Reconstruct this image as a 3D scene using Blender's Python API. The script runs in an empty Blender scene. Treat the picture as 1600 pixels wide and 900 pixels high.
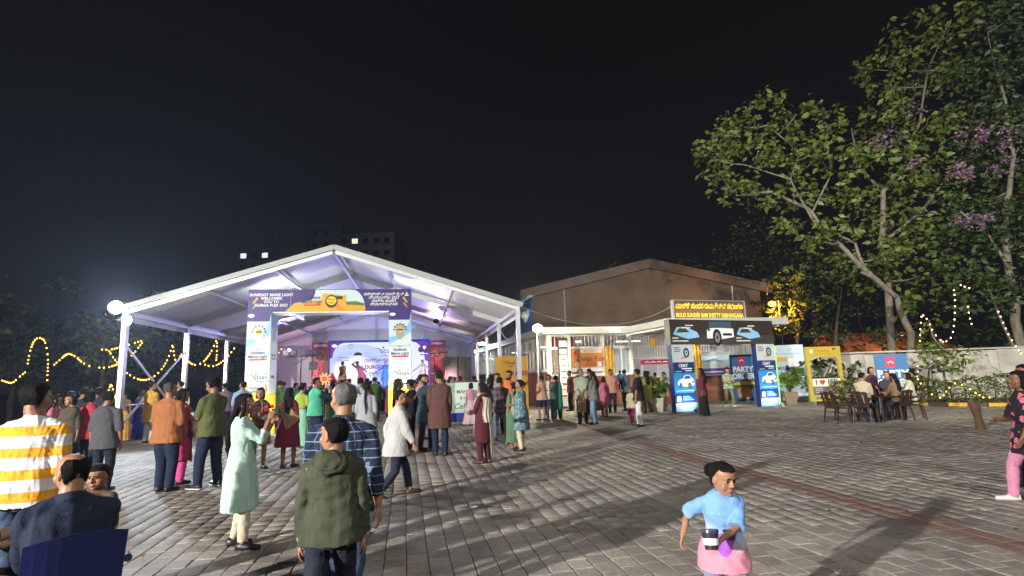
import bpy, bmesh, math, random
import numpy as np
from mathutils import Vector, Matrix, Euler
random.seed(7); RNG = np.random.default_rng(7)
S = bpy.context.scene; COL = S.collection
rad = math.radians

# ---------------------------------------------------------------- camera, world, exposure
F_PX, PITCH, ROLL, CAM_H = 860.0, rad(9.05), rad(1.75), 1.65        # photograph is 1600x900
def _axes():
    f = np.array([0, math.cos(PITCH), math.sin(PITCH)]); r = np.array([1., 0, 0]); u = np.cross(r, f)
    c, s = math.cos(ROLL), math.sin(ROLL)
    return c*r - s*u, s*r + c*u, f
CR, CU, CF = _axes(); CC = np.array([0, 0, CAM_H])
cam = bpy.data.cameras.new('camera'); cam_ob = bpy.data.objects.new('camera', cam); COL.objects.link(cam_ob)
m = Matrix.Identity(4)
for i, v in enumerate((CR, CU, -CF)):
    for j in range(3): m[j][i] = v[j]
m.translation = Vector(CC); cam_ob.matrix_world = m
cam.sensor_width = 36; cam.lens = 36*F_PX/1600; cam.clip_start = .05; cam.clip_end = 1200
S.camera = cam_ob
S.view_settings.view_transform = 'Standard'; S.view_settings.look = 'None'
S.view_settings.exposure = 0.0; S.view_settings.gamma = 1
S.render.engine = 'CYCLES'
cy = S.cycles
cy.use_denoising = True; cy.max_bounces = 6; cy.diffuse_bounces = 3; cy.glossy_bounces = 3; cy.transmission_bounces = 4
cy.transparent_max_bounces = 8; cy.sample_clamp_indirect = 4; cy.sample_clamp_direct = 0; cy.caustics_reflective = False; cy.caustics_refractive = False
W = bpy.data.worlds.new('World'); S.world = W; W.use_nodes = True
nt = W.node_tree; bgn = nt.nodes['Background']
tc = nt.nodes.new('ShaderNodeTexCoord'); sp = nt.nodes.new('ShaderNodeSeparateXYZ'); rp = nt.nodes.new('ShaderNodeValToRGB')
nt.links.new(tc.outputs['Generated'], sp.inputs[0]); nt.links.new(sp.outputs['Z'], rp.inputs[0]); nt.links.new(rp.outputs[0], bgn.inputs[0])
e = rp.color_ramp.elements                                           # city night sky: a little glow near the horizon
e[0].position = 0.0; e[0].color = (.0095, .0092, .0125, 1); e[1].position = .55; e[1].color = (.0012, .0011, .0012, 1)
_e = e.new(.22); _e.color = (.0048, .0048, .0066, 1)
bgn.inputs[1].default_value = 1.0

# ---------------------------------------------------------------- pixel <-> ground helpers (where the photograph shows a thing standing)
def ray(x, y): return CF + CR*(x-800)/F_PX + CU*(450-y)/F_PX
def G(x, y, z=0.0):
    d = ray(x, y); return CC + d*((z-CAM_H)/d[2])
def AT(x, y, Y):
    d = ray(x, y); return CC + d*(Y/d[1])
def PX(p):
    d = np.array(p, float)-CC; z = d@CF
    return 800+F_PX*(d@CR)/z, 450-F_PX*(d@CU)/z
def GY(x, Y):                                                        # ground point below pixel column x at distance Y
    y = 600
    for _ in range(6):
        p = AT(x, y, Y); y = PX((p[0], Y, 0))[1]
    p = AT(x, y, Y); return np.array([p[0], Y, 0])

# ---------------------------------------------------------------- materials
MATS = {}
def mat(name, col=(.5, .5, .5), rough=.6, metal=0, emit=None, estr=0, spec=.4, bump=0, bscale=60, var=0, vscale=8, alpha=1, trans=0, sheen=0, sample=True, subsurf=0, stretch=None):
    if name in MATS: return MATS[name]
    M = bpy.data.materials.new(name); MATS[name] = M; M.use_nodes = True
    t = M.node_tree; b = t.nodes['Principled BSDF']
    b.inputs['Base Color'].default_value = (*col, 1); b.inputs['Roughness'].default_value = rough
    b.inputs['Metallic'].default_value = metal; b.inputs['Specular IOR Level'].default_value = spec
    if alpha < 1: b.inputs['Alpha'].default_value = alpha
    if trans: b.inputs['Transmission Weight'].default_value = trans
    if sheen: b.inputs['Sheen Weight'].default_value = sheen
    if subsurf:
        b.inputs['Subsurface Weight'].default_value = subsurf; b.inputs['Subsurface Radius'].default_value = (.01, .004, .002)
    if emit is not None:
        b.inputs['Emission Color'].default_value = (*emit, 1); b.inputs['Emission Strength'].default_value = estr
        if not sample: M.cycles.emission_sampling = 'NONE'
    if var or bump:
        c = t.nodes.new('ShaderNodeTexCoord'); src = c.outputs['Object']
        if stretch:
            mp = t.nodes.new('ShaderNodeMapping'); mp.inputs['Scale'].default_value = stretch; t.links.new(src, mp.inputs[0]); src = mp.outputs[0]
    if var:
        n = t.nodes.new('ShaderNodeTexNoise'); n.inputs['Scale'].default_value = vscale; n.inputs['Detail'].default_value = 5
        t.links.new(src, n.inputs[0])
        mr = t.nodes.new('ShaderNodeMapRange'); mr.inputs[1].default_value = .3; mr.inputs[2].default_value = .7
        mr.inputs[3].default_value = 1-var; mr.inputs[4].default_value = 1+var; t.links.new(n.outputs[0], mr.inputs[0])
        hs = t.nodes.new('ShaderNodeHueSaturation'); hs.inputs['Color'].default_value = (*col, 1)
        t.links.new(mr.outputs[0], hs.inputs['Value']); t.links.new(hs.outputs[0], b.inputs['Base Color'])
    if bump:
        n2 = t.nodes.new('ShaderNodeTexNoise'); n2.inputs['Scale'].default_value = bscale; n2.inputs['Detail'].default_value = 4
        t.links.new(src, n2.inputs[0])
        bp = t.nodes.new('ShaderNodeBump'); bp.inputs['Strength'].default_value = bump; bp.inputs['Distance'].default_value = .02
        t.links.new(n2.outputs[0], bp.inputs['Height']); t.links.new(bp.outputs[0], b.inputs['Normal'])
    return M
def emi(name, col, strength, sample=False): return mat(name, (.02, .02, .02), emit=col, estr=strength, sample=sample)
def cloth(name, col, kind='plain', col2=(1, 1, 1), scale=1.0, rough=.85, spec=.25, var=.08):
    """Woven cloth: plain, stripes (along z), checks, floral or dots, all in the garment's own coordinates."""
    if name in MATS: return MATS[name]
    col = tuple((.84*np.array(col)+.10*float(np.mean(col)))*.9)
    M = mat(name, col, rough, spec=spec, bump=.25, bscale=90, var=var, vscale=7)
    if kind == 'plain': return M
    t = M.node_tree; b = t.nodes['Principled BSDF']; N = t.nodes.new; L = t.links.new
    c = N('ShaderNodeTexCoord'); s = N('ShaderNodeSeparateXYZ'); L(c.outputs['Object'], s.inputs[0])
    def m2(op, a, bb, cc=None):
        n = N('ShaderNodeMath'); n.operation = op
        for i, v in enumerate((a, bb, cc)):
            if v is None: continue
            if isinstance(v, (int, float)): n.inputs[i].default_value = v
            else: L(v, n.inputs[i])
        return n.outputs[0]
    def band(v, period, duty): return m2('LESS_THAN', m2('FRACT', m2('DIVIDE', m2('ADD', v, 10.0), period), 0), duty)
    ang = m2('MULTIPLY', m2('ARCTAN2', s.outputs['X'], s.outputs['Y']), .15)
    if kind == 'stripes': fac = band(s.outputs['Z'], .1*scale, .46)
    elif kind == 'fine': fac = band(s.outputs['Z'], .05*scale, .12)
    elif kind == 'checks':
        fac = m2('MAXIMUM', band(s.outputs['Z'], .062*scale, .1), m2('MULTIPLY', band(ang, .05*scale, .12), .6))
    elif kind == 'plaid':
        fac = m2('MULTIPLY', m2('ADD', band(s.outputs['Z'], .1*scale, .45), band(ang, .09*scale, .4)), .5)
    else:
        v = N('ShaderNodeTexVoronoi'); v.inputs['Scale'].default_value = 16/scale; L(c.outputs['Object'], v.inputs[0])
        ns = N('ShaderNodeTexNoise'); ns.inputs['Scale'].default_value = 30/scale; L(c.outputs['Object'], ns.inputs[0])
        fac = m2('LESS_THAN', m2('ADD', v.outputs['Distance'], m2('MULTIPLY', ns.outputs[0], .5)), .62 if kind == 'floral' else .42)
    mx = N('ShaderNodeMix'); mx.data_type = 'RGBA'
    src = b.inputs['Base Color'].links[0].from_socket if b.inputs['Base Color'].is_linked else None
    L(fac, mx.inputs[0]); mx.inputs[6].default_value = (*col, 1); mx.inputs[7].default_value = (*col2, 1)
    if src is not None: L(src, mx.inputs[6])
    L(mx.outputs[2], b.inputs['Base Color'])
    return M

# ---------------------------------------------------------------- mesh helpers
def put(name, me, m=None, parent=None, loc=None, smooth=False):
    o = bpy.data.objects.new(name, me); COL.objects.link(o)
    if m is not None:
        for q in (m if isinstance(m, (list, tuple)) else [m]): me.materials.append(q)
    if parent is not None: o.parent = parent
    if loc is not None: o.location = loc
    if smooth and len(me.polygons): me.polygons.foreach_set('use_smooth', [True]*len(me.polygons))
    return o
def tag(o, label=None, cat=None, group=None, kind=None):
    for k, v in (('label', label), ('category', cat), ('group', group), ('kind', kind)):
        if v: o[k] = v
    return o
def empty(name, loc=(0, 0, 0), rz=0, label=None, cat=None, group=None, mtx=None):
    o = bpy.data.objects.new(name, None); COL.objects.link(o); o.empty_display_size = .1
    if mtx is not None: o.matrix_world = mtx
    else: o.location = loc; o.rotation_euler = (0, 0, rz)
    return tag(o, label, cat, group)
class MB:
    """Collects boxes, bars, tubes and lofts; build() links them as one mesh object."""
    def __init__(s): s.v = []; s.f = []; s.mi = []; s.cur = 0
    def add(s, V, Fs):
        o = len(s.v); s.v.extend([tuple(map(float, p)) for p in V]); s.f.extend([tuple(i+o for i in q) for q in Fs]); s.mi.extend([s.cur]*len(Fs)); return s
    def box(s, c, d, R=None):
        c = np.array(c, float); h = np.array(d, float)/2
        P = np.array([[x, y, z] for x in (-1, 1) for y in (-1, 1) for z in (-1, 1)])*h
        if R is not None: P = P@np.array(R).T
        return s.add(P+c, [(0, 1, 3, 2), (4, 6, 7, 5), (0, 4, 5, 1), (2, 3, 7, 6), (0, 2, 6, 4), (1, 5, 7, 3)])
    def b2(s, a, b): a = np.array(a, float); b = np.array(b, float); return s.box((a+b)/2, abs(b-a))
    def bar(s, a, b, w, h=None, up=(0, 0, 1)):
        a = np.array(a, float); b = np.array(b, float); h = h or w
        d = b-a; L = np.linalg.norm(d); d /= L; u = np.array(up, float)
        if abs(d@u) > .98: u = np.array([0, 1., 0])
        x = np.cross(d, u); x /= np.linalg.norm(x); z = np.cross(x, d)
        return s.box((a+b)/2, (w, L, h), np.array([x, d, z]).T)
    def tube(s, pts, r, n=8, cap=True):
        pts = [np.array(p, float) for p in pts]; k = len(pts); rs = r if isinstance(r, (list, tuple, np.ndarray)) else [r]*k
        rings = []; prev = None
        for i in range(k):
            d = pts[min(i+1, k-1)]-pts[max(i-1, 0)]; d = d/(np.linalg.norm(d)+1e-9)
            if prev is None:
                u = np.cross(d, [0, 0, 1.]) if abs(d[2]) < .95 else np.cross(d, [0, 1., 0])
            else: u = prev-d*(prev@d)
            u /= np.linalg.norm(u)+1e-9; prev = u; w = np.cross(d, u)
            rings.append([pts[i]+rs[i]*(math.cos(t)*u+math.sin(t)*w) for t in np.linspace(0, 2*math.pi, n, endpoint=False)])
        return s.rings(rings, cap)
    def rings(s, rings, cap=True):
        n = len(rings[0]); V = [p for r in rings for p in r]; Fs = []
        for i in range(len(rings)-1):
            for j in range(n): Fs.append((i*n+j, i*n+(j+1) % n, (i+1)*n+(j+1) % n, (i+1)*n+j))
        if cap: Fs.append(tuple(range(n-1, -1, -1))); Fs.append(tuple((len(rings)-1)*n+j for j in range(n)))
        return s.add(V, Fs)
    def ell(s, c, r, n=10, k=7, R=None):
        rings = []
        for i in range(k+1):
            a = math.pi*(i/k)*.98+.01*math.pi; z = -math.cos(a); q = math.sin(a)
            P = np.array([[q*math.cos(t)*r[0], q*math.sin(t)*r[1], z*r[2]] for t in np.linspace(0, 2*math.pi, n, endpoint=False)])
            if R is not None: P = P@np.array(R).T
            rings.append(P+np.array(c))
        return s.rings(rings)
    def prism(s, poly, z0, z1):                                     # poly in the local x-y plane
        n = len(poly); V = [(x, y, z0) for x, y in poly]+[(x, y, z1) for x, y in poly]
        return s.add(V, [tuple(range(n-1, -1, -1)), tuple(range(n, 2*n))]+[(i, (i+1) % n, n+(i+1) % n, n+i) for i in range(n)])
    def mesh(s, name='mesh'):
        me = bpy.data.meshes.new(name); me.from_pydata(s.v, [], s.f)
        if any(s.mi): me.polygons.foreach_set('material_index', s.mi)
        me.update(); return me
    def build(s, name, m, parent=None, loc=None, smooth=False, bevel=0):
        me = s.mesh(name)
        if bevel:
            bm = bmesh.new(); bm.from_mesh(me)
            bmesh.ops.bevel(bm, geom=[e for e in bm.edges if e.is_manifold and e.calc_face_angle(0) > .6], offset=bevel, segments=2, affect='EDGES'); bm.to_mesh(me); bm.free()
        return put(name, me, m, parent, loc, smooth)
def copy_tree(o, parent=None):
    c = o.copy(); COL.objects.link(c)
    if parent is not None: c.parent = parent; c.matrix_parent_inverse = o.matrix_parent_inverse.copy()
    for ch in list(o.children): copy_tree(ch, c)
    return c
BFONT = None
def text_mesh(body, size, align='CENTER', bold=0, extrude=.002, xs=1.0, shear=0, space=1.0):
    cu = bpy.data.curves.new('lettering', 'FONT'); cu.body = body; cu.size = size; cu.align_x = align; cu.align_y = 'CENTER'
    cu.offset = bold*size; cu.extrude = extrude; cu.resolution_u = 2; cu.shear = shear; cu.space_line = space
    o = bpy.data.objects.new('t', cu); COL.objects.link(o)
    dg = bpy.context.evaluated_depsgraph_get(); me = bpy.data.meshes.new_from_object(o.evaluated_get(dg))
    bpy.data.objects.remove(o); bpy.data.curves.remove(cu)
    if xs != 1: me.transform(Matrix.Diagonal((xs, 1, 1, 1)))
    return me
class Board:
    """A flat printed panel at its place: x to the right along its face, y up, z out of the face."""
    def __init__(s, root, origin=None, right=None, up=(0, 0, 1)):
        s.root = root; s.M = Matrix.Identity(4)
        if origin is not None:
            r = Vector(right).normalized(); u = Vector(up).normalized(); n = r.cross(u)
            for i, v in enumerate((r, u, n)):
                for j in range(3): s.M[j][i] = v[j]
            s.M.translation = Vector(origin)
    def _put(s, name, me, m):
        o = put(name, me, m, s.root); o.matrix_local = s.M; return o
    def poly(s, pts, m, z=.0, t=.003, name='print_area'): b = MB(); b.prism(pts, z, z+t); return s._put(name, b.mesh(name), m)
    def rect(s, x0, y0, x1, y1, m, z=0., t=.003, name='print_area'): return s.poly([(x0, y0), (x1, y0), (x1, y1), (x0, y1)], m, z, t, name)
    def disc(s, x, y, rx, ry, m, z=0., t=.003, name='print_area', n=24): return s.poly([(x+rx*math.cos(a), y+ry*math.sin(a)) for a in np.linspace(0, 2*math.pi, n, endpoint=False)], m, z, t, name)
    def ring(s, x, y, r, w, m, z=0., t=.003, name='emblem', n=20, a0=0, a1=2*math.pi):
        b = MB(); A = np.linspace(a0, a1, n+1)
        for i in range(n):
            q = [(x+k*math.cos(a), y+k*math.sin(a)) for k, a in ((r, A[i]), (r, A[i+1]), (r-w, A[i+1]), (r-w, A[i]))]
            b.prism(q[::-1], z, z+t)
        return s._put(name, b.mesh(name), m)
    def text(s, body, x, y, size, m, z=.006, align='CENTER', bold=0, xs=1., name='lettering', shear=0, space=1.0, rot=0):
        me = text_mesh(body, size, align, bold, .0015, xs, shear, space)
        me.transform(Matrix.Translation((x, y, z)) @ Matrix.Rotation(rot, 4, 'Z')); return s._put(name, me, m)
    def stroke(s, pts, w, m, z=.006, name='lettering'):
        b = MB(); pts = [np.array(p, float) for p in pts]; k = len(pts); ws = w if isinstance(w, (list, tuple)) else [w]*k; Lp = []; Rp = []
        for i in range(k):
            d = pts[min(i+1, k-1)]-pts[max(i-1, 0)]; d /= np.linalg.norm(d)+1e-9; n = np.array([-d[1], d[0]])*ws[i]/2
            Lp.append(pts[i]+n); Rp.append(pts[i]-n)
        V = [(*p, z+.002) for p in Lp]+[(*p, z+.002) for p in Rp]
        b.add(V, [(i, k+i, k+i+1, i+1) for i in range(k-1)])
        return s._put(name, b.mesh(name), m)
def lamp(name, kind, loc, energy, col=(1, 1, 1), parent=None, size=.1, to=None, angle=120, blend=.5, sx=None, sy=None):
    d = bpy.data.lights.new(name, kind); d.energy = energy; d.color = col
    if kind in ('POINT', 'SPOT'): d.shadow_soft_size = size
    if kind == 'SPOT': d.spot_size = rad(angle); d.spot_blend = blend
    if kind == 'AREA':
        d.shape = 'RECTANGLE'; d.size = sx or size; d.size_y = sy or size
    o = bpy.data.objects.new(name, d); COL.objects.link(o); o.location = loc
    if to is not None: o.rotation_euler = (Vector(to)-Vector(loc)).to_track_quat('-Z', 'Y').to_euler()
    if parent is not None:
        o.parent = parent; o.matrix_parent_inverse = parent.matrix_world.inverted() if parent.matrix_basis == parent.matrix_world else parent.matrix_basis.inverted()
    return o
def qb(p0, p1, p2, n=10): return [tuple((1-t)**2*np.array(p0)+2*t*(1-t)*np.array(p1)+t*t*np.array(p2)) for t in np.linspace(0, 1, n)]
def sag(a, b, s, n=14):
    a = np.array(a, float); b = np.array(b, float); return [a+(b-a)*t-np.array([0, 0, s*4*t*(1-t)]) for t in np.linspace(0, 1, n)]
# ================================================================ ground
YAW = rad(11)
def uv(u, v, z=0): return (u*math.cos(YAW)-v*math.sin(YAW), u*math.sin(YAW)+v*math.cos(YAW), z)
def toun(x, y): return x*math.cos(YAW)+y*math.sin(YAW), -x*math.sin(YAW)+y*math.cos(YAW)
b = MB(); b.add([(-410, -80, -.05), (410, -80, -.05), (410, 430, -.05), (-410, 430, -.05)], [(0, 1, 2, 3)])
tag(b.build('ground', mat('earth', (.05, .045, .04), .9, var=.3, vscale=.6)), kind='structure')
b = MB(); P_ = [uv(-40, -12), uv(32, -12), uv(32, 34), uv(-40, 34)]; b.prism([(p[0], p[1]) for p in P_], -.04, -.016)
pave_bed = tag(b.build('paved_ground', mat('joint_sand', (.10, .088, .072), .95, var=.25, vscale=30)), kind='structure')
def paver_mat():
    M = mat('paver_concrete', (.3, .3, .3), .5, spec=.35); t = M.node_tree; N = t.nodes.new; L = t.links.new; bs = t.nodes['Principled BSDF']
    at = N('ShaderNodeAttribute'); at.attribute_name = 'tone'; oi = N('ShaderNodeObjectInfo')
    ad = N('ShaderNodeMath'); ad.operation = 'ADD'; L(at.outputs['Fac'], ad.inputs[0]); L(oi.outputs['Random'], ad.inputs[1])
    fr = N('ShaderNodeMath'); fr.operation = 'FRACT'; L(ad.outputs[0], fr.inputs[0])
    r = N('ShaderNodeValToRGB'); L(fr.outputs[0], r.inputs[0]); r.color_ramp.interpolation = 'LINEAR'
    el = r.color_ramp.elements; el[0].color = (.24, .213, .187, 1); el[1].color = (.36, .318, .277, 1)
    for p, c in ((.3, (.295, .263, .230)), (.5, (.27, .235, .207)), (.7, (.33, .294, .257))): q = el.new(p); q.color = (*c, 1)
    g = N('ShaderNodeNewGeometry'); n1 = N('ShaderNodeTexNoise'); n1.inputs['Scale'].default_value = .55; n1.inputs['Detail'].default_value = 6; L(g.outputs['Position'], n1.inputs[0])
    n2 = N('ShaderNodeTexNoise'); n2.inputs['Scale'].default_value = 26; n2.inputs['Detail'].default_value = 5; L(g.outputs['Position'], n2.inputs[0])
    mr = N('ShaderNodeMapRange'); L(n1.outputs[0], mr.inputs[0]); mr.inputs[1].default_value = .3; mr.inputs[2].default_value = .7; mr.inputs[3].default_value = .66; mr.inputs[4].default_value = 1.25
    mr2 = N('ShaderNodeMapRange'); L(n2.outputs[0], mr2.inputs[0]); mr2.inputs[1].default_value = .25; mr2.inputs[2].default_value = .75; mr2.inputs[3].default_value = .7; mr2.inputs[4].default_value = 1.25
    mu = N('ShaderNodeMath'); mu.operation = 'MULTIPLY'; L(mr.outputs[0], mu.inputs[0]); L(mr2.outputs[0], mu.inputs[1])
    hs = N('ShaderNodeHueSaturation'); L(r.outputs[0], hs.inputs['Color']); L(mu.outputs[0], hs.inputs['Value'])
    n3 = N('ShaderNodeTexNoise'); n3.inputs['Scale'].default_value = .9; n3.inputs['Detail'].default_value = 9; n3.inputs['Roughness'].default_value = .62; L(g.outputs['Position'], n3.inputs[0])
    ms = N('ShaderNodeMapRange'); L(n3.outputs[0], ms.inputs[0]); ms.inputs[1].default_value = .56; ms.inputs[2].default_value = .66; ms.inputs[3].default_value = 1; ms.inputs[4].default_value = .66
    mz = N('ShaderNodeMath'); mz.operation = 'MULTIPLY'; L(mu.outputs[0], mz.inputs[0]); L(ms.outputs[0], mz.inputs[1]); L(mz.outputs[0], hs.inputs['Value'])
    L(hs.outputs[0], bs.inputs['Base Color'])
    mr3 = N('ShaderNodeMapRange'); L(n2.outputs[0], mr3.inputs[0]); mr3.inputs[3].default_value = .58; mr3.inputs[4].default_value = .9; L(mr3.outputs[0], bs.inputs['Roughness'])
    bp = N('ShaderNodeBump'); bp.inputs['Strength'].default_value = .5; bp.inputs['Distance'].default_value = .01; L(n2.outputs[0], bp.inputs['Height']); L(bp.outputs[0], bs.inputs['Normal'])
    return M
PAV = paver_mat(); PAVR = mat('paver_red', (.215, .135, .112), .55, var=.25, vscale=12, bump=.3, bscale=40)
CWD, PL = .2, .235
def paver_geo(w, l, ch=.012): 
    a, c = w/2, l/2; V = [(-a, -c, -.03), (a, -c, -.03), (a, c, -.03), (-a, c, -.03), (-a, -c, -ch*.6), (a, -c, -ch*.6), (a, c, -ch*.6), (-a, c, -ch*.6), (-a+ch, -c+ch, 0), (a-ch, -c+ch, 0), (a-ch, c-ch, 0), (-a+ch, c-ch, 0)]
    Fs = [(8, 9, 10, 11)]+[(i, (i+1) % 4, 4+(i+1) % 4, 4+i) for i in range(4)]+[(4+i, 4+(i+1) % 4, 8+(i+1) % 4, 8+i) for i in range(4)]
    return V, Fs
rg = np.random.default_rng(3); pv = []
for i in range(-150, 130):
    red = i in (26, 27)
    off = rg.random()*PL if not red else .1; step = PL
    for j in range(int(-6/PL), int(31/PL)):
        u, v = (i+.5)*CWD, j*step+off; x, y, _ = uv(u, v)
        if y < 1.4 or y > 27: continue
        px, py = PX((x, y, 0))
        if px < -60 or px > 1660 or py > 960: continue
        pv.append((y, x, u, v, red))
pv.sort(); cm = bpy.data.meshes.new('paver'); V0, F0 = paver_geo(CWD-.008, PL-.007, .007); cm.from_pydata(V0, [], F0); cm.materials.append(PAV)
cr_ = cm.copy(); cr_.materials.clear(); cr_.materials.append(PAVR)
near = [p for p in pv if PX((p[1], p[0], 0))[1] < 915 and 0 < PX((p[1], p[0], 0))[0] < 1600][:300]; ns = set(id(p) for p in near)
for p in near:
    o = bpy.data.objects.new('paver', cr_ if p[4] else cm); COL.objects.link(o); o.parent = pave_bed
    o.location = (p[1], p[0], rg.normal()*.002); o.rotation_euler = (rg.normal()*.008, rg.normal()*.008, YAW+rg.normal()*.012)
for red in (False, True):
    rest = [p for p in pv if id(p) not in ns and p[4] == red]; n = len(rest)
    base = np.array(V0); c, s = math.cos(YAW), math.sin(YAW); Vs = np.empty((n, 12, 3))
    xy = np.array([(p[1], p[0]) for p in rest]); sc = 1+rg.normal(size=(n, 1))*.008; tx = rg.normal(size=(n, 2))*.01
    bx = base[None, :, 0]*sc; by = base[None, :, 1]*sc; an = YAW+rg.normal(size=(n, 1))*.012
    Vs[..., 0] = bx*np.cos(an)-by*np.sin(an)+xy[:, :1]; Vs[..., 1] = bx*np.sin(an)+by*np.cos(an)+xy[:, 1:]
    Vs[..., 2] = base[None, :, 2]+bx*tx[:, :1]+by*tx[:, 1:]+rg.normal(size=(n, 1))*.002
    Fa = (np.array(F0)[None]+np.arange(n)[:, None, None]*12).reshape(-1, 4)
    me = bpy.data.meshes.new('paver_field'); me.vertices.add(n*12); me.vertices.foreach_set('co', Vs.ravel()); me.loops.add(Fa.size); me.loops.foreach_set('vertex_index', Fa.ravel().astype(np.int32))
    me.polygons.add(len(Fa)); me.polygons.foreach_set('loop_start', np.arange(0, Fa.size, 4, dtype=np.int32)); me.polygons.foreach_set('loop_total', np.full(len(Fa), 4, np.int32))
    me.update(calc_edges=True); at = me.attributes.new('tone', 'FLOAT', 'FACE'); at.data.foreach_set('value', np.repeat(rg.random(n), 9).astype(np.float32))
    tag(put('paver_field', me, PAVR if red else PAV, pave_bed), kind='stuff')

# ================================================================ marquee tent
ALU = mat('aluminium', (.62, .63, .64), .38, .5, bump=.05, bscale=30); PVC = mat('white_canvas', (.74, .75, .76), .5, spec=.4, var=.06, vscale=.9, bump=.12, bscale=4)
WHITE = mat('white_paint', (.78, .78, .76), .45, var=.05, vscale=5); GREY = mat('grey_metal', (.3, .31, .32), .45, .4); BLACK = mat('black_plastic', (.018, .018, .02), .45)
TYAW = rad(9.7); TO = np.array([-5.75, 17.5, 0]); HW, EV, RG, LEN, NB = 6.0, 4.0, 5.93, 18.0, 4
def TL(u, v, z=0): return np.array([TO[0]+u*math.cos(TYAW)-v*math.sin(TYAW), TO[1]+u*math.sin(TYAW)+v*math.cos(TYAW), z])
tent = empty('marquee_tent', TO, TYAW, 'large white gabled marquee tent on aluminium frame, open at the front, stage inside', 'tent')
def fab(name, c00, c10, c11, c01, m, nu=10, nv=6, sag_=.06, t=.012):
    c00, c10, c11, c01 = [np.array(c, float) for c in (c00, c10, c11, c01)]; V = []
    for k in range(2):
        for j in range(nv+1):
            for i in range(nu+1):
                a, bb = i/nu, j/nv; p = (c00*(1-a)+c10*a)*(1-bb)+(c01*(1-a)+c11*a)*bb
                p = p-np.array([0, 0, sag_*16*a*(1-a)*bb*(1-bb)])+np.array([0, 0, t*k]); V.append(p)
    n = (nu+1)*(nv+1); Fs = []
    for j in range(nv):
        for i in range(nu):
            q = (j*(nu+1)+i, j*(nu+1)+i+1, (j+1)*(nu+1)+i+1, (j+1)*(nu+1)+i); Fs += [q[::-1], tuple(x+n for x in q)]
    bb_ = MB(); bb_.add(V, Fs); return bb_.build(name, m, tent, smooth=True)
vs_ = np.linspace(0, LEN, NB+1)
for i, v in enumerate(vs_):
    for s in (-1, 1):
        b = MB(); b.bar((s*HW, v, 0.02), (s*HW, v, EV), .12, .20, up=(0, 1, 0)); po = b.build('post', ALU, tent)
        b = MB(); b.b2((s*HW-.2, v-.2, 0), (s*HW+.2, v+.2, .02)); b.build('base_plate', GREY, po)
        b = MB(); b.bar((s*(HW+.04), v, EV-.08), (s*.06, v, RG-.1), .10, .20); b.build('rafter', ALU, tent)
for i in range(NB):
    v0, v1 = vs_[i]+.05, vs_[i+1]-.05
    for s in (-1, 1):
        fab('roof_panel', (s*(HW+.12), v0-.05, EV+.03), (s*(HW+.12), v1+.05, EV+.03), (0, v1+.05, RG+.05), (0, v0-.05, RG+.05), PVC, 8, 10, .10)
        for f in (.36, .70):
            x, z = s*HW*(1-f), EV+(RG-EV)*f-.13; b = MB(); b.b2((x-.03, v0, z-.04), (x+.03, v1, z+.04)); b.build('purlin', ALU, tent)
        b = MB(); b.b2((s*HW-.05, v0, EV-.22), (s*HW+.05, v1, EV-.08)); b.build('eave_beam', ALU, tent)
        fab('valance', (s*(HW+.12), v0-.05, EV-.36), (s*(HW+.12), v1+.05, EV-.36), (s*(HW+.13), v1+.05, EV+.03), (s*(HW+.13), v0-.05, EV+.03), PVC, 6, 2, 0)
    b = MB(); b.b2((-.05, v0, RG-.2), (.05, v1, RG-.06)); b.build('ridge_beam', ALU, tent)
for s in (-1, 1):                                                    # front gable edge trim
    b = MB(); b.bar((s*(HW+.16), -.08, EV+.0), (s*.0, -.08, RG+.02), .1, .16); b.build('gable_trim', mat('canvas_edge', (.36, .39, .38), .5), tent)
VB = LEN-.02                                                         # back wall panels and gable
for i in range(4):
    x0, x1 = -HW+i*3+.01, -HW+(i+1)*3-.01; fab('wall_panel', (x0, VB, .0), (x1, VB, .0), (x1, VB, EV-.1), (x0, VB, EV-.1), PVC, 8, 4, 0)
for s in (-1, 1):
    b = MB(); b.add([(0, VB, EV-.1), (s*HW, VB, EV-.1), (0, VB, RG), (0, VB+.01, EV-.1), (s*HW, VB+.01, EV-.1), (0, VB+.01, RG)], [(0, 1, 2), (5, 4, 3), (0, 3, 4, 1), (1, 4, 5, 2)]); b.build('gable_panel', PVC, tent)
for x in (-3, 0, 3):
    b = MB(); b.b2((x-.05, VB-.13, .0), (x+.05, VB-.03, RG-(RG-EV)*abs(x)/HW-.2)); b.build('gable_post', ALU, tent)
fab('side_wall', (-HW, vs_[3]+.9, .0), (-HW, LEN, .0), (-HW, LEN, EV-.35), (-HW, vs_[3]+.9, EV-.35), PVC, 8, 4, 0)
fab('side_wall', (-HW, vs_[3]+.1, 2.2), (-HW, vs_[3]+.88, 2.2), (-HW, vs_[3]+.88, EV-.35), (-HW, vs_[3]+.1, EV-.35), PVC, 4, 4, 0)
fab('side_wall', (HW, vs_[3]+1.5, .0), (HW, LEN, .0), (HW, LEN, EV-.35), (HW, vs_[3]+1.5, EV-.35), PVC, 8, 4, 0)
for a, c in (((-HW, .1, 2.9), (-HW, 4.4, .5)), ((-HW, .1, .5), (-HW, 4.4, 2.9))):
    b = MB(); b.bar(a, c, .05); b.build('brace', ALU, tent)
for v in (2.2, 6.5):
    b = MB(); b.bar((HW, v-2.1, 2.4), (HW, v+.1, .6), .05); b.build('brace', ALU, tent)
b = MB(); b.tube([(-HW, .1, 1.12), (-HW, 4.4, 1.12)], .025, 8); b.build('hand_rail', ALU, tent)
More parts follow.
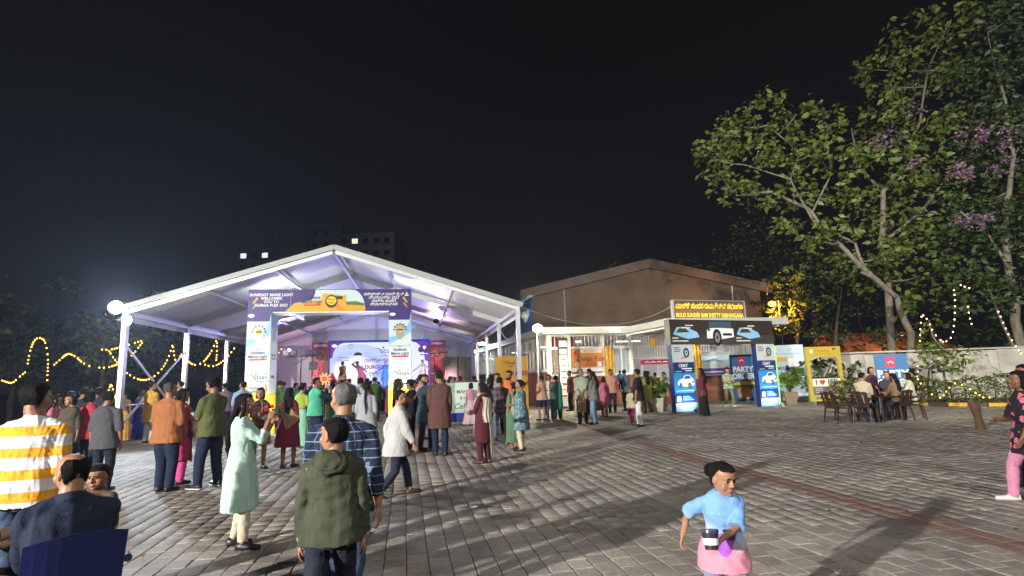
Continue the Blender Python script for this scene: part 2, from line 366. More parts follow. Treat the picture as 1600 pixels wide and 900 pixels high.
# --- the pair of lit floodlights on the front left post
def flood(name, loc, to, label, energy, col, on=True, size=.32, angle=165, soft=.12, group=None):
    d = (Vector(to)-Vector(loc)).normalized(); q = d.to_track_quat('-Z', 'Y'); M_ = q.to_matrix().to_4x4(); M_.translation = Vector(loc)
    r = empty(name, mtx=M_, label=label, cat='floodlight', group=group)
    q16 = np.linspace(0, 2*math.pi, 21)[:-1]; b = MB(); b.rings([[(math.cos(a)*size*k/2, math.sin(a)*size*k/2, z) for a in q16] for k, z in ((.45, .16), (.62, .12), (.7, .06), (1.05, .0), (1.05, -.03), (.95, -.03), (.95, .0))]); b.build('housing', GREY, r)
    b = MB(); b.rings([[(math.cos(a)*size*.465, math.sin(a)*size*.465, z) for a in q16] for z in (-.024, -.018)]); b.build('lens', emi('flood_lens' if on else 'dead_lens', (1, 1, 1) if on else (.5, .5, .5), 60 if on else .15), r)
    b = MB(); b.tube([(-size*.6, 0, .03), (-size*.62, 0, .17), (size*.62, 0, .17), (size*.6, 0, .03)], .012, 6); b.build('bracket', GREY, r)
    if on:
        l = lamp('flood_lamp', 'SPOT', (0, 0, 0), energy, col, size=soft, angle=angle, blend=.4); l.parent = r; l.location = (0, 0, -.05)
    return r
pl = TL(-HW, 0)
flood('floodlight', (pl[0]-.18, pl[1]-.22, 4.02), (pl[0]+9, pl[1]-11, 2.6), 'upper glaring white floodlight clamped to the front left tent post', 3000, (.76, .87, 1), size=.40, angle=120)
flood('floodlight', (pl[0]+.16, pl[1]-.22, 3.62), (pl[0]+12, pl[1]-4, 2.4), 'lower glaring white floodlight clamped to the front left tent post', 1400, (.78, .88, 1), size=.32, angle=120)
pr = TL(HW, 0)
flood('floodlight', (pr[0]+.3, pr[1]-.1, 3.62), (pr[0]+6, pr[1]+1, 2), 'unlit pale floodlight box on the front right tent post', 0, (1, 1, 1), on=False, size=.44)
# --- floodlight behind the viewer (it throws the long shadows across the paving)
bp_ = empty('lamp_post', (-18.0, -13.5, 0), 0, 'grey steel lamp post standing on the paving outside the photograph', 'lamp post')
b = MB(); b.tube([(0, 0, 0), (0, 0, 6.3)], .06, 10); b.build('pole', GREY, bp_)
flood('floodlight', (-17.85, -13.35, 6.2), (10, 22, 6.0), 'white floodlight on the lamp post outside the photograph', 82000, (1, .95, .88), size=.6, soft=.22, angle=100)
fill_mast = empty('lamp_post', (8.2, -8.4, 0), 0, 'added tall grey mast for fill lights, unseen behind the viewer on the right', 'lamp post')  # added mast, out of view: its lamps fill the ground and brighten the trees
b = MB(); b.tube([(0, 0, 0), (0, 0, 13.6)], .09, 10); b.build('pole', GREY, fill_mast)
flood('floodlight', (8.1, -8.2, 13.4), (2.5, 15, 0), 'added soft white fill floodlight on the unseen mast', 8000, (1, .95, .88), size=.8, soft=1.0, angle=125)
flood('floodlight', (8.5, -8.1, 13.3), (21, 28, 9.5), 'added white fill floodlight on the unseen mast, brightening the trees', 60000, (1, .97, .84), size=.8, soft=.3, angle=58)

# ================================================================ sports hall behind
ar = empty('sports_hall', (1.55, 43.5, 0), rad(2), 'dark brown gabled sports hall rising behind the lit lobby', 'building')
HALL = mat('hall_wall', (.135, .088, .062), .85, var=.3, vscale=.5, bump=.3, bscale=3); TRIMH = mat('hall_fascia', (.13, .09, .068), .7, var=.2, vscale=2)
Wd, pk, ez, pz = 18.5, 9.6, 8.55, 10.65
b = MB(); b.add([(0, 0, 0), (Wd, 0, 0), (Wd, 0, ez-.7), (pk, 0, pz-.7), (0, 0, ez-.7), (0, 30, 0), (Wd, 30, 0), (Wd, 30, ez-.7), (pk, 30, pz-.7), (0, 30, ez-.7)], [(0, 1, 2, 3, 4), (1, 6, 7, 2), (9, 8, 7, 6, 5), (0, 4, 9, 5)]); b.build('wall', HALL, ar)
for i in range(4):
    for j in range(7):
        x0, x1 = .5+j*2.55, .5+j*2.55+2.5; z0, z1 = 4.3+i*1.35, 4.3+i*1.35+1.31; lim = min(np.interp(x, [0, pk, Wd], [ez, pz, ez]) for x in (x0, x1))-1.0
        if z1 > lim: continue
        b = MB(); b.b2((x0, -.05, z0), (x1, .0, z1)); b.build('cladding_panel', HALL, ar)
for a, c, nm in (((-.9, ez-.22), (pk, pz), 'roof'), ((Wd+.9, ez-.22), (pk, pz), 'roof')):
    b = MB(); b.add([(a[0], -.3, a[1]-.75), (c[0], -.3, c[1]-.75), (c[0], -.3, c[1]), (a[0], -.3, a[1]), (a[0], 30, a[1]-.3), (c[0], 30, c[1]-.3), (c[0], 30, c[1]), (a[0], 30, a[1])], [(0, 1, 2, 3), (7, 6, 5, 4), (0, 4, 5, 1), (3, 2, 6, 7), (0, 3, 7, 4), (1, 5, 6, 2)]); b.build(nm, TRIMH, ar)
b = MB(); b.b2((-.06, .3, 3.6), (-.0, 29, ez-.8)); b.build('blue_side_cladding', mat('blue_cladding', (.03, .13, .35), .6, var=.15, vscale=2), ar)
b = MB(); b.bar((-.06, -.6, ez-.75), (-3.4, 5, 6.9), .3, .12); b.build('awning_edge', WHITE, ar)
b = MB(); b.add([(-.05, -.6, ez-.72), (-.05, 14, ez-.72), (-2.2, 14, 7.2), (-2.2, -.4, 7.2)], [(0, 1, 2, 3)]); b.build('awning', mat('pale_sheet', (.4, .45, .5), .5), ar)

for x in (2.6, 16.2):
    b = MB(); b.tube([(x, -.11, 0), (x, -.11, np.interp(x, [0, pk, Wd], [ez, pz, ez])-.8)], .07, 8); b.build('drain_pipe', GREY, ar)
# ================================================================ lobby building
BYAW = rad(13); BO = np.array([1.72, 29.0, 0])
def BL(u, v, z=0): return np.array([BO[0]+u*math.cos(BYAW)-v*math.sin(BYAW), BO[1]+u*math.sin(BYAW)+v*math.cos(BYAW), z])
lob = empty('lobby_building', BO, BYAW, 'low lobby building with white window frames, red lower wall and flat roof', 'building')
REDW = mat('red_wall', (.36, .13, .085), .8, var=.15, vscale=1.6, bump=.2, bscale=15); INT = mat('interior_wall', (.62, .58, .60), .7)
b = MB(); b.b2((0, 0, 0), (.2, 27, 1.78)); b.b2((.2, 0, 0), (4.9, .2, 1.5)); b.build('lower_wall', REDW, lob)
b = MB(); b.b2((-.35, -.5, 3.72), (12.5, 27.4, 4.08)); b.build('roof', WHITE, lob)
b = MB(); b.b2((-.1, -.1, 1.781), (.25, 27, 1.86)); b.b2((.251, -.1, 1.501), (4.9, .25, 1.58)); b.build('sill', WHITE, lob)
b = MB(); b.b2((5.2, 6.5, 0), (5.4, 27, 3.7)); b.b2((.3, 26.8, 0), (5.2, 27, 3.7)); b.b2((5.4, 6.5, 0), (12.5, 6.7, 3.7)); b.b2((12.3, 0, 0), (12.5, 6.5, 3.7)); b.build('inner_wall', INT, lob)
b = MB(); b.b2((.2, .2, -.01), (12.3, 26.9, .03)); b.build('floor_slab', mat('lobby_floor', (.35, .32, .3), .4), lob)
GLS = mat('window_glass', (.6, .7, .75), .05, spec=.6, alpha=.16)
def window(nm, u, v0, v1, z0, z1, side, bars=0, glass=True, mull=1):
    """side 'l' = left flank (u fixed), 'f' = front."""
    def P(a, c, n): return (c if side == 'l' else a, a if side == 'l' else c, n)
    f = MB(); w = .055
    def bx(a0, a1, za, zb, d0=-.04, d1=.06): f.b2(P(a0, u+d0, za), P(a1, u+d1, zb))
    bx(v0, v0+w, z0, z1); bx(v1-w, v1, z0, z1); bx(v0+w, v1-w, z0, z0+w); bx(v0+w, v1-w, z1-w, z1)
    for k in range(1, mull+1): x = v0+(v1-v0)*k/(mull+1); bx(x-w/2, x+w/2, z0+w, z1-w, -.03, .05)
    fo = f.build('window_frame', WHITE, lob)
    if glass:
        for k in range(mull+1):
            a0 = v0+(v1-v0)*k/(mull+1)+w/2; a1 = v0+(v1-v0)*(k+1)/(mull+1)-w/2
            g = MB(); g.b2(P(a0, u, z0+w), P(a1, u+.006, z1-w)); g.build('pane', GLS, fo)
    if bars:
        for k in range(bars):
            x = v0+(v1-v0)*(k+.5)/bars; g = MB(); g.b2(P(x-.016, u+.08, z0), P(x+.016, u+.11, z1)); g.build('bar', WHITE, fo)
for k in range(9):
    v0 = .05+k*2.98; window('w', .05, v0, v0+2.86, 1.86, 2.98, 'l', 0 if k in (0, 1) else 10, k in (0, 1), 3 if k < 2 else 1); window('w', .05, v0, v0+2.86, 3.02, 3.7, 'l', 6, False, 1)
    b = MB(); b.b2((-.02, v0+2.86, 1.86), (.14, v0+2.98, 3.7)); b.build('mullion_post', WHITE, lob)
for u0, u1, bars in ((.22, 1.15, 5), (1.27, 3.1, 9), (3.2, 4.7, 8)):
    window('w', .05, u0, u1, 3.02, 3.7, 'f', bars, False, 0)
window('w', .05, .22, 1.15, 1.58, 2.98, 'f', 0, True, 1); window('w', .05, 3.2, 4.7, 1.58, 2.98, 'f', 0, True, 2); window('w', .05, 1.27, 3.1, 1.58, 2.98, 'f', 0, True, 2)
b = MB()
for u in (0.0, 1.16, 3.11, 4.71): b.b2((u, -.03, 1.58), (u+.1 if u else .21, .17, 3.7))
b.b2((.1, -.02, 2.981), (4.8, .15, 3.019)); b.build('mullion_post', WHITE, lob)
# open grille front of the porch and its inside
for u0, u1, z0 in ((4.85, 7.6, 2.35), (7.7, 12.2, 0.05)):
    b = MB()
    for z in (z0, 2.98, 3.66): b.b2((u0, .02, z), (u1, .08, z+.05))
    fo = b.build('grille_frame', WHITE, lob)
    for u in np.arange(u0+.05, u1, .16):
        g = MB(); g.b2((u-.014, .03, z0+.05), (u+.014, .07, 2.98)); g.b2((u-.014, .03, 3.031), (u+.014, .07, 3.66)); g.build('bar', WHITE, fo)
b = MB(); b.b2((7.4, -1.2, 0), (11.4, -1.05, 1.35)); b.build('counter_front', mat('brown_board', (.19, .075, .04), .5, var=.15, vscale=3, stretch=(1, 1, 8)), lob)
# canopy over the entrance
b = MB(); b.b2((4.0, -5.5, 3.66), (10.3, -.52, 3.98)); cn = b.build('canopy', mat('canopy_sheet', (.55, .58, .56), .4, .3), lob)
for u in np.arange(4.25, 10.2, .55):
    g = MB(); g.b2((u, -5.4, 3.56), (u+.07, -.6, 3.655)); g.build('canopy_rib', WHITE, cn)
for u in (4.9, 9.3):
    b = MB(); b.b2((u-.07, -5.4, .42), (u+.07, -5.26, 3.55)); po = b.build('canopy_post', ALU, lob); g = MB(); g.b2((u-.2, -5.53, 0), (u+.2, -5.13, .42)); g.build('concrete_foot', mat('pale_concrete', (.45, .46, .44), .8), po)
def tube_light(M3, L_, label, energy, col, root_loc):
    r = empty('tube_light', root_loc, BYAW, label, 'tube light'); b = MB(); b.b2((-L_/2, -.03, 0), (L_/2, .03, .04)); b.build('fitting', WHITE, r)
    b = MB(); b.tube([(-L_/2+.03, 0, -.02), (L_/2-.03, 0, -.02)], .018, 8); b.build('tube', emi('tube_glow', (.9, .95, 1), 9), r)
    lamp('tube_lamp', 'AREA', (0, 0, -.05), energy, col, parent=None, sx=L_, sy=.08).parent = r
for i, (u, v, e) in enumerate(((6.2, -2.6, 45), (9.6, -2.6, 45), (6.0, 3, 90), (9.5, 3, 90))):
    p = BL(u, v, 3.5); tube_light(None, 1.6, ('bright tube light under the entrance canopy, ' if v < 0 else 'bright tube light inside the grilled entrance hall, ')+('nearer the grey post' if u < 7 else 'nearer the car tyre arch'), e, (.9, 1, .95), p)
for i, (u, v, e, c, nm) in enumerate(((2.4, 3.2, 75, (1, .8, .8), 'behind the orange festival banner'), (2.4, 9, 90, (1, .75, .85), 'behind the second window of the flank'), (2.6, 17, 90, (1, .85, .6), 'deep inside the flank windows'), (2.6, 23, 60, (1, .8, .5), 'at the far end of the flank'))):
    p = BL(u, v, 3.55); tube_light(None, 1.4, 'tube light inside the lobby '+nm, e, c, p)
# coloured drapes hanging inside
def drape(u, v, w, z0, z1, m, label, ax='f'):
    b = MB(); n = 28
    for k in range(n):
        a0, a1 = k/n*w, (k+1)/n*w; d0, d1 = .05*math.sin(k*1.7), .05*math.sin((k+1)*1.7)
        q = [(a0, d0), (a1, d1), (a1, d1+.015), (a0, d0+.015)]
        b.prism([(x, y) if ax == 'f' else (y, x) for x, y in (q if ax == 'f' else q[::-1])], z0, z1)
    o = b.build('curtain', m); p = BL(u, v); o.location = (p[0], p[1], 0); o.rotation_euler = (0, 0, BYAW); tag(o, label, 'curtain', 'curtains inside the lobby windows')
OR_, RD_, PU_ = cloth('orange_drape', (.75, .2, .04)), cloth('red_drape', (.55, .04, .05)), cloth('lilac_drape', (.42, .3, .6))
drape(.3, .45, .5, 1.7, 3.0, OR_, 'orange curtain inside the narrow front window at the corner'); drape(.3, .9, 1.6, 3.0, 3.66, RD_, 'red cloth hung inside the front transom bars')
drape(.45, .5, .8, 1.9, 3.0, PU_, 'lilac curtain in the flank window next to the corner', 'l'); drape(.45, 1.6, .5, 1.9, 3.0, RD_, 'red curtain in the first flank window', 'l'); drape(.45, 3.2, .8, 1.9, 3.6, OR_, 'orange curtain in the second flank window', 'l')
drape(.5, 4.6, 1.0, 1.9, 3.6, cloth('pink_drape', (.6, .3, .35)), 'pink curtain in the second flank window', 'l'); drape(.5, 13, 2.5, 1.9, 3.6, cloth('cream_drape', (.6, .45, .3)), 'long cream curtain in the middle flank windows', 'l')
for u, v, w, h, m, t in ((1.6, 2.2, .9, 1.6, RD_, 'red cloth backdrop inside the lobby behind the banner'), (5.5, 5.6, 2.0, 2.4, cloth('white_drape', (.7, .7, .72)), 'white cloth backdrop inside the grilled hall')): drape(u, v, w, .4, .4+h, m, t)

# ================================================================ walls, hedge and soil on the right
wl = np.array([[11.8, 29.6], [16.6, 26.4], [33, 23.4]])
for i in range(2):
    a, c = wl[i], wl[i+1]; L_ = np.linalg.norm(c-a); o = empty('boundary_wall', (a[0], a[1], 0), math.atan2(c[1]-a[1], c[0]-a[0]), ['whitewashed boundary wall behind the yellow photo frame', 'long stained whitewashed boundary wall behind the hedge'][i], 'wall')
    n = max(1, round(L_/3.0))
    for k in range(n):
        b = MB(); b.b2((k*L_/n+.01, 0, -.1), ((k+1)*L_/n-.01, .2, 2.12+.03*((k*7) % 3))); b.build('wall_panel', mat('whitewash', (.46, .43, .38), .85, var=.28, vscale=1.1, bump=.25, bscale=12), o)
    b = MB(); b.b2((-.1, -.06, 2.2), (L_+.1, .26, 2.27)); b.build('coping', mat('whitewash', ()), o)
SOIL = mat('soil', (.13, .10, .065), .95, var=.35, vscale=4, bump=.8, bscale=14)
b = MB(); b.prism([(13.0, 23.9), (16.9, 20.3), (31, 14.5), (33, 23.2), (16.6, 26.2), (14, 27)], -.05, .035); tag(b.build('soil_bed', SOIL), kind='structure')
kp = [np.array(q) for q in ((15.3, 21.9), (16.2, 21.15), (17.1, 20.45), (18.1, 20.0), (19.2, 19.6))]
for i in range(4):
    a, c = kp[i], kp[i+1]; d = (c-a)/np.linalg.norm(c-a)
    o = empty('kerb_stone', (a[0], a[1], 0), math.atan2(d[1], d[0]), ['leftmost', 'second', 'third', 'rightmost'][i]+' of the yellow and black kerb stones along the soil bed', 'kerb', 'kerb stones along the soil bed'); L_ = np.linalg.norm(c-a)
    b = MB(); b.b2((.02, -.08, -.02), (L_*.5, .08, .16)); b.build('yellow_half', mat('kerb_yellow', (.5, .3, .03), .7, var=.2), o); b = MB(); b.b2((L_*.5, -.08, -.02), (L_-.02, .08, .16)); b.build('black_half', mat('kerb_black', (.06, .055, .05), .8), o)
# ================================================================ trees and plants
def leaf_mat(name, c0, c1, trans=.25):
    if name in MATS: return MATS[name]
    M = bpy.data.materials.new(name); MATS[name] = M; M.use_nodes = True; t = M.node_tree; N = t.nodes.new; L = t.links.new; b = t.nodes['Principled BSDF']; out = t.nodes['Material Output']
    at = N('ShaderNodeAttribute'); at.attribute_name = 'tone'; r = N('ShaderNodeValToRGB'); L(at.outputs['Fac'], r.inputs[0])
    r.color_ramp.elements[0].color = (*c0, 1); r.color_ramp.elements[1].color = (*c1, 1); L(r.outputs[0], b.inputs['Base Color']); b.inputs['Roughness'].default_value = .45; b.inputs['Specular IOR Level'].default_value = .35
    tr = N('ShaderNodeBsdfTranslucent'); L(r.outputs[0], tr.inputs[0]); mx = N('ShaderNodeMixShader'); mx.inputs[0].default_value = trans; L(b.outputs[0], mx.inputs[1]); L(tr.outputs[0], mx.inputs[2]); L(mx.outputs[0], out.inputs[0])
    return M
LEAF = leaf_mat('leaf_green', (.05, .08, .02), (.19, .225, .05)); LEAF2 = leaf_mat('leaf_dark', (.028, .05, .018), (.09, .125, .042)); LEAFY = leaf_mat('leaf_bright', (.07, .12, .02), (.22, .27, .05)); PETAL = leaf_mat('petal_pink', (.17, .09, .16), (.36, .22, .33), .35)
PALM = leaf_mat('leaf_palm', (.07, .13, .02), (.2, .3, .05))
BARK = mat('bark', (.17, .145, .115), .9, var=.35, vscale=6, bump=.6, bscale=18, stretch=(1, 1, .25)); BARKD = mat('bark_dark', (.075, .055, .04), .9, var=.3, vscale=6, bump=.6, bscale=18)
def leaves(name, P, size, m, parent, seed=0, droop=.5, asp=.55):
    """P: leaf base points; each leaf is a small pointed blade folded along its midrib."""
    g = np.random.default_rng(seed+1); n = len(P); P = np.asarray(P, float)
    a = g.uniform(0, 6.283, n); d = np.stack([np.cos(a), np.sin(a), g.normal(-droop, .45, n)], 1); d /= np.linalg.norm(d, axis=1)[:, None]
    u = g.normal(size=(n, 3)); u -= d*(u*d).sum(1)[:, None]; u /= np.linalg.norm(u, axis=1)[:, None]; w = np.cross(d, u)
    s = (size*g.uniform(.65, 1.35, n))[:, None]; h = s*asp*.5
    V = np.stack([P, P+d*s*.45+u*h+w*h*.35, P+d*s, P+d*s*.45-u*h+w*h*.35, P+d*s*.5], 1)
    F = np.array([[0, 1, 4], [1, 2, 4], [2, 3, 4], [3, 0, 4]])
    Fa = (F[None]+np.arange(n)[:, None, None]*5).reshape(-1, 3)
    me = bpy.data.meshes.new(name); me.vertices.add(n*5); me.vertices.foreach_set('co', V.ravel()); me.loops.add(Fa.size); me.loops.foreach_set('vertex_index', Fa.ravel().astype(np.int32))
    me.polygons.add(len(Fa)); me.polygons.foreach_set('loop_start', np.arange(0, Fa.size, 3, dtype=np.int32)); me.polygons.foreach_set('loop_total', np.full(len(Fa), 3, np.int32)); me.update(calc_edges=True)
    at = me.attributes.new('tone', 'FLOAT', 'FACE'); at.data.foreach_set('value', np.repeat(np.clip(g.normal(.45, .25, n), 0, 1), 4).astype(np.float32))
    return put(name, me, m, parent)
def twigs(c, r, nt, nl, g, flat=.8):
    out = []
    for _ in range(nt):
        v = g.normal(size=3); v /= np.linalg.norm(v); q = np.array(c)+v*r*g.uniform(.25, 1.05)**.6*np.array([1, 1, flat])
        k = max(3, int(nl*g.uniform(.5, 1.5))); out.append(q+g.normal(size=(k, 3))*r*.15)
    return np.concatenate(out)
def tree(label, base, Y, trunks, blobs, size, m, nt=9, nl=9, depth=1.5, seed=0, bark=BARK, group=None, nm='tree', extra=None):
    """trunks: polylines in photograph pixels with a radius at each end; blobs: (px, py, r_px) leaf clumps, all at about Y metres."""
    g = np.random.default_rng(seed); bp = GY(base, Y); root = empty(nm, bp, 0, label, 'tree', group); inv = np.array(bp)
    mb = MB()
    for k, (pts, r0, r1) in enumerate(trunks):
        W_ = []
        for i, (x, y) in enumerate(pts): W_.append(AT(x, y, Y+(math.sin(i*1.3+k*2)*.35*(i > 0)))-inv)
        if k == 0: W_[0] = np.array([W_[0][0], W_[0][1], -.1])
        W2 = []
        for i in range(len(W_)-1):
            for t in (0, .34, .67): W2.append(W_[i]*(1-t)+W_[i+1]*t+g.normal(size=3)*r0*.18*(i+t > 0))
        W2.append(W_[-1]); mb.tube(W2, list(np.linspace(r0, r1, len(W2))), 8)
    C_ = []
    for (x, y, r) in blobs:
        c = AT(x, y, Y+g.uniform(-depth, depth)); C_.append((c, r*Y/F_PX*1.0))
        if g.random() < .75:                                          # a thin limb towards the clump from the nearest limb point
            V = np.array(mb.v)+inv; d = np.linalg.norm(V-c, axis=1); q = V[int(np.argmin(d+ (V[:, 2] > c[2]-.1)*1.5))]
            if np.linalg.norm(q-c) < 9: mid = (q+c)/2+np.array([g.normal()*.2, g.normal()*.2, -.25]); mb.tube([p-inv for p in qb(q, mid, c, 6)], list(np.linspace(.05, .016, 6)), 5)
    mb.build('trunk', bark, root, smooth=True)
    pts = np.concatenate([twigs(c, r, max(3, int(nt*(r/1.4)**1.3)), nl, g) for c, r in C_])
    leaves('crown', pts-inv, size, m, root, seed)
    if extra:
        for nm2, bl, m2, sz, n2 in extra:
            pp_ = np.concatenate([twigs(AT(x, y, Y-1.6+g.uniform(-.5, .5)), r*Y/F_PX, n2, 10, g) for x, y, r in bl]); leaves(nm2, pp_-inv, sz, m2, root, seed+9)
    return root
tree('leaning broad-leaved tree whose pale limbs reach left over the entrance', 1430, 27.5,
     [([(1430, 600), (1420, 520), (1400, 465), (1352, 423), (1290, 360), (1262, 325), (1205, 300), (1150, 305)], .19, .05), ([(1352, 423), (1335, 380), (1270, 345), (1235, 280), (1162, 257)], .09, .03), ([(1235, 280), (1250, 240), (1200, 195)], .05, .02), ([(1270, 330), (1300, 270), (1290, 215)], .06, .02), ([(1400, 465), (1376, 440), (1345, 425)], .10, .06)],
     [(1100, 240, 26), (1122, 262, 30), (1150, 195, 34), (1195, 175, 38), (1245, 178, 38), (1290, 190, 34), (1135, 225, 36), (1185, 235, 42), (1240, 235, 44), (1300, 240, 40), (1140, 290, 30), (1190, 300, 32), (1240, 300, 36), (1262, 368, 30), (1318, 300, 38), (1345, 250, 36), (1230, 350, 22), (1310, 350, 30), (1385, 392, 34), (1418, 470, 24)], .36, LEAF, 21, 10, 1.3, 3)
tree('tall broad-leaved tree with a forked pale trunk and mauve blossom, behind the wall', 1395, 29.5,
     [([(1395, 600), (1390, 470), (1378, 380), (1380, 300), (1410, 262), (1440, 190), (1450, 110)], .22, .04), ([(1380, 300), (1345, 265), (1330, 200)], .11, .03), ([(1378, 380), (1440, 330), (1500, 250), (1530, 150)], .10, .03)],
     [(1345, 105, 24), (1372, 130, 30), (1395, 88, 36), (1432, 50, 42), (1385, 165, 38), (1435, 120, 46), (1480, 40, 46), (1490, 110, 50), (1450, 185, 48), (1400, 225, 44), (1352, 205, 28), (1500, 190, 50), (1400, 300, 46), (1450, 260, 46), (1500, 290, 50), (1360, 340, 38), (1420, 350, 44), (1480, 370, 48), (1330, 400, 34), (1370, 430, 38), (1440, 430, 40)], .36, LEAF, 20, 10, 1.6, 7,
     extra=[('blossom', [(1400, 195, 22), (1380, 225, 18), (1425, 172, 16), (1432, 255, 16)], PETAL, .18, 8)])
tree('big dark-leaved tree at the right edge hung with mauve blossom and string lights', 1590, 26.5,
     [([(1602, 610), (1590, 500), (1577, 420), (1570, 330), (1585, 240), (1560, 120)], .24, .06), ([(1577, 420), (1540, 360), (1500, 330)], .08, .03), ([(1592, 560), (1560, 490), (1540, 440)], .08, .03)],
     [(1540, 30, 50), (1590, 20, 50), (1600, 90, 55), (1550, 100, 52), (1560, 170, 52), (1600, 190, 50), (1530, 230, 48), (1580, 260, 50), (1540, 310, 50), (1600, 330, 50), (1560, 380, 48), (1500, 420, 40), (1540, 460, 40), (1595, 440, 44), (1500, 350, 36), (1640, 100, 60), (1640, 240, 60), (1650, 360, 60)], .32, LEAF2, 27, 11, 1.6, 11,
     extra=[('blossom', [(1520, 212, 20), (1550, 222, 24), (1590, 210, 24), (1575, 255, 22), (1515, 270, 14), (1490, 262, 14), (1535, 340, 14), (1510, 345, 12)], PETAL, .18, 8)])
tree('low yellow-green tree in front of the boundary wall, string lights above it', 1478, 23.8, [([(1478, 612), (1474, 580), (1478, 550)], .06, .03)], [(1455, 552, 24), (1490, 545, 26), (1470, 568, 22), (1500, 572, 18), (1440, 540, 18), (1452, 500, 16)], .24, LEAFY, 16, 9, .6, 13)
tree('bush with dark leaves behind the yellow photo frame', 1295, 26.2, [([(1295, 622), (1290, 590), (1300, 565)], .05, .02)], [(1275, 570, 22), (1300, 566, 24), (1312, 590, 20), (1280, 596, 20), (1340, 600, 20), (1335, 570, 14)], .26, LEAF2, 14, 9, .5, 15)
for i, (bx_, Y, bl, lb) in enumerate(((1240, 38.2, [(1205, 500, 24), (1232, 515, 22), (1228, 478, 22), (1255, 490, 26), (1192, 470, 18), (1225, 450, 26), (1205, 520, 18), (1245, 455, 30), (1270, 470, 26), (1212, 485, 18), (1238, 498, 20), (1222, 462, 18), (1248, 478, 22), (1218, 510, 20), (1262, 505, 22), (1240, 430, 24), (1200, 445, 18)], 'thin-trunked tree lit orange from behind by the street lamp'), (1300, 34, [(1275, 420, 40), (1310, 450, 44), (1340, 480, 40), (1300, 500, 36), (1260, 460, 34), (1330, 420, 36), (1350, 520, 30), (1290, 530, 26)], 'dark tree between the orange lamp and the boundary wall'), (1200, 50, [(1160, 350, 44), (1200, 380, 46), (1150, 400, 40), (1240, 400, 50), (1190, 430, 40), (1280, 380, 46), (1110, 410, 32), (1075, 415, 22)], 'dark tree rising over the right end of the hall roof'), (1450, 33, [(1420, 500, 36), (1450, 520, 36), (1490, 500, 40), (1530, 520, 40), (1560, 540, 34), (1470, 470, 36), (1510, 460, 36), (1400, 530, 30), (1600, 540, 40)], 'dark thicket tree behind the whitewashed wall'), (960, 62, [(960, 414, 14), (975, 420, 12), (945, 424, 12)], 'dark treetop peeping over the hall roof ridge'))):
    tree(lb, bx_, Y, [([(bx_, 590), (bx_+6, 520), (bx_+16, 450)], .16, .05)], bl, .34 if i != 4 else .5, LEAF2, 11, 9, 2, 20+i, BARKD)
for i, (bx_, Y, top) in enumerate(((20, 26, 455), (95, 30, 470), (160, 27, 500), (240, 33, 470), (330, 36, 500), (420, 44, 520), (-60, 24, 430))):
    g = np.random.default_rng(50+i); bl = [(bx_+g.normal()*34, g.uniform(top, 590), g.uniform(22, 40)) for _ in range(15)]
    tree(['dark bushy tree at the far left behind the string lights', 'dark tree hung with two dropping light strings on the left', 'dark slim tree left of the floodlit tent post', 'dark tree behind the cross-braced tent bay', 'dark tree behind the second left tent post', 'dark tree seen past the left pillar of the arch', 'dark tree cut by the left edge'][i], bx_, Y, [([(bx_, 620), (bx_+4, 560), (bx_-4, 500)], .14, .05)], bl, .34, LEAF2, 9, 8, 2, 60+i, BARKD)
for i, (x, y, r, Y) in enumerate(((1140, 420, 30, 75), (1090, 425, 20, 75), (700, 430, 0, 70))):
    pass
# hedge: two clipped lengths
def hedge(label, a, c, w, h, seed):
    a = np.array(a); c = np.array(c); L_ = np.linalg.norm(c-a); g = np.random.default_rng(seed); root = empty('hedge', (a[0], a[1], 0), math.atan2(c[1]-a[1], c[0]-a[0]), label, 'hedge')
    n = int(L_*420); P = np.stack([g.uniform(0, L_, n), g.uniform(-w/2, w/2, n), g.uniform(.05, h, n)], 1); k = g.random(n) < .5; P[k, 1] = -w/2+g.normal(0, .05, k.sum()); k2 = g.random(n) < .25; P[k2, 2] = h+g.normal(0, .05, k2.sum())
    P[:, 2] *= 1+.10*np.sin(P[:, 0]*2.1)+.05*np.sin(P[:, 0]*5); leaves('foliage', P, .13, LEAF, root, seed, .1)
    b = MB()
    for x in np.arange(.3, L_, .5): b.tube([(x, 0, -.05), (x+.05, .03, h*.5), (x-.06, -.05, h*.9)], [.03, .02, .01], 5)
    b.build('stems', BARKD, root)
hedge('clipped green hedge wound with amber lights before the long wall', (15.6, 23.7), (22.3, 21.6), 1.0, .95, 1)
hedge('lower green hedge behind the seated group', (14.1, 24.9), (15.6, 23.9), .9, .85, 2); hedge('dark hedge running off at the right edge', (22.4, 21.5), (27, 20.3), 1.0, 1.0, 3)
def pot_palm(label, loc, h, seed, pm, bright=True):
    root = empty('potted_palm', loc, .2*seed, label, 'potted plant'); g = np.random.default_rng(seed)
    b = MB(); b.rings([[(x*k, y*k, z) for x, y in ((-1, -1), (1, -1), (1, 1), (-1, 1))] for k, z in ((.2, 0), (.27, .5), (.29, .5), (.29, .55), (.25, .55), (.24, .47))]); b.build('pot', pm, root, bevel=.01)
    pts = []; mb = MB()
    for k in range(26):
        a = g.uniform(0, 6.283); rr_ = g.uniform(.25, .7)*h*.62; top = h*g.uniform(.55, 1.1)*.75; p = qb((0, 0, .45), (math.cos(a)*rr_*.25, math.sin(a)*rr_*.25, .5+top), (math.cos(a)*rr_, math.sin(a)*rr_, .5+top*g.uniform(.5, .95)), 12); mb.tube(p, [.008]*12, 4)
        for t in range(3, 12): pts += [np.array(p[t])+g.normal(size=3)*.02 for _ in range(3)]
    mb.build('stalks', PALM, root); leaves('fronds', np.array(pts), .22, PALM, root, seed, .35, .28)
CREAMPOT = mat('pot_cream', (.42, .40, .30), .6, var=.15, vscale=4)
p1, p2, p3 = G(1011, 643), G(1031, 643), G(1237, 632)
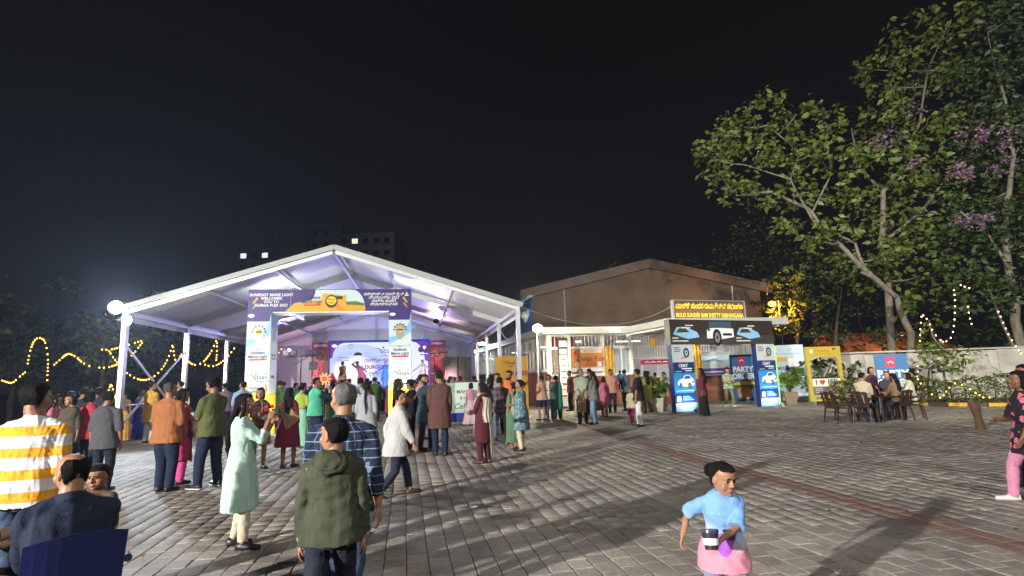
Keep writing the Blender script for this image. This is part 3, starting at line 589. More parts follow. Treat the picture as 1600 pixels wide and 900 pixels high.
pot_palm('left of two leafy palms in cream pots before the porch', p1, 1.45, 4, mat('pot_tan', (.30, .22, .13), .7)); pot_palm('palm in a cream pot right beside the grey canopy post', p2, 1.35, 5, CREAMPOT); pot_palm('potted palm beside the right tyre-advert pillar, arching fronds', p3, 1.55, 6, mat('pot_brown', (.2, .14, .09), .7))
# ================================================================ people
SKIN = {'a': (.33, .17, .10), 'b': (.24, .115, .065), 'c': (.16, .075, .042), 'd': (.42, .24, .155)}
def skin(k): return mat('skin_'+k, SKIN[k], .5, spec=.4, subsurf=.08, var=.06, vscale=14)
LIP = lambda k: mat('lip_'+k, tuple(np.array(SKIN[k])*np.array((.95, .72, .72))), .4)
HAIRM = {'black': (.012, .010, .010), 'brown': (.035, .02, .013), 'grey': (.16, .155, .15), 'salt': (.07, .068, .066)}
def hairm(k): return mat('hair_'+k, HAIRM[k], .62, spec=.12, bump=.9, bscale=46, var=.25, vscale=30, stretch=(6, 6, .6))
def ringxy(c, a, f, b, n=20, ex=.85):
    P = []
    for t in np.linspace(0, 2*math.pi, n, endpoint=False):
        x, y = math.cos(t), math.sin(t)
        P.append((c[0]+a*math.copysign(abs(x)**ex, x), c[1]+(f if y > 0 else b)*math.copysign(abs(y)**ex, y), c[2]))
    return P
TORSO_M = [(.46, .088, .058, .058), (.50, .096, .064, .068), (.54, .098, .066, .070), (.60, .088, .066, .058), (.66, .090, .068, .056), (.72, .099, .070, .062), (.77, .102, .064, .064), (.80, .092, .052, .056), (.825, .066, .040, .046), (.845, .044, .032, .040)]
TORSO_F = [(.46, .092, .058, .062), (.50, .103, .064, .074), (.54, .100, .064, .070), (.60, .078, .058, .052), (.66, .080, .066, .052), (.72, .087, .086, .056), (.77, .089, .066, .056), (.80, .080, .050, .050), (.825, .058, .036, .042), (.845, .038, .029, .036)]
HEAD = [(0, .10, .30, -.10), (.05, .19, .37, .02), (.13, .25, .392, .13), (.24, .285, .395, .22), (.36, .31, .39, .31), (.47, .325, .372, .37), (.52, .33, .365, .39), (.60, .34, .40, .41), (.72, .345, .395, .425), (.83, .31, .33, .39), (.92, .235, .22, .29), (.985, .10, .08, .12)]
def finish(mb, name, voxel, ratio=1.0, smooth=2, wr=0, m=None, parent=None, classify=None, wf=1.0, seed=0, zst=1.0):
    """Fuse the collected shapes into one continuous skin (voxel remesh), relax it, add cloth folds."""
    me = mb.mesh(name); o = bpy.data.objects.new(name, me); COL.objects.link(o)
    r = o.modifiers.new('r', 'REMESH'); r.mode = 'VOXEL'; r.voxel_size = voxel; r.adaptivity = 0
    if smooth:
        q = o.modifiers.new('s', 'SMOOTH'); q.iterations = smooth; q.factor = .5
    if ratio < 1:
        d = o.modifiers.new('d', 'DECIMATE'); d.ratio = ratio
    dg = bpy.context.evaluated_depsgraph_get(); m2 = bpy.data.meshes.new_from_object(o.evaluated_get(dg))
    o.modifiers.clear(); o.data = m2; bpy.data.meshes.remove(me); m2.name = name
    n = len(m2.vertices); co = np.empty(n*3); m2.vertices.foreach_get('co', co); co = co.reshape(-1, 3)
    if wr:
        no = np.empty(n*3); m2.vertices.foreach_get('normal', no); no = no.reshape(-1, 3)
        g = np.random.default_rng(seed+11); d = np.zeros(n)
        for k in range(9):
            L = g.uniform(.05, .17)/wf; v = g.normal(size=3)*np.array([1, 1, zst]); v /= np.linalg.norm(v); q = g.normal(size=3)*9
            s = np.sin(co@v*6.283/L+g.uniform(0, 6)+1.6*np.sin(co@q+g.uniform(0, 6)))
            d += (1-np.abs(s))*2-1.2 if k % 2 else s
        co = co+no*(d*wr/3.2)[:, None]; m2.vertices.foreach_set('co', co.ravel())
    for q in (m if isinstance(m, (list, tuple)) else [m]): m2.materials.append(q)
    if classify is not None:
        k = len(m2.polygons); c = np.empty(k*3); m2.polygons.foreach_get('center', c); m2.polygons.foreach_set('material_index', classify(c.reshape(-1, 3)).astype(np.int32))
    m2.polygons.foreach_set('use_smooth', [True]*len(m2.polygons)); m2.update()
    if parent is not None: o.parent = parent
    return o
def ik(a, b, l1, l2, hint):
    d = b-a; L = np.linalg.norm(d)
    if L > (l1+l2)*.995: b = a+d/L*(l1+l2)*.995; d = b-a; L = np.linalg.norm(d)
    u = d/L; x = (l1*l1-l2*l2+L*L)/(2*L); h = math.sqrt(max(l1*l1-x*x, 1e-6))
    p = np.array(hint, float); p = p-u*(p@u); p /= np.linalg.norm(p)+1e-9
    return a+u*x+p*h, b
ARM = {'down': (.035, .02, -.315), 'front': (-.10, .14, -.26), 'phone': (-.07, .19, -.15), 'raise': (-.07, .2, .06), 'fold': (-.16, .12, -.13), 'behind': (-.08, -.10, -.27),
       'fwd': (.02, .13, -.28), 'back': (.04, -.14, -.26), 'lap': (-.04, .19, -.24), 'hip': (.0, .02, -.22), 'chin': (-.10, .14, .0), 'up': (.02, .16, .16), 'bag': (.02, .08, -.30), 'side': (.20, .10, -.16)}
def limb(mb, pts, rs, n=12):
    mb.tube(pts, rs, n)
    for p, r in zip(pts[1:-1], rs[1:-1]): mb.ell(p, (r*.98,)*3, 10, 6)
def hand(mb, w, d, nrm, side, sz, curl=.35, lod=1.0):
    d = d/np.linalg.norm(d); nrm = nrm-d*(nrm@d); nrm /= np.linalg.norm(nrm)+1e-9; t = np.cross(d, nrm)*side
    # palm: flattened loft along d ; t points to the thumb side
    rings = []
    for k, (s, hw, ht) in enumerate(((-.02, .024, .019), (.02, .031, .017), (.055, .040, .016), (.088, .041, .013), (.1, .036, .010))):
        c = w+d*s*sz; rings.append([c+(math.cos(a)*t*hw+math.sin(a)*nrm*ht)*sz for a in np.linspace(0, 2*math.pi, 12, endpoint=False)])
    mb.rings(rings)
    for i, (off, ln, r) in enumerate(((.030, .070, .0085), (.0105, .080, .0088), (-.0095, .074, .0084), (-.028, .058, .0075))):
        p = w+(d*.09+t*off)*sz; a = 0; P = [p-d*.02*sz, p]; spread = t*off*.9
        for j, fr in enumerate((.45, .32, .25)):
            a += curl*(.75+.5*((i*7+j*3) % 5)/5)
            p = p+(d*math.cos(a)+nrm*math.sin(a)+spread)*ln*fr*sz; P.append(p)
        mb.tube(P, [r*sz*lod*q for q in (1.1, 1.1, 1.0, .92, .72)], 8)
    p = w+(d*.025+t*.028)*sz; q = (d*.72+t*.62+nrm*.35); q /= np.linalg.norm(q); q2 = d*.9+nrm*.45+t*.1; q2 /= np.linalg.norm(q2)
    mb.tube([p-q*.012*sz, p+q*.03*sz, p+q*.034*sz+q2*.026*sz, p+q*.034*sz+q2*.05*sz], [r*sz*lod for r in (.014, .012, .0095, .007)], 8)
def person(label, loc, face, H=1.7, sex='m', q='mid', sk='b', arms=('down', 'down'), legs='stand', wear=(), hair='short', hcol='black', yaw=0, nod=0, lean=0, slean=0, fat=1.0, kid=0, group=None,
           curl=.35, eyes=False, spread=.0, elbow=None, seat=.45, z0=0.0, tilt=0, foot=None, beard=False, palm=None):
    vox, ratio, lod = {'near': (.0055, .6, 1.0), 'mid': (.009, .3, 1.15), 'far': (.013, .4, 1.6)}[q]
    vox *= H/1.7; cv = {'near': .009, 'mid': .012, 'far': .016}[q]*H/1.7; cr = {'near': .7, 'mid': .45, 'far': .5}[q]
    seed = abs(hash(label)) % 9999 if False else sum(ord(c)*(i+1) for i, c in enumerate(label)) % 9999
    root_loc = (loc[0], loc[1], z0)
    if yaw == 0 and nod == 0: yaw, nod = 22*math.sin(seed*3.1), 5*math.sin(seed*.7)+3
    T = [list(r) for r in (TORSO_F if sex == 'f' else TORSO_M)]
    for r in T:
        bell = math.exp(-((r[0]-.60)/.09)**2)
        r[1] *= 1+(fat-1)*.6; r[2] *= 1+(fat-1)*(.5+1.1*bell); r[3] *= 1+(fat-1)*.4
    hh = H*(.136+.05*kid); headw = 1+.0*kid
    hz = .50; dz = 0.0
    if legs == 'sit': dz = (seat+.085*H-.50*H*.985)
    if legs in ('walk', 'walkR', 'run'): dz = -.03*H
    def tr(p):                                                          # torso point (metres) -> posed
        k = (p[2]-.5*H)/(.33*H); return np.array([p[0]+slean*max(k, 0)*H*.3, p[1]+lean*max(k, 0)*H*.3, p[2]+dz])
    def trz(ring): return [tr(np.array(p)) for p in ring]
    sw = .107 if sex == 'm' else .093
    if kid: sw *= .95
    SH = {s: tr(np.array([s*sw*H*(1+(fat-1)*.35), -.004*H, .785*H])) for s in (-1, 1)}
    neck = tr(np.array([0, 0, .835*H])); pivot = tr(np.array([0, .006*H, H-hh*.86]))
    Rh = np.array((Euler((rad(-nod), rad(tilt), rad(yaw)), 'ZXY' if False else 'XYZ')).to_matrix())
    Rh = np.array(Matrix.Rotation(rad(yaw), 3, 'Z') @ Matrix.Rotation(rad(-nod), 3, 'X') @ Matrix.Rotation(rad(tilt), 3, 'Y'))
    def hd(p): return pivot+Rh@((np.array(p, float)-np.array([0, .0, .14]))*hh)
    def hdi(P): return ((P-pivot)@Rh)/hh+np.array([0, 0, .14])
    # --- legs
    HIP = {s: np.array([s*.052*H, 0, .50*H*.985+dz]) for s in (-1, 1)}
    st = {}
    if legs == 'sit':
        for s in (-1, 1): st[s] = np.array([s*(.075+spread)*H, .215*H, .04*H])
    elif legs == 'walk':
        st = {-1: np.array([-.04*H, .15*H, .04*H]), 1: np.array([.045*H, -.17*H, .065*H])}
    elif legs == 'walkR':
        st = {1: np.array([.04*H, .15*H, .04*H]), -1: np.array([-.045*H, -.17*H, .065*H])}
    elif legs == 'wide': st = {s: np.array([s*.095*H, .0 if s > 0 else .03*H, .04*H]) for s in (-1, 1)}
    elif legs == 'run': st = {-1: np.array([-.05*H, .1*H, .04*H]), 1: np.array([.05*H, -.16*H, .16*H])}
    else:
        v1, v2 = math.sin(seed*1.7), math.sin(seed*2.9+1); st = {s: np.array([(s*(.056+spread)+.012*v1)*H, (.012*s+.032*s*v2)*H, .04*H]) for s in (-1, 1)}
        if slean == 0: slean = .10*v1
    LEG = {}
    for s in (-1, 1):
        k, a = ik(HIP[s], st[s], .2315*H, .2235*H, (s*.25, 1, .1)); LEG[s] = (HIP[s], k, a)
    fdir = {}
    for s in (-1, 1):
        a = rad(-s*9 if foot is None else -s*foot); fdir[s] = np.array([math.sin(-a) if False else -math.sin(a), math.cos(a), 0]);
        if legs in ('walk', 'walkR', 'run') and st[s][1] < 0: fdir[s] = np.array([0, .86, -.5])
    # --- arms
    A = {}
    for i, s in ((0, -1), (1, 1)):
        p = arms[i]; p = ARM[p] if isinstance(p, str) else p
        w = SH[s]+np.array([s*p[0], p[1]+lean*.15, p[2]])*H
        hint = elbow[i] if elbow and elbow[i] is not None else (s*.45, -.7, -.5)
        e_, w = ik(SH[s], w, .165*H, .145*H, hint); A[s] = (SH[s], e_, w)
    # --- body skin
    mb = MB(); off = 0
    mb.rings([trz(ringxy((0, 0, r[0]*H), r[1]*H*.93, r[2]*H*.93, r[3]*H*.93)) for r in T])
    nr = .032*H*(1 if sex == 'm' else .88)*(1+(fat-1)*.5)
    mb.tube([tr(np.array([0, -.006*H, .80*H])), tr(np.array([0, .0, .84*H])), hd((0, -.06, .12)), hd((0, -.05, .3))], [nr*1.5, nr*1.12, nr, nr], 14)
    mb.rings([[hd(p) for p in ringxy((0, 0, z), w, f, b, 18, .9)] for z, w, f, b in HEAD])
    kn = 1-.55*kid; mb.tube([hd((0, .375, .56)), hd((0, .385+.035*kn, .47)), hd((0, .395+.07*kn, .385)), hd((0, .39, .345))], [.03*hh, .045*hh, .068*hh, .05*hh], 8)      # nose
    for s in (-1, 1):
        mb.ell(hd((s*.05, .385+.03*kn, .365)), (.045*hh, .04*hh, .036*hh), 8, 5)
        mb.ell(hd((s*.335, -.03, .45)), (.045*hh, .085*hh, .14*hh), 8, 6, Rh)
        mb.ell(hd((s*.14, .29, .34)), (.17*hh, .075*hh, .17*hh), 14, 8, Rh)
        mb.ell(hd((s*.15, .365, .605)), (.12*hh, .045*hh, .035*hh), 8, 5, Rh)
    mb.ell(hd((0, .40, .232)), (.105*hh, .035*hh, .026*hh), 10, 5, Rh); mb.ell(hd((0, .392, .185)), (.09*hh, .036*hh, .028*hh), 10, 5, Rh)
    mb.ell(hd((0, .345, .07)), (.10*hh, .06*hh, .06*hh), 8, 5, Rh)
    lr = 1+(fat-1)*.6
    for s in (-1, 1):
        h, k, a = LEG[s]
        limb(mb, [h+np.array([0, 0, .01*H]), h*.6+k*.4, k, k*.62+a*.38, a], [.052*H*lr, .045*H*lr, .031*H, .031*H, .020*H])
        f = fdir[s]; u = np.array([0, 0, 1.]); hl = a-np.array([0, 0, .02*H])
        mb.tube([hl-f*.03*H, hl+f*.02*H+u*.004*H, hl+f*.07*H-u*.006*H, hl+f*.105*H-u*.012*H], [.018*H, .022*H, .020*H, .012*H], 10)
        S_, e_, w = A[s]
        ar = (1 if sex == 'm' else .86)*(1+(fat-1)*.5)
        mb.ell(S_, (.029*H,)*3, 10, 7); mb.tube([tr(np.array([s*.015*H, -.004*H, .832*H])), S_*.6+tr(np.array([s*.02*H, -.004*H, .822*H]))*.4, S_], [.026*H, .027*H, .026*H], 10)
        ar = (1 if sex == 'm' else .86)*(1+(fat-1)*.5)
        limb(mb, [S_, S_*.5+e_*.5, e_, e_*.6+w*.4, w], [.028*H*ar, .029*H*ar, .022*H*ar, .022*H*ar, .0155*H*ar])
        d = w-e_; pn = np.array([-s*1.0, .1, -.1]) if palm is None or palm[0 if s < 0 else 1] is None else np.array(palm[0 if s < 0 else 1], float)
        hand(mb, w, d, pn, -s, H/1.75*(1.0 if sex == 'm' else .9)*(1.1 if q == 'far' else 1), curl, lod)
    def cls(c):
        l = hdi(c); a = np.zeros(len(c))
        a[(np.abs(l[:, 0]) < .115-abs(l[:, 2]-.208)*1.2) & (np.abs(l[:, 2]-.208) < .036) & (l[:, 1] > .37)] = 1
        if hair in ('bald',): pass
        if beard: a[(l[:, 1] > .02) & (l[:, 2] < .33-np.maximum(0, .25-l[:, 1])*-.6) & (l[:, 2] > -.06) & ~((np.abs(l[:, 0]) < .12) & (np.abs(l[:, 2]-.208) < .035)) & ((l[:, 2] < .30) | (np.abs(l[:, 0]) > .2))] = 2
        return a
    root = finish(mb, 'person', vox, ratio, 2, m=[skin(sk), LIP(sk), hairm(hcol)], classify=cls)
    root.location = root_loc; root.rotation_euler = (0, 0, rad(face)); tag(root, label, 'person', group)
    if eyes:
        for s in (-1, 1):
            b = MB(); ke = 1+.35*kid; b.ell((0, 0, 0), (.056*hh*ke, .04*hh, .030*hh*ke), 12, 8); b.cur = 1; b.ell((0, .02*hh, 0), (.03*hh*ke, .028*hh, .031*hh*ke), 10, 6)
            o = b.build('eye', [mat('eye_white', (.32, .29, .27), .3), mat('iris', (.012, .007, .005), .15)], root, smooth=True); o.matrix_local = Matrix.Translation(hd((s*.148, .328, .505))) @ Matrix(Rh.tolist()).to_4x4()
            b = MB(); b.tube([hd((s*.06, .405, .60)), hd((s*.15, .415, .632)), hd((s*.25, .365, .60))], [.014*hh, .018*hh, .008*hh], 6); b.build('eyebrow', hairm('black'), root, smooth=True)
            b = MB(); b.tube([hd((s*.085, .372, .525)), hd((s*.15, .384, .548)), hd((s*.215, .355, .52))], [.009*hh]*3, 6); b.build('eyelid', hairm('black'), root, smooth=True)
    # --- hair
    HB = MB()
    if hair not in ('none',):
        vol = {'big': 1.28, 'bald': 1.025, 'crop': 1.035, 'hat': 1.04, 'bun': 1.05, 'pony': 1.05, 'braid': 1.05}.get(hair, 1.09)
        fr = {.28: -.16, .4: -.10, .52: -.06, .62: .02, .70: .18, .77: .33, .84: .35, .92: .25, .985: .10}
        if sex == 'f': fr = {.22: -.10, .4: -.04, .52: .04, .62: .13, .70: .21, .76: .29, .81: .335, .86: .33, .93: .24, .985: .10}
        if hair == 'bald': fr = {.2: -.18, .3: -.13, .42: -.09, .52: -.05, .62: -.03, .72: -.06, .82: -.12, .88: -.18}
        if hair == 'crop': fr = {.30: -.16, .42: -.10, .52: -.07, .62: .0, .70: .1, .78: .26, .86: .30, .93: .22, .985: .1}
        zs = sorted(fr); R = []
        for z in zs:
            w = np.interp(z, [r[0] for r in HEAD], [r[1] for r in HEAD]); bk = np.interp(z, [r[0] for r in HEAD], [r[3] for r in HEAD])
            f = fr[z]; wv = w*vol+.012; cy_ = min(f-.05, -.12)
            zz = z if z < .6 else .6+(z-.6)*(1+(vol-1)*1.4)
            R.append([hd(p) for p in ringxy((0, cy_, zz), wv, (f-cy_)*(vol if f > .1 else 1), bk*vol+cy_+.012, 18, .85)])
        HB.rings(R)
        if vol > 1.05: HB.ell(hd((0, -.04, .92)), (.24*hh*vol, .27*hh*vol, .12*hh*vol), 12, 7, Rh)
        if hair in ('long', 'longer'):
            n = .95 if hair == 'long' else 1.5
            P = [hd((0, -.30, .62)), hd((0, -.36, .25)), tr(np.array([0, -.075*H, .80*H])), tr(np.array([0, -.082*H, (.80-.10*n)*H]))+0, tr(np.array([.01*H, -.07*H, (.80-.15*n)*H]))]
            rr = []
            for p, wd, dp in zip(P, (.34, .37, .40, .36, .16), (.2, .19, .15, .13, .06)):
                rr.append([p+Rh@np.array([math.cos(t)*wd*hh, math.sin(t)*dp*hh, 0]) for t in np.linspace(0, 2*math.pi, 16, endpoint=False)])
            HB.rings(rr)
            for s in (-1, 1): HB.tube([hd((s*.27, .02, .80)), hd((s*.36, .06, .5)), hd((s*.35, .02, .15)), tr(np.array([s*.062*H, -.01*H, .80*H])), tr(np.array([s*.07*H, -.03*H, .735*H]))], [.10*hh, .10*hh, .11*hh, .10*hh, .04*hh], 8)
        if hair == 'bob':
            HB.rings([[hd((math.cos(t)*w, -.08+math.sin(t)*d if math.sin(t) < .3 else -.08+.3*d, z)) for t in np.linspace(0, 2*math.pi, 18, endpoint=False)] for z, w, d in ((.0, .40, .40), (.2, .43, .44), (.45, .43, .47), (.7, .38, .46))])
        if hair == 'bun': HB.ell(hd((0, -.52, .50+.12*kid)), ((.2+.06*kid)*hh, (.17+.06*kid)*hh, (.2+.06*kid)*hh), 12, 8)
        if hair == 'topknot': HB.ell(hd((.0, -.42, .72)), (.19*hh, .2*hh, .19*hh), 12, 8); HB.ell(hd((0, -.54, .62)), (.12*hh,)*3, 10, 6)
        if hair == 'pony': HB.tube([hd((0, -.38, .66)), hd((0, -.55, .55)), hd((.02, -.58, .2)), hd((.04, -.52, -.25)), hd((.03, -.48, -.6))], [.1*hh, .12*hh, .13*hh, .10*hh, .03*hh], 10)
        if hair == 'braid': HB.tube([hd((0, -.40, .35)), hd((0, -.45, .1)), tr(np.array([0, -.085*H, .76*H])), tr(np.array([.01*H, -.085*H, .66*H])), tr(np.array([.01*H, -.08*H, .56*H]))], [.14*hh, .12*hh, .1*hh, .09*hh, .03*hh], 10)
        HO = finish(HB, 'hair', {'near': .0055, 'mid': .010, 'far': .014}[q]*max(hh/.22, .7), 1 if q == 'near' else .5, 2, (.0022 if q == 'near' else .004)*hh/.22*(3 if hair == 'big' else 1), hairm(hcol), root, wf=1.6, seed=seed, zst=.25)
        if q != 'far':                                                # loose strands over the combed mass
            hm = HO.data; k_ = len(hm.polygons); c_ = np.empty(k_*3); n_ = np.empty(k_*3); hm.polygons.foreach_get('center', c_); hm.polygons.foreach_get('normal', n_); c_ = c_.reshape(-1, 3); n_ = n_.reshape(-1, 3)
            g = np.random.default_rng(seed); ns_ = 2600 if q == 'near' else 420; ix = g.integers(0, k_, ns_); c_ = c_[ix]; n_ = n_[ix]; cr0 = hd((0, -.15, 1.0))
            d_ = (c_-cr0); d_[:, 2] = -np.abs(d_[:, 2])-.05*hh
            if hair in ('bun', 'pony', 'braid', 'topknot'): d_ = hd((0, -.6, .5))-c_; d_ += g.normal(size=d_.shape)*(.17 if hair in ('short', 'big', 'crop', 'long', 'longer', 'bob') else .09)*hh; d_ -= n_*(d_*n_).sum(1)[:, None]; d_ /= np.linalg.norm(d_, axis=1)[:, None]+1e-9; d_ = d_+n_*g.uniform(.0, {'big': .25, 'short': .11, 'crop': .07}.get(hair, .05), ns_)[:, None]
            L_ = hh*g.uniform(.08, {'big': .24, 'short': .17, 'crop': .10, 'bun': .12}.get(hair, .22), ns_)[:, None]; w_ = np.cross(d_, n_)*(hh*(.010 if q == 'near' else .022)); p_ = c_-n_*.004*hh
            V_ = np.stack([p_+w_, p_-w_, p_+d_*L_*.6+n_*.015*hh, p_+d_*L_-n_*.01*hh], 1).reshape(-1, 3); F_ = np.array([[0, 1, 2], [2, 1, 3]])[None]+np.arange(ns_)[:, None, None]*4
            sm_ = bpy.data.meshes.new('strands'); sm_.from_pydata(V_.tolist(), [], F_.reshape(-1, 3).tolist()); tag(put('strands', sm_, hairm(hcol), HO), kind='stuff')
    # --- clothes
    TA = np.array(T)
    def prof(z): return [np.interp(z, TA[:, 0], TA[:, i]) for i in (1, 2, 3)]
    O = {'near': .012, 'mid': .014, 'far': .018}[q]*H/1.7
    mx = max(st[1][1], st[-1][1])+.05*H; mn = min(st[1][1], st[-1][1])-.03*H
    def lower(z, o, flare=0, folds=0, ph=0):                           # a ring of a skirt or a kurta below the hip, wrapped round both legs
        k = (.50*H-z)/(.46*H); k = min(max(k, 0), 1)
        if legs == 'sit': return None
        a = .103*H*(1+(fat-1)*.5)+o+flare*k; f = .066*H+o+k*(max(mx*.75-.066*H, 0)+flare*.8); b = .072*H+o+k*(max(-mn*.75-.072*H, 0)+flare*.8)
        P = []
        for t in np.linspace(0, 2*math.pi, 72 if folds else 24, endpoint=False):
            g = 1+folds*k*(math.sin(9*t+ph)*.6+math.sin(15*t+ph*2)*.4+.3*math.sin(23*t))
            x, y = math.cos(t), math.sin(t); P.append((a*g*math.copysign(abs(x)**.9, x), (f if y > 0 else b)*g*math.copysign(abs(y)**.9, y), z+dz))
        return P
    def sit_lap(B, r0, zto):
        for s in (-1, 1):
            h, k, a = LEG[s]; B.tube([h, k, k*(1-zto)+a*zto], [.066*H*r0, .054*H*r0, .056*H*r0], 12); B.ell(k, (.053*H*r0,)*3, 10, 6)
    for kind, mm, *rest in wear:
        k = rest[0] if rest else {}; B = MB(); nm = k.get('name', kind); o = O*k.get('loose', 1)+(.5*k.get('wr', .004)*H/1.7 if kind in ('shirt', 'kurta') else 0)+(.003*H if kind in ('shirt', 'kurta') else 0)
        if kind in ('shirt', 'kurta'):
            hem = k.get('hem', .47 if kind == 'shirt' else .27); R = []
            if hem < .5 and legs == 'sit': R.append(trz(ringxy((0, 0, .475*H), .1*H+o, .07*H+o, .07*H+o)))
            elif hem < .5:
                for z in np.linspace(hem, .49, 6): R.append(lower(z*H, o*2.1+.006*H, k.get('flare', .02)*H, k.get('folds', .035 if kind == 'kurta' else 0), seed))
            R72 = len(R[0]) if R else 24
            for z in np.linspace(max(hem, .52), .80, 9):
                a, f, b = prof(z); R.append(trz(ringxy((0, 0, z*H), a*H+o*(2. if z < .60 else 1.1), f*H+o*(2. if z < .60 else 1.1), b*H+o*(2. if z < .66 else 1.1), R72)))
            for z, a, f, b in ((.822, .070, .042, .048), (.84, .048, .034, .041), (.852, .038, .030, .036)): R.append(trz(ringxy((0, 0, z*H), a*H+o*.6, f*H+o*.6, b*H+o*.6, R72)))
            B.rings(R)
            if kind == 'kurta' and legs == 'sit': sit_lap(B, 1.12, .25)
            t = k.get('sleeve', .5 if sex == 'm' else .5)
            for s in (-1, 1):
                S_, e_, w = A[s]; fa = (1 if sex == 'm' else .9)*(1+(fat-1)*.5)*H; B.ell(S_, (.029*fa+o*.7,)*3, 12, 8); P, rr = [S_], [.029*fa+o*.7]
                B.tube([tr(np.array([s*.015*H, -.004*H, .832*H])), S_*.6+tr(np.array([s*.02*H, -.004*H, .822*H]))*.4, S_], [.026*H+o*.6, .027*fa+o*.7, .027*fa+o*.7], 12)
                L = t*2
                if L <= 1: P += [S_*(1-L*.5)+e_*L*.5, S_*(1-L)+e_*L]; rr += [.029*fa+o*1.0, .029*fa+o*1.3]
                else: P += [S_*.5+e_*.5, e_, e_*(1-(L-1))+w*(L-1)]; rr += [.028*fa+o*.95, .024*fa+o*.95, (.017 if L > 1.7 else .021)*fa+o*.9]
                B.tube(P, rr, 14); [B.ell(p, (r_*.98,)*3, 10, 6) for p, r_ in zip(P[1:-1], rr[1:-1])]
            if k.get('collar'): B.tube([tr(np.array([0, -.004*H, .83*H])), tr(np.array([0, 0, .862*H]))], [nr*1.5+.004, nr*1.22+.004], 14)
            if k.get('hood'):
                B.ell(tr(np.array([0, -.075*H, .815*H])), (.075*H, .05*H, .055*H), 14, 8); B.tube([tr(np.array([s_*.06*H, y_*H, z_*H])) for s_, y_, z_ in ((-.6, .05, .81), (-1, -.0, .84), (-.6, -.06, .855), (.6, -.06, .855), (1, 0, .84), (.6, .05, .81))], .02*H, 8)
            ob = finish(B, nm, cv, cr, 2, k.get('wr', .0042 if kind == 'shirt' else .0032)*H/1.7, mm, root, seed=seed, wf=.8, zst=.55 if kind == 'shirt' else .3)
        elif kind == 'trousers':
            Ln = k.get('len', 1.0); w_ = k.get('w', 1.0)
            B.rings([trz(ringxy((0, 0, z*H), a*H+o*.5, f*H+o*.5, b*H+o*.5)) for z, a, f, b in ((.455, .08, .05, .055), (.49, .099, .064, .070), (.54, .100, .067, .070), (.585, .088, .066, .060))])
            for s in (-1, 1):
                h, kn, a = LEG[s]; a = a-np.array([0, 0, .012*H])
                pts = [h+np.array([0, 0, .015*H]), h*.6+kn*.4, kn]; rr = [.053*H*lr+o*.4, .047*H*lr*w_+o*.9, .036*H*w_+o]
                if Ln > .55: u = min((Ln-.5)*2, 1); pts += [kn*(1-u*.5)+a*u*.5, kn*(1-u)+a*u]; rr += [.034*H*w_+o*.8, (.028*w_ if u > .8 else .03)*H+o*.8]
                else: pts[2] = h*(1-Ln*2)+kn*Ln*2; rr[2] = .044*H*w_+o
                limb(B, pts, rr, 14)
            ob = finish(B, nm, cv, cr, 2, k.get('wr', .0036)*H/1.7, mm, root, seed=seed+3, wf=.9)
        elif kind in ('skirt', 'saree'):
            hem = k.get('hem', .02); top = k.get('top', .60)
            R = [lower(z*H, o*1.2, k.get('flare', .035)*H, k.get('folds', .06), seed) for z in np.linspace(hem, .50, 9)]
            for z in np.linspace(.53, top, 3): a, f, b = prof(z); R.append(trz(ringxy((0, 0, z*H), a*H+o*1.2, f*H+o*1.2, b*H+o*1.2, 72)))
            B.rings(R); ob = finish(B, nm, cv, cr, 1, k.get('wr', .004)*H/1.7, mm, root, seed=seed+5)
        elif kind == 'shoes':
            for s in (-1, 1):
                B = MB(); a = LEG[s][2]; f = fdir[s]; side = np.array([f[1], -f[0], 0]); side /= np.linalg.norm(side); up = np.cross(side, f); hl = a-up*.02*H; rr = []
                for t, w_, hi in ((-.042, .012, .026), (-.036, .021, .034), (.0, .024, .036), (.045, .027, .022), (.085, .027, .016), (.115, .016, .012)):
                    c = hl+f*t*H; rr.append([c+side*math.cos(q_)*w_*H+up*(math.sin(q_)*hi*H*(1 if math.sin(q_) > 0 else .62) if math.sin(q_) > -.6 else -.0165*H) for q_ in np.linspace(0, 2*math.pi, 14, endpoint=False)])
                B.rings(rr); ob = B.build('shoe', mm, root, smooth=True)
                if k.get('sole'):
                    C_ = MB(); C_.rings([[c+side*math.cos(q_)*w_*H*1.04-up*z_*H for q_ in (0, math.pi)][::1]+[c+side*math.cos(q_)*w_*H*1.04-up*(z_+.007)*H for q_ in (math.pi, 0)] for t, w_, z_ in ((-.044, .014, .0115), (-.03, .023, .0115), (.045, .028, .0115), (.085, .028, .0115), (.118, .014, .0115)) for c in (hl+f*t*H,)]); C_.build('sole', k['sole'], ob)
        elif kind in ('dupatta', 'pallu', 'shawl'):
            def sf(x, z, front, ex=0):                                  # point on the clothed torso
                if z < .5: a, f, b = .115+.02*(.5-z)/.4, .09+ (.5-z)*.05, .095+(.5-z)*.05
                else: a, f, b = prof(min(z, .82)); a += .03; f += .018; b += .018
                if sex == 'f' and front and z < .72 and z > .45: f = max(f, .085)
                c_ = math.sqrt(max(1-(x/a)**2, .04)); return tr(np.array([x*H, ((f if front else -b)*c_)*H+(ex+o*1.3)*(1 if front else -1), z*H]))
            side = k.get('side', -1); wd = k.get('w', .05); zl = k.get('front', .3); zb = k.get('backz', .3); st_ = []
            if kind == 'shawl':                                         # drawn across the back from one shoulder to the opposite hip
                for t in np.linspace(0, 1, 12): st_.append((side*.07*(1-2.4*t), .80-.26*t, False, .055+.03*t))
            else:
                x0 = k.get('x0', side*.045)
                zz = np.linspace(zl, .80, 9)
                for z in zz: st_.append((x0 if kind == 'dupatta' else np.interp(z, [zl, .58, .8], [-side*.02, -side*.02, side*.05]), z, True, wd))
                st_.append((side*.058, .828, None, wd*.8))
                for z in np.linspace(.80, zb, 9): st_.append((side*.05+side*.02*(.8-z), z, False, wd))
            nA = 11; rows = []
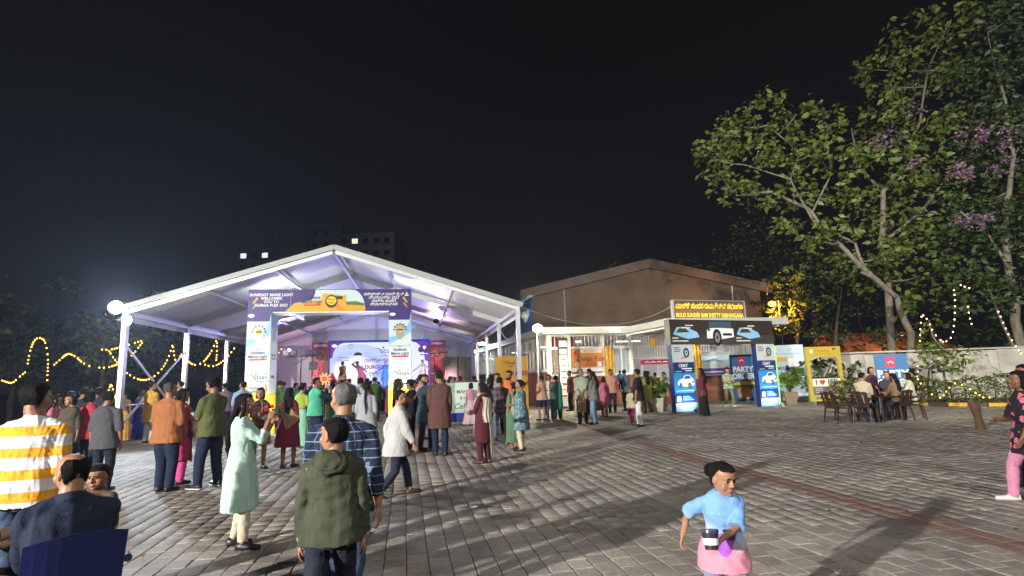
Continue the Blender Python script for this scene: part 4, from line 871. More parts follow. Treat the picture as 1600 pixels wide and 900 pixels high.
            for i, (x, z, fr_, w_) in enumerate(st_):
                row = []
                for j in range(nA):
                    u = j/(nA-1)*2-1; ex = .018*math.sin(u*7+seed+i*.15)+.008*math.sin(u*17)+.006
                    if kind == 'shawl': xx = x+u*w_*.75; z_ = z+u*w_*.9*side*-1; row.append(sf(xx, z_, False, ex*.5))
                    elif fr_ is None: row.append(tr(np.array([(x+u*w_*.35)*H, u*0, z*H-abs(u)*.006*H+o*1.5])))
                    else: row.append(sf(x+u*w_, z, fr_, ex))
                rows.append(row)
            V = [p for r in rows for p in r]; n_ = len(rows); me = bpy.data.meshes.new(nm)
            me.from_pydata([tuple(p) for p in V], [], [(i*nA+j, i*nA+j+1, (i+1)*nA+j+1, (i+1)*nA+j) for i in range(n_-1) for j in range(nA-1)])
            ob = put(nm, me, mm, root, smooth=True); sm = ob.modifiers.new('s', 'SOLIDIFY'); sm.thickness = .007; sm.offset = 0
            sb = ob.modifiers.new('b', 'SUBSURF'); sb.levels = sb.render_levels = 1
        if kind in ('shirt', 'kurta') and k.get('yoke'): pass
    Rz = Matrix.Rotation(rad(face), 3, 'Z')
    def wpos(p): return np.array(Rz @ Vector(p))+np.array(root_loc)
    info = dict(root=root, hd=lambda p: wpos(hd(p)), hand={s: wpos(A[s][2]+(A[s][2]-A[s][1])/np.linalg.norm(A[s][2]-A[s][1])*.09*H/1.75) for s in (-1, 1)}, wrist={s: wpos(A[s][2]) for s in (-1, 1)}, local_hd=hd, Rh=Rh, hh=hh, tr=tr, Rz=Rz, wpos=wpos, A=A)
    return info
def GH(xh, Y, H):                                                    # ground point of someone whose head shows at column xh, Y metres ahead
    X = AT(xh, 600, Y)[0]
    for _ in range(5): X += (xh-PX((X, Y, H))[0])*Y/F_PX
    return (X, Y)
def GF(x, y): p = G(x, y); return (p[0], p[1])
SHOE, BROWN, WSOLE = mat('shoe_black', (.012, .012, .013), .4), mat('shoe_brown', (.07, .03, .018), .45), mat('shoe_sole', (.7, .7, .68), .6)
WSH = mat('shoe_white', (.6, .6, .58), .5)
JEAN, DJEAN, LJEAN = cloth('denim', (.045, .075, .15), var=.25), cloth('denim_dark', (.016, .022, .04), var=.2), cloth('denim_light', (.17, .26, .40), var=.2)
BLK, WHT, CRM = cloth('black_cloth', (.014, .014, .016)), cloth('white_cloth', (.68, .68, .66)), cloth('cream_cloth', (.60, .52, .38))
NAVY, GREYC, OLV = cloth('navy_cloth', (.012, .022, .055)), cloth('grey_cloth', (.22, .22, .22)), cloth('olive_cloth', (.085, .10, .035))
FIG = {}
def pp(key, label, loc, face, **k): FIG[key] = person(label, loc, face, **k); return FIG[key]
sho = ('shoes', SHOE); shob = ('shoes', BROWN)
FC, LC, TC, SC = 'people standing in the forecourt', 'people by the lobby', 'audience inside the tent', 'performers on the stage'
# ---- nearest figures
def tiedye():
    M = mat('tie_dye', (.3, .5, .8), .8, bump=.25, bscale=80); t = M.node_tree; N = t.nodes.new; L = t.links.new; bs = t.nodes['Principled BSDF']
    c = N('ShaderNodeTexCoord'); s = N('ShaderNodeSeparateXYZ'); L(c.outputs['Object'], s.inputs[0]); n = N('ShaderNodeTexNoise'); n.inputs['Scale'].default_value = 7; L(c.outputs['Object'], n.inputs[0])
    a = N('ShaderNodeMath'); a.operation = 'MULTIPLY_ADD'; L(n.outputs[0], a.inputs[0]); a.inputs[1].default_value = .16; L(s.outputs['Z'], a.inputs[2])
    x = N('ShaderNodeMath'); x.operation = 'MULTIPLY_ADD'; L(s.outputs['X'], x.inputs[0]); x.inputs[1].default_value = -.28; L(a.outputs[0], x.inputs[2])
    r = N('ShaderNodeValToRGB'); L(x.outputs[0], r.inputs[0]); el = r.color_ramp.elements
    el[0].position = .60; el[0].color = (.62, .24, .32, 1); el[1].position = .82; el[1].color = (.17, .34, .64, 1)
    for p, c_ in ((.655, (.60, .25, .34)), (.70, (.52, .46, .56)), (.75, (.32, .44, .66))): q = el.new(p); q.color = (*c_, 1)
    vd = N('ShaderNodeVectorMath'); vd.operation = 'DISTANCE'; vd.inputs[1].default_value = (.02, .12, .60); L(c.outputs['Object'], vd.inputs[0])
    nn = N('ShaderNodeMath'); nn.operation = 'MULTIPLY_ADD'; L(n.outputs[0], nn.inputs[0]); nn.inputs[1].default_value = .22; L(vd.outputs['Value'], nn.inputs[2]); lt = N('ShaderNodeMath'); lt.operation = 'LESS_THAN'; L(nn.outputs[0], lt.inputs[0]); lt.inputs[1].default_value = .185
    mx = N('ShaderNodeMix'); mx.data_type = 'RGBA'; L(lt.outputs[0], mx.inputs[0]); L(r.outputs[0], mx.inputs[6]); mx.inputs[7].default_value = (.36, .10, .55, 1)
    L(mx.outputs[2], bs.inputs['Base Color']); return M
pp('girl', 'young girl in a blue and pink tie-dye shirt striding past with a dark tub', GH(1119, 3.65, 1.05), 176, H=1.115, sex='f', kid=.65, q='near', sk='a', eyes=True, hair='bun', arms=((-.165, .16, -.15), (.13, -.09, -.20)), legs='walk', yaw=28, nod=12, lean=.22, curl=.7, palm=((.2, .6, .6), None),
   elbow=((-1, .1, -.9), None), wear=[('shirt', tiedye(), dict(sleeve=.5, hem=.42, loose=1.5, wr=.006, name='tie_dye_shirt', flare=.03, folds=.05)), ('trousers', cloth('floral_blue', (.20, .27, .40), 'dots', (.42, .5, .62), .35)), ('shoes', WSH)])
pp('boy', 'boy in an olive hooded jacket walking away, head turned left', GH(522, 3.7, 1.42), 12, H=1.45, q='near', kid=.22, sk='a', hair='short', arms=('down', 'down'), legs='walkR', yaw=48, lean=.05, wear=[('shirt', cloth('olive_hood', (.058, .068, .040), var=.2), dict(sleeve=.93, hem=.475, loose=1.2, hood=1, wr=.007, name='hooded_jacket')), ('trousers', DJEAN), sho])
pp('check', 'man in a navy shirt with white checks walking away, greying hair', GH(537, 4.15, 1.68), 4, H=1.685, q='near', sk='a', hair='crop', hcol='grey', arms=((.05, .08, -.30), (.05, -.02, -.31)), legs='walk', yaw=38, fat=1.12, wear=[('shirt', cloth('check_shirt', (.012, .024, .058), 'checks', (.17, .23, .33)), dict(sleeve=.86, hem=.46, collar=1, wr=.007)), ('trousers', JEAN), sho])
pp('mint', 'woman in a pale mint kurta and glasses photographing with her phone raised', GF(372, 856), -78, H=1.545, sex='f', q='near', sk='b', eyes=True, hair='longer', hcol='black', arms=((-.045, .185, .02), (-.075, .17, .035)), legs='stand', spread=.012, curl=.9, nod=-3, elbow=((.25, .3, -1), (.25, .3, -1)),
   wear=[('kurta', cloth('mint_cloth', (.44, .66, .56), var=.12), dict(sleeve=.74, hem=.245, flare=.035, folds=.07, wr=.005)), ('trousers', CRM, dict(w=.95, len=.95)), ('shoes', SHOE)])
pp('stripe', 'man in a yellow and white wide-striped polo shirt seen from behind', GH(57, 4.3, 1.69), 8, H=1.70, q='near', sk='b', fat=1.22, arms=('front', 'down'), wear=[('shirt', cloth('stripe_polo', (.70, .70, .72), 'stripes', (.72, .33, .03), 1.55), dict(sleeve=.55, hem=.475, collar=1, loose=1.5, wr=.007)), ('trousers', JEAN), sho])
pp('suit', 'balding man in a dark navy jacket seated on a blue plastic chair', GH(116, 3.25, 1.20), 46, H=1.52, q='near', sk='a', legs='sit', hair='bald', fat=1.3, yaw=20, lean=.1, seat=.38, arms=('lap', 'lap'), wear=[('shirt', cloth('suit_navy', (.014, .024, .055), var=.12), dict(sleeve=.95, hem=.49, collar=1, loose=1.6, wr=.006, name='jacket')), ('trousers', BLK), sho])
pp('child', 'boy in a brown shirt facing the viewer behind the seated bald man', GH(157, 4.25, 1.08), 172, H=1.09, kid=.4, q='near', sk='b', eyes=True, yaw=12, nod=6, wear=[('shirt', cloth('brown_shirt', (.11, .065, .03)), dict(sleeve=.6)), ('trousers', DJEAN), sho])
pp('edge_left', 'seated person in dark green at the extreme left edge', (-3.22, 3.3), -30, H=1.65, q='mid', sk='d', legs='sit', arms=('lap', 'phone'), wear=[('shirt', cloth('dark_green', (.02, .05, .03)), dict(sleeve=.6)), ('trousers', BLK), sho])
pp('rose', 'woman in a black dress with pink flowers and pink trousers at the right edge', GH(1590, 6.8, 1.56), 82, H=1.57, sex='f', q='near', sk='c', hair='bob', arms=('fwd', 'phone'), legs='walkR', wear=[('kurta', cloth('rose_dress', (.016, .013, .02), 'floral', (.52, .12, .16), 1.6), dict(sleeve=.5, hem=.38, flare=.02)), ('trousers', cloth('pink_trousers', (.62, .22, .36))), ('shoes', WSH)])
pp('rose2', 'dark-clothed woman walking behind the woman in the flowered dress', GH(1598, 7.6, 1.62), 75, H=1.64, sex='f', q='mid', sk='c', hair='bob', legs='walk', wear=[('kurta', BLK, dict(sleeve=.7, hem=.45)), ('trousers', DJEAN), sho])
# ---- middle distance, left half
pp('orange', 'bald man in a rust-orange shirt and dark trousers with his back turned', GF(255, 768), -6, H=1.71, q='mid', sk='b', hair='crop', hcol='salt', fat=1.12, yaw=-14, arms=((-.03, .13, -.24), (-.03, .13, -.24)), wear=[('shirt', cloth('rust_shirt', (.36, .125, .035), var=.12), dict(sleeve=.6, hem=.44, loose=1.4)), ('trousers', NAVY, dict(w=1.15)), sho])
pp('magenta_l', 'long-haired woman in a magenta dress and dark scarf behind the bald man in rust', GF(276, 757), -30, H=1.60, sex='f', q='mid', sk='b', hair='longer', arms=('down', 'front'), wear=[('kurta', cloth('magenta', (.42, .02, .12)), dict(sleeve=.8, hem=.25)), ('trousers', cloth('hot_pink', (.65, .04, .26)), dict(w=1.1)), ('dupatta', cloth('tan_scarf', (.30, .17, .08)), dict(side=1, front=.22, backz=.4)), sho])
pp('olive', 'young man with bushy hair in an olive T-shirt, looking down at his phone', GF(326, 762), 68, H=1.77, q='mid', sk='b', hair='big', nod=18, arms=('phone', 'phone'), legs='wide', curl=.9, wear=[('shirt', cloth('olive_tee', (.095, .105, .03), var=.12), dict(sleeve=.45, hem=.46, loose=1.3)), ('trousers', NAVY, dict(w=1.15)), ('shoes', SHOE, dict(sole=WSOLE))])
pp('plaid', 'woman in a plaid dress holding a bouquet behind the woman in mint', GF(402, 733), -140, H=1.56, sex='f', q='mid', sk='b', hair='bob', arms=('chin', 'phone'), wear=[('kurta', cloth('plaid_dress', (.35, .26, .21), 'plaid', (.16, .035, .04), .8), dict(sleeve=.45, hem=.30, folds=.08, flare=.04)), ('shoes', BROWN)])
pp('tan', 'woman in a maroon dress with a tan embroidered shawl across her back', GF(448, 731), -4, H=1.545, sex='f', q='mid', sk='b', hair='long', arms=('front', 'down'), wear=[('kurta', cloth('maroon_dress', (.20, .008, .045), var=.12), dict(sleeve=.75, hem=.26, flare=.055, folds=.07)), ('shawl', cloth('tan_shawl', (.36, .21, .09), 'dots', (.5, .36, .2), .6), dict(side=-1)), ('shoes', BROWN)])
pp('gold', 'woman in a golden yellow saree with her back turned', GF(190, 690), 12, H=1.56, sex='f', q='mid', sk='b', hair='bun', arms=('front', 'down'), wear=[('shirt', cloth('bronze_blouse', (.20, .13, .04)), dict(hem=.63, sleeve=.28, name='blouse', loose=.7)), ('saree', cloth('gold_saree', (.62, .33, .02), 'dots', (.75, .45, .06), .9), dict(folds=.05)), ('pallu', cloth('gold_saree', ()), dict(w=.055, side=-1, backz=.2))])
pp('blue_saree', 'woman in a royal blue saree beside the yellow kurta', GF(215, 686), -25, H=1.60, sex='f', q='mid', sk='b', hair='bun', arms=('front', 'front'), wear=[('shirt', cloth('pale_blouse', (.45, .45, .55)), dict(hem=.63, sleeve=.4, name='blouse', loose=.7)), ('saree', cloth('blue_saree', (.025, .03, .50), var=.2), dict(folds=.06)), ('pallu', cloth('blue_saree', ()), dict(w=.05))])
pp('ykurta', 'man in a bright yellow kurta and white pyjama trousers', GF(232, 692), -22, H=1.80, q='mid', sk='a', hair='short', yaw=-20, arms=('fold', 'front'), wear=[('kurta', cloth('yellow_kurta', (.72, .40, .02)), dict(sleeve=.85, hem=.34, loose=1.3, flare=.012, folds=.02)), ('trousers', WHT, dict(w=1.35)), shob])
pp('white_tall', 'man in a white shirt facing left behind the bald man in rust', GH(283, 17.5, 1.78), 62, H=1.80, q='mid', sk='a', hair='crop', yaw=10, wear=[('shirt', WHT, dict(sleeve=.6, collar=1)), ('trousers', DJEAN), sho])
pp('jacket', 'man in a dark blue jacket with one pale sleeve, back turned', GF(143, 728), 5, H=1.66, q='mid', sk='b', hair='short', arms=('fold', 'down'), fat=1.1, wear=[('shirt', cloth('slate_jacket', (.03, .05, .085)), dict(sleeve=.9, hem=.44, loose=1.5)), ('trousers', NAVY), sho])
pp('brownf', 'woman with centre-parted hair in a grey-brown top facing the viewer', GF(100, 745), 178, H=1.55, sex='f', q='mid', sk='a', hair='bob', wear=[('kurta', cloth('taupe', (.10, .075, .055), 'dots', (.16, .12, .09), .5), dict(sleeve=.7, hem=.4)), ('trousers', NAVY), sho])
for key, lab, x, Y, H, fc, sx, hr, c in (('pinkl', 'woman in a pink dress beyond the striped polo shirt', 88, 11.0, 1.55, -70, 'f', 'long', (.62, .16, .26)), ('redl', 'woman in a red top whose hair is rimmed by the floodlight', 142, 11.2, 1.6, -20, 'f', 'bob', (.5, .02, .06)), ('darkl', 'tall dark-shirted man with rimmed hair in the left crowd', 132, 12.5, 1.68, 20, 'm', 'short', (.03, .03, .04)), ('darkl2', 'dark-haired man at the back of the left crowd, under the string lights', 138, 15.0, 1.74, 10, 'm', 'short', (.04, .03, .03)), ('darkl3', 'woman in black between the pink dress and the red top', 111, 12.6, 1.6, 30, 'f', 'bob', (.015, .015, .02)), ('greyl', 'grey-shirted man standing right of the dark blue jacket', 171, 9.3, 1.6, 8, 'm', 'short', (.08, .085, .1))):
    pp(key, lab, GH(x, Y, H), fc, H=H, sex=sx, q='mid', hair=hr, wear=[('shirt', cloth('left_'+key, c), dict(sleeve=.6, hem=.42)), ('trousers', DJEAN), sho])
pp('lblue', 'man in a light blue shirt before the left pillar of the welcome arch', GH(380, 16.6, 1.72), 30, H=1.72, q='mid', sk='b', yaw=35, fat=1.1, wear=[('shirt', cloth('sky_shirt', (.22, .36, .55)), dict(sleeve=.6, collar=1)), ('trousers', DJEAN), sho])
pp('greyl2', 'man in a mauve shirt behind the bushy-haired phone user', GH(352, 18, 1.68), 40, H=1.70, q='far', wear=[('shirt', cloth('mauve', (.2, .14, .2)), dict(sleeve=.6)), ('trousers', BLK), sho])
pp('teal', 'youth in a teal vest over a navy shirt and shorts, filming upward', GF(492, 703), -48, H=1.75, q='mid', sk='b', arms=((-.02, .17, .03), (-.05, .18, .05)), nod=-6, yaw=-20, curl=.9, wear=[('shirt', cloth('navy_tee', (.012, .018, .045)), dict(sleeve=.48, hem=.45, loose=1.1)), ('kurta', cloth('teal_vest', (.05, .42, .24)), dict(sleeve=.02, hem=.47, loose=2.0, name='vest', folds=0)), ('trousers', NAVY, dict(len=.5, w=1.25)), sho])
pp('lime', 'woman in a lime green saree beyond the tan shawl', GH(473, 14.6, 1.6), -10, H=1.60, sex='f', q='mid', sk='a', hair='bun', wear=[('shirt', cloth('lime', (.35, .5, .03)), dict(hem=.62, sleeve=.4, name='blouse')), ('saree', cloth('mintgreen', (.25, .6, .38)))])
pp('tealsaree', 'woman in a teal saree with a gold border, back turned', GH(520, 14.3, 1.58), 5, H=1.58, sex='f', q='mid', sk='b', hair='bun', wear=[('shirt', cloth('teal_blouse', (.02, .16, .17)), dict(hem=.62, sleeve=.4, name='blouse')), ('saree', cloth('teal_saree', (.02, .20, .21))), ('pallu', cloth('gold_border', (.45, .30, .10)), dict(w=.03, side=-1, backz=.1))])
pp('greypony', 'woman in a pale grey top with a long plait down her back', GH(573, 11.8, 1.6), 6, H=1.62, sex='f', q='mid', sk='b', hair='braid', wear=[('kurta', cloth('pale_grey_top', (.34, .36, .40)), dict(sleeve=.55, hem=.4, folds=.02)), ('trousers', JEAN), sho])
pp('mintsh', 'man in a pale mint shirt facing the stage', GH(563, 15.2, 1.7), 0, H=1.72, q='mid', wear=[('shirt', cloth('pale_mint', (.40, .52, .5)), dict(sleeve=.55)), ('trousers', DJEAN), sho])
pp('whitewalk', 'person in a long white shirt and dark jeans striding to the right', GF(618, 776), -62, H=1.54, q='mid', sk='a', hair='short', yaw=-10, lean=.1, legs='walk', arms=((.02, -.08, -.29), (.03, .10, -.29)), wear=[('shirt', cloth('long_white', (.45, .45, .44)), dict(sleeve=.92, hem=.40, loose=1.4, flare=.02)), ('trousers', DJEAN, dict(len=.92)), shob])
pp('gown', 'long-haired woman in a floor-length dark gown with one arm stretched out', GF(622, 712), -50, H=1.66, sex='f', q='mid', sk='b', hair='longer', hcol='brown', arms=('front', (-.02, .24, -.02)), wear=[('shirt', cloth('dark_brown_top', (.05, .02, .018)), dict(hem=.58, sleeve=.5, name='bodice')), ('skirt', cloth('gown', (.022, .020, .018)), dict(flare=.07, folds=.05))])
pp('hat', 'person in a wide-brimmed black hat before the right pillar of the arch', GH(641, 13.6, 1.64), 60, H=1.62, q='mid', sk='b', hair='hat', wear=[('shirt', BLK, dict(sleeve=.9)), ('trousers', BLK), sho])
pp('cyan', 'man in a light blue kurta and jeans, hands clasped, facing right', GF(664, 702), -120, H=1.74, q='mid', sk='b', beard=True, yaw=-20, arms=('front', 'front'), legs='wide', wear=[('kurta', cloth('cyan_kurta', (.20, .43, .52)), dict(sleeve=.6, hem=.36, folds=.02, flare=.01)), ('trousers', cloth('grey_denim', (.10, .14, .18))), sho])
pp('longk', 'man in a long maroon-brown checked kurta, back turned', GF(687, 712), 8, H=1.80, q='mid', sk='b', hair='short', arms=((-.02, .10, -.28), (.02, .05, -.31)), wear=[('kurta', cloth('brown_kurta', (.085, .030, .026), 'plaid', (.12, .06, .05), .4), dict(sleeve=.9, hem=.32, loose=1.2, flare=.012, folds=.02)), ('trousers', NAVY), sho])
pp('coral', 'man in a coral shirt behind the light blue kurta', GH(658, 15.6, 1.75), -60, H=1.76, q='mid', sk='b', wear=[('shirt', cloth('coral_shirt', (.58, .17, .14)), dict(sleeve=.6, hem=.44)), ('trousers', GREYC), shob])
pp('orangefar', 'person in a saffron kurta clapping beside the black loudspeakers', GH(709, 24, 1.7), 70, H=1.68, q='mid', sk='b', arms=('phone', 'phone'), wear=[('kurta', cloth('saffron', (.72, .26, .01)), dict(sleeve=.7)), ('trousers', BLK), sho])
pp('lehenga', 'girl in a pale pink lehenga standing in front of the mint food board', GF(737, 664), 15, H=1.45, sex='f', q='mid', sk='b', hair='bob', wear=[('shirt', cloth('pink_blouse', (.55, .25, .36)), dict(hem=.58, sleeve=.2, name='blouse')), ('skirt', cloth('pink_skirt', (.62, .42, .46), 'dots', (.6, .3, .4), .6), dict(flare=.13, folds=.08, hem=.03))])
pp('maroon', 'woman in a maroon suit with a long cream dupatta, looking at her hands', GF(757, 724), 58, H=1.545, sex='f', q='mid', sk='b', hair='bob', nod=10, arms=((-.05, .2, -.16), (-.05, .2, -.17)), wear=[('kurta', cloth('maroon_suit', (.085, .012, .02)), dict(sleeve=.85, hem=.26)), ('trousers', cloth('maroon_suit', ())), ('dupatta', CRM, dict(side=1, w=.085, front=.2, backz=.07)), ('shawl', CRM, dict(side=1)) if False else ('dupatta', CRM, dict(side=-1, w=.045, front=.33, backz=.5)), shob])
pp('navyj', 'man in a navy jacket with a checked band and jeans, back turned', GF(783, 689), 2, H=1.62, q='mid', sk='b', arms=('front', 'front'), legs='wide', wear=[('shirt', cloth('navy_band', (.03, .04, .06), 'plaid', (.14, .07, .09), 1.6), dict(sleeve=.9, hem=.45, loose=1.4)), ('trousers', cloth('mid_denim', (.09, .15, .25), var=.2)), sho])
pp('bearded', 'bearded man in a bright orange kurta facing the viewer', GH(795, 15.9, 1.84), 176, H=1.80, q='mid', sk='b', beard=True, eyes=True, nod=8, yaw=-8, arms=((-.04, .15, -.15), (-.08, .16, -.14)), wear=[('kurta', cloth('orange_kurta', (.70, .15, .012)), dict(sleeve=.85, hem=.28)), ('trousers', WHT), shob])
pp('behind1', 'dark-haired woman left of the bearded man, hair down', GH(765, 15.4, 1.68), 25, H=1.62, sex='f', q='mid', hair='long', wear=[('kurta', BLK), ('trousers', BLK), sho])
pp('behind2', 'man peering out behind the navy jacket', GH(777, 16.3, 1.74), 165, H=1.74, q='mid', sk='b', wear=[('shirt', GREYC), ('trousers', BLK), sho])
pp('florald', 'woman in a blue-grey patterned kurta and cream trousers, hand raised', GF(816, 704), 62, H=1.56, sex='f', q='mid', sk='b', hair='bun', arms=('chin', 'phone'), wear=[('kurta', cloth('teal_print', (.10, .19, .22), 'floral', (.22, .32, .36), .8), dict(sleeve=.7, hem=.29)), ('trousers', CRM), sho])
pp('greend', 'woman with a shiny green dupatta partly hidden by the patterned kurta', GH(802, 13.0, 1.55), 40, H=1.5, sex='f', q='mid', hair='bun', wear=[('kurta', cloth('green_dress', (.10, .20, .10)), dict(hem=.1)), ('dupatta', cloth('green_sheen', (.28, .42, .2)), dict(side=-1, w=.05, front=.05))])
# ---- by the lobby
Lb = [('peachg', 'child in a peach top and dark shorts in front of the red lobby wall', (848, 657), 30, 1.64, 'f', 'bun', (.62, .33, .22), dict(arms=('hip', 'front')), [('trousers', NAVY, dict(len=.42))], .5, .45),
 ('whiteh', 'girl in a white shirt with folded arms in front of the red lobby wall', (860, 656), 168, 1.66, 'f', 'bob', (.62, .64, .64), dict(arms=('fold', 'fold')), [('trousers', JEAN)], .6, .45),
 ('greens', 'woman in a sea-green salwar suit, back turned', (871, 655), -10, 1.62, 'f', 'bun', (.03, .26, .19), dict(), [('trousers', cloth('sea_green', (.03, .3, .2)), dict(w=1.4)), ('dupatta', cloth('sea_green', ()), dict(side=1, backz=.2))], .6, .26),
 ('rustm', 'man in a red-brown shirt facing left by the tall menu standee', (893, 642), 75, 1.80, 'm', 'short', (.26, .065, .03), dict(arms=('fold', 'fold')), [('trousers', DJEAN)], .6, .45),
 ('paleg', 'man in a pale green shirt carrying a brown paper bag', (911, 662), 172, 1.82, 'm', 'crop', (.33, .38, .28), dict(arms=('front', 'front'), yaw=35, fat=1.1), [('trousers', NAVY)], .55, .44),
 ('greyw', 'woman in a grey top and pale jeans with black hair, next to the paper bag', (930, 663), 62, 1.72, 'f', 'long', (.17, .165, .16), dict(arms=('front', 'front')), [('trousers', LJEAN)], .9, .45),
 ('pinkb', 'woman in a pink dress carrying a patterned handbag', (946, 652), 20, 1.5, 'f', 'bob', (.52, .13, .2), dict(), [('trousers', cloth('wine', (.2, .03, .03)))], .6, .3),
 ('peachm', 'stout man in a peach shirt facing the viewer with hands in pockets', (957, 645), 172, 1.80, 'm', 'short', (.58, .26, .17), dict(fat=1.2, arms=('hip', 'hip')), [('trousers', NAVY)], .5, .45),
 ('bluem', 'man in a blue-grey shirt holding a small child', (979, 642), 20, 1.76, 'm', 'short', (.12, .2, .27), dict(arms=('fold', 'fold')), [('trousers', BLK)], .6, .45),
 ('creamk', 'small girl in a cream top and magenta trousers walking', (988, 660), 150, 1.18, 'f', 'bob', (.55, .48, .28), dict(kid=.35, legs='walk'), [('trousers', cloth('magenta_tr', (.38, .03, .15)), dict(w=1.3))], .5, .42),
 ('darkt', 'man in a black T-shirt and white trousers walking left', (1001, 666), 60, 1.74, 'm', 'short', (.018, .015, .02), dict(legs='stand', arms=('down', 'down')), [('trousers', WHT, dict(w=1.1))], .5, .44),
 ('olivew', 'woman in an olive-yellow kurta with loose hair beside the potted palms', (1013, 645), 12, 1.68, 'f', 'long', (.26, .24, .04), dict(), [('trousers', cloth('olive_tr', (.2, .18, .05)))], .6, .25)]
for key, lab, foot_, fc, H, sx, hr, c, kw, extra, slv, hem in Lb:
    pp(key, lab, GF(*foot_), fc, H=H, sex=sx, q='far' if H < 1.3 else 'mid', hair=hr, group=LC, wear=[('kurta' if hem < .4 else 'shirt', cloth('lobby_'+key, c), dict(sleeve=slv, hem=hem))]+extra+[sho], **kw)
pp('tot', 'small child in bright blue carried on an arm', GH(968, 24.2, 1.75), -20, H=.85, kid=.7, q='far', z0=.88, hair='short', wear=[('shirt', cloth('bright_blue', (.06, .22, .6)), dict(sleeve=.6)), ('trousers', BLK), sho])
pp('tall', 'tall dark-shirted man behind the pale green shirt', GH(920, 22.5, 1.84), 10, H=1.84, q='far', wear=[('shirt', BLK, dict(sleeve=.6)), ('trousers', BLK), sho])
pp('creamw', 'woman in a cream sari partly hidden by the red-brown shirt', GH(903, 22.0, 1.6), 40, H=1.6, sex='f', q='far', hair='bun', wear=[('shirt', CRM, dict(hem=.6)), ('skirt', CRM)])
pp('creamq', 'woman in a cream kurta queueing at the maroon stall', GH(1036, 27.0, 1.72), 40, H=1.62, sex='f', q='far', hair='pony', wear=[('kurta', CRM, dict(sleeve=.6)), ('trousers', CRM), sho])
pp('yelq', 'person in a pale yellow shirt queueing at the maroon stall', GH(1012, 26.4, 1.72), -30, H=1.68, q='far', wear=[('shirt', cloth('pale_yellow', (.55, .45, .22)), dict(sleeve=.6)), ('trousers', BLK), sho])
pp('redq', 'woman in red at the front of the maroon stall', GH(1023, 27.2, 1.65), -20, H=1.6, sex='f', q='far', hair='bun', wear=[('kurta', cloth('red_q', (.5, .06, .05)), dict(sleeve=.6)), ('trousers', BLK), sho])
pp('magr', 'woman in a maroon top and long black skirt before the left tyre-advert pillar', GF(1101, 650), 70, H=1.72, sex='f', q='mid', sk='c', hair='long', arms=('down', 'front'), wear=[('shirt', cloth('plum_top', (.15, .02, .05), 'dots', (.25, .04, .09), .6), dict(sleeve=.8, hem=.42)), ('skirt', BLK, dict(flare=.04))])
pp('walker', 'man in a green-and-white leaf print shirt strolling out, eyes on his phone', GF(1141, 635), 178, H=1.78, q='mid', sk='a', nod=16, arms=('phone', 'phone'), legs='walk', curl=.8, wear=[('shirt', cloth('leaf_shirt', (.20, .29, .17), 'floral', (.5, .55, .42), .7), dict(sleeve=.5)), ('trousers', cloth('khaki', (.15, .15, .085))), ('shoes', WSH)])
# ---- the table on the right
seatG = 'people seated round the plastic table'
for key, lab, x, Y, fc, sx, hr, c, kw in (('sit1', 'man in a cream shirt seated with his back to the stacked chairs', 1345, 16.3, -55, 'm', 'short', (.55, .47, .30), {}), ('sit2', 'woman in dark purple standing over the seated group', 1359, 17.6, 200, 'f', 'bob', (.06, .018, .05), dict(stand=1)), ('sit3', 'woman in a tan jacket seated with long black hair', 1398, 16.6, 20, 'f', 'long', (.20, .125, .06), {}), ('sit4', 'woman in a cream kurta seated at the right of the table', 1421, 16.9, 62, 'f', 'bob', (.52, .50, .36), {}), ('sit5', 'person with a pale face seated across the table in dark clothes', 1385, 17.6, 150, 'm', 'short', (.05, .04, .045), {})):
    st_ = kw.get('stand'); pp(key, lab, GH(x, Y, 1.3), fc, H=1.66 if sx == 'm' else 1.58, sex=sx, q='mid', sk='a', hair=hr, legs='stand' if st_ else 'sit', lean=.1, arms=('lap', 'phone') if not st_ else ('front', 'front'), group=seatG, wear=[('shirt', cloth('seat_'+key, c), dict(sleeve=.6, hem=.47 if sx == 'm' else .44)), ('trousers', DJEAN), sho])
# ---- stage performers and the audience in the tent
STZ = 1.15
for i, (u, v, fc, c, ar_, lab) in enumerate(((-.55, 15.0, 185, (.75, .16, .30), ('side', 'up'), 'dancer in a bright pink costume leaning on stage'), (.75, 15.2, 170, (.04, .16, .7), ('up', 'side'), 'dancer in a vivid blue costume on stage'), (1.9, 14.8, 190, (.6, .5, .2), ('fold', 'fold'), 'performer in pale gold on stage'), (2.9, 15.1, 180, (.55, .42, .35), ('side', 'side'), 'performer in beige at the middle of the stage'), (-3.1, 15.0, 180, (.45, .08, .1), ('front', 'front'), 'performer in dark red near the stage flowers'), (-1.6, 14.6, 175, (.65, .3, .1), ('front', 'front'), 'performer in orange beside the red ornament'))):
    p = TL(u, v); pp('st%d' % i, lab, (p[0], p[1]), fc, H=1.6, sex='f', q='far', z0=STZ, hair='bun', arms=ar_, slean=.5 if i == 0 else 0, group=SC, wear=[('kurta', cloth('stage_%d' % i, c), dict(sleeve=.7, folds=.06, flare=.06)), ('trousers', cloth('stage_%d' % i, ()))])
rr = random.Random(5); n_ = 0
cols = {'dark red': (.22, .03, .03), 'navy': (.02, .03, .08), 'black': (.015, .015, .018), 'teal': (.03, .2, .2), 'pale grey': (.22, .22, .23), 'mustard': (.22, .13, .02), 'rose pink': (.28, .06, .1), 'grey': (.15, .15, .16), 'violet': (.18, .06, .3), 'leaf green': (.05, .12, .03)}  # clothes darkened to stand in for the dimness inside the tent
spots = []; HR_ = {}; SEEN = set()
for v in (3.2, 4.6, 6.0, 7.3, 8.6, 9.8, 11.0, 12.2):
    for u in np.arange(-4.6, 4.9, 1.05): spots.append((u+rr.uniform(-.3, .3), v+rr.uniform(-.35, .35)))
rr.shuffle(spots); protos = {}
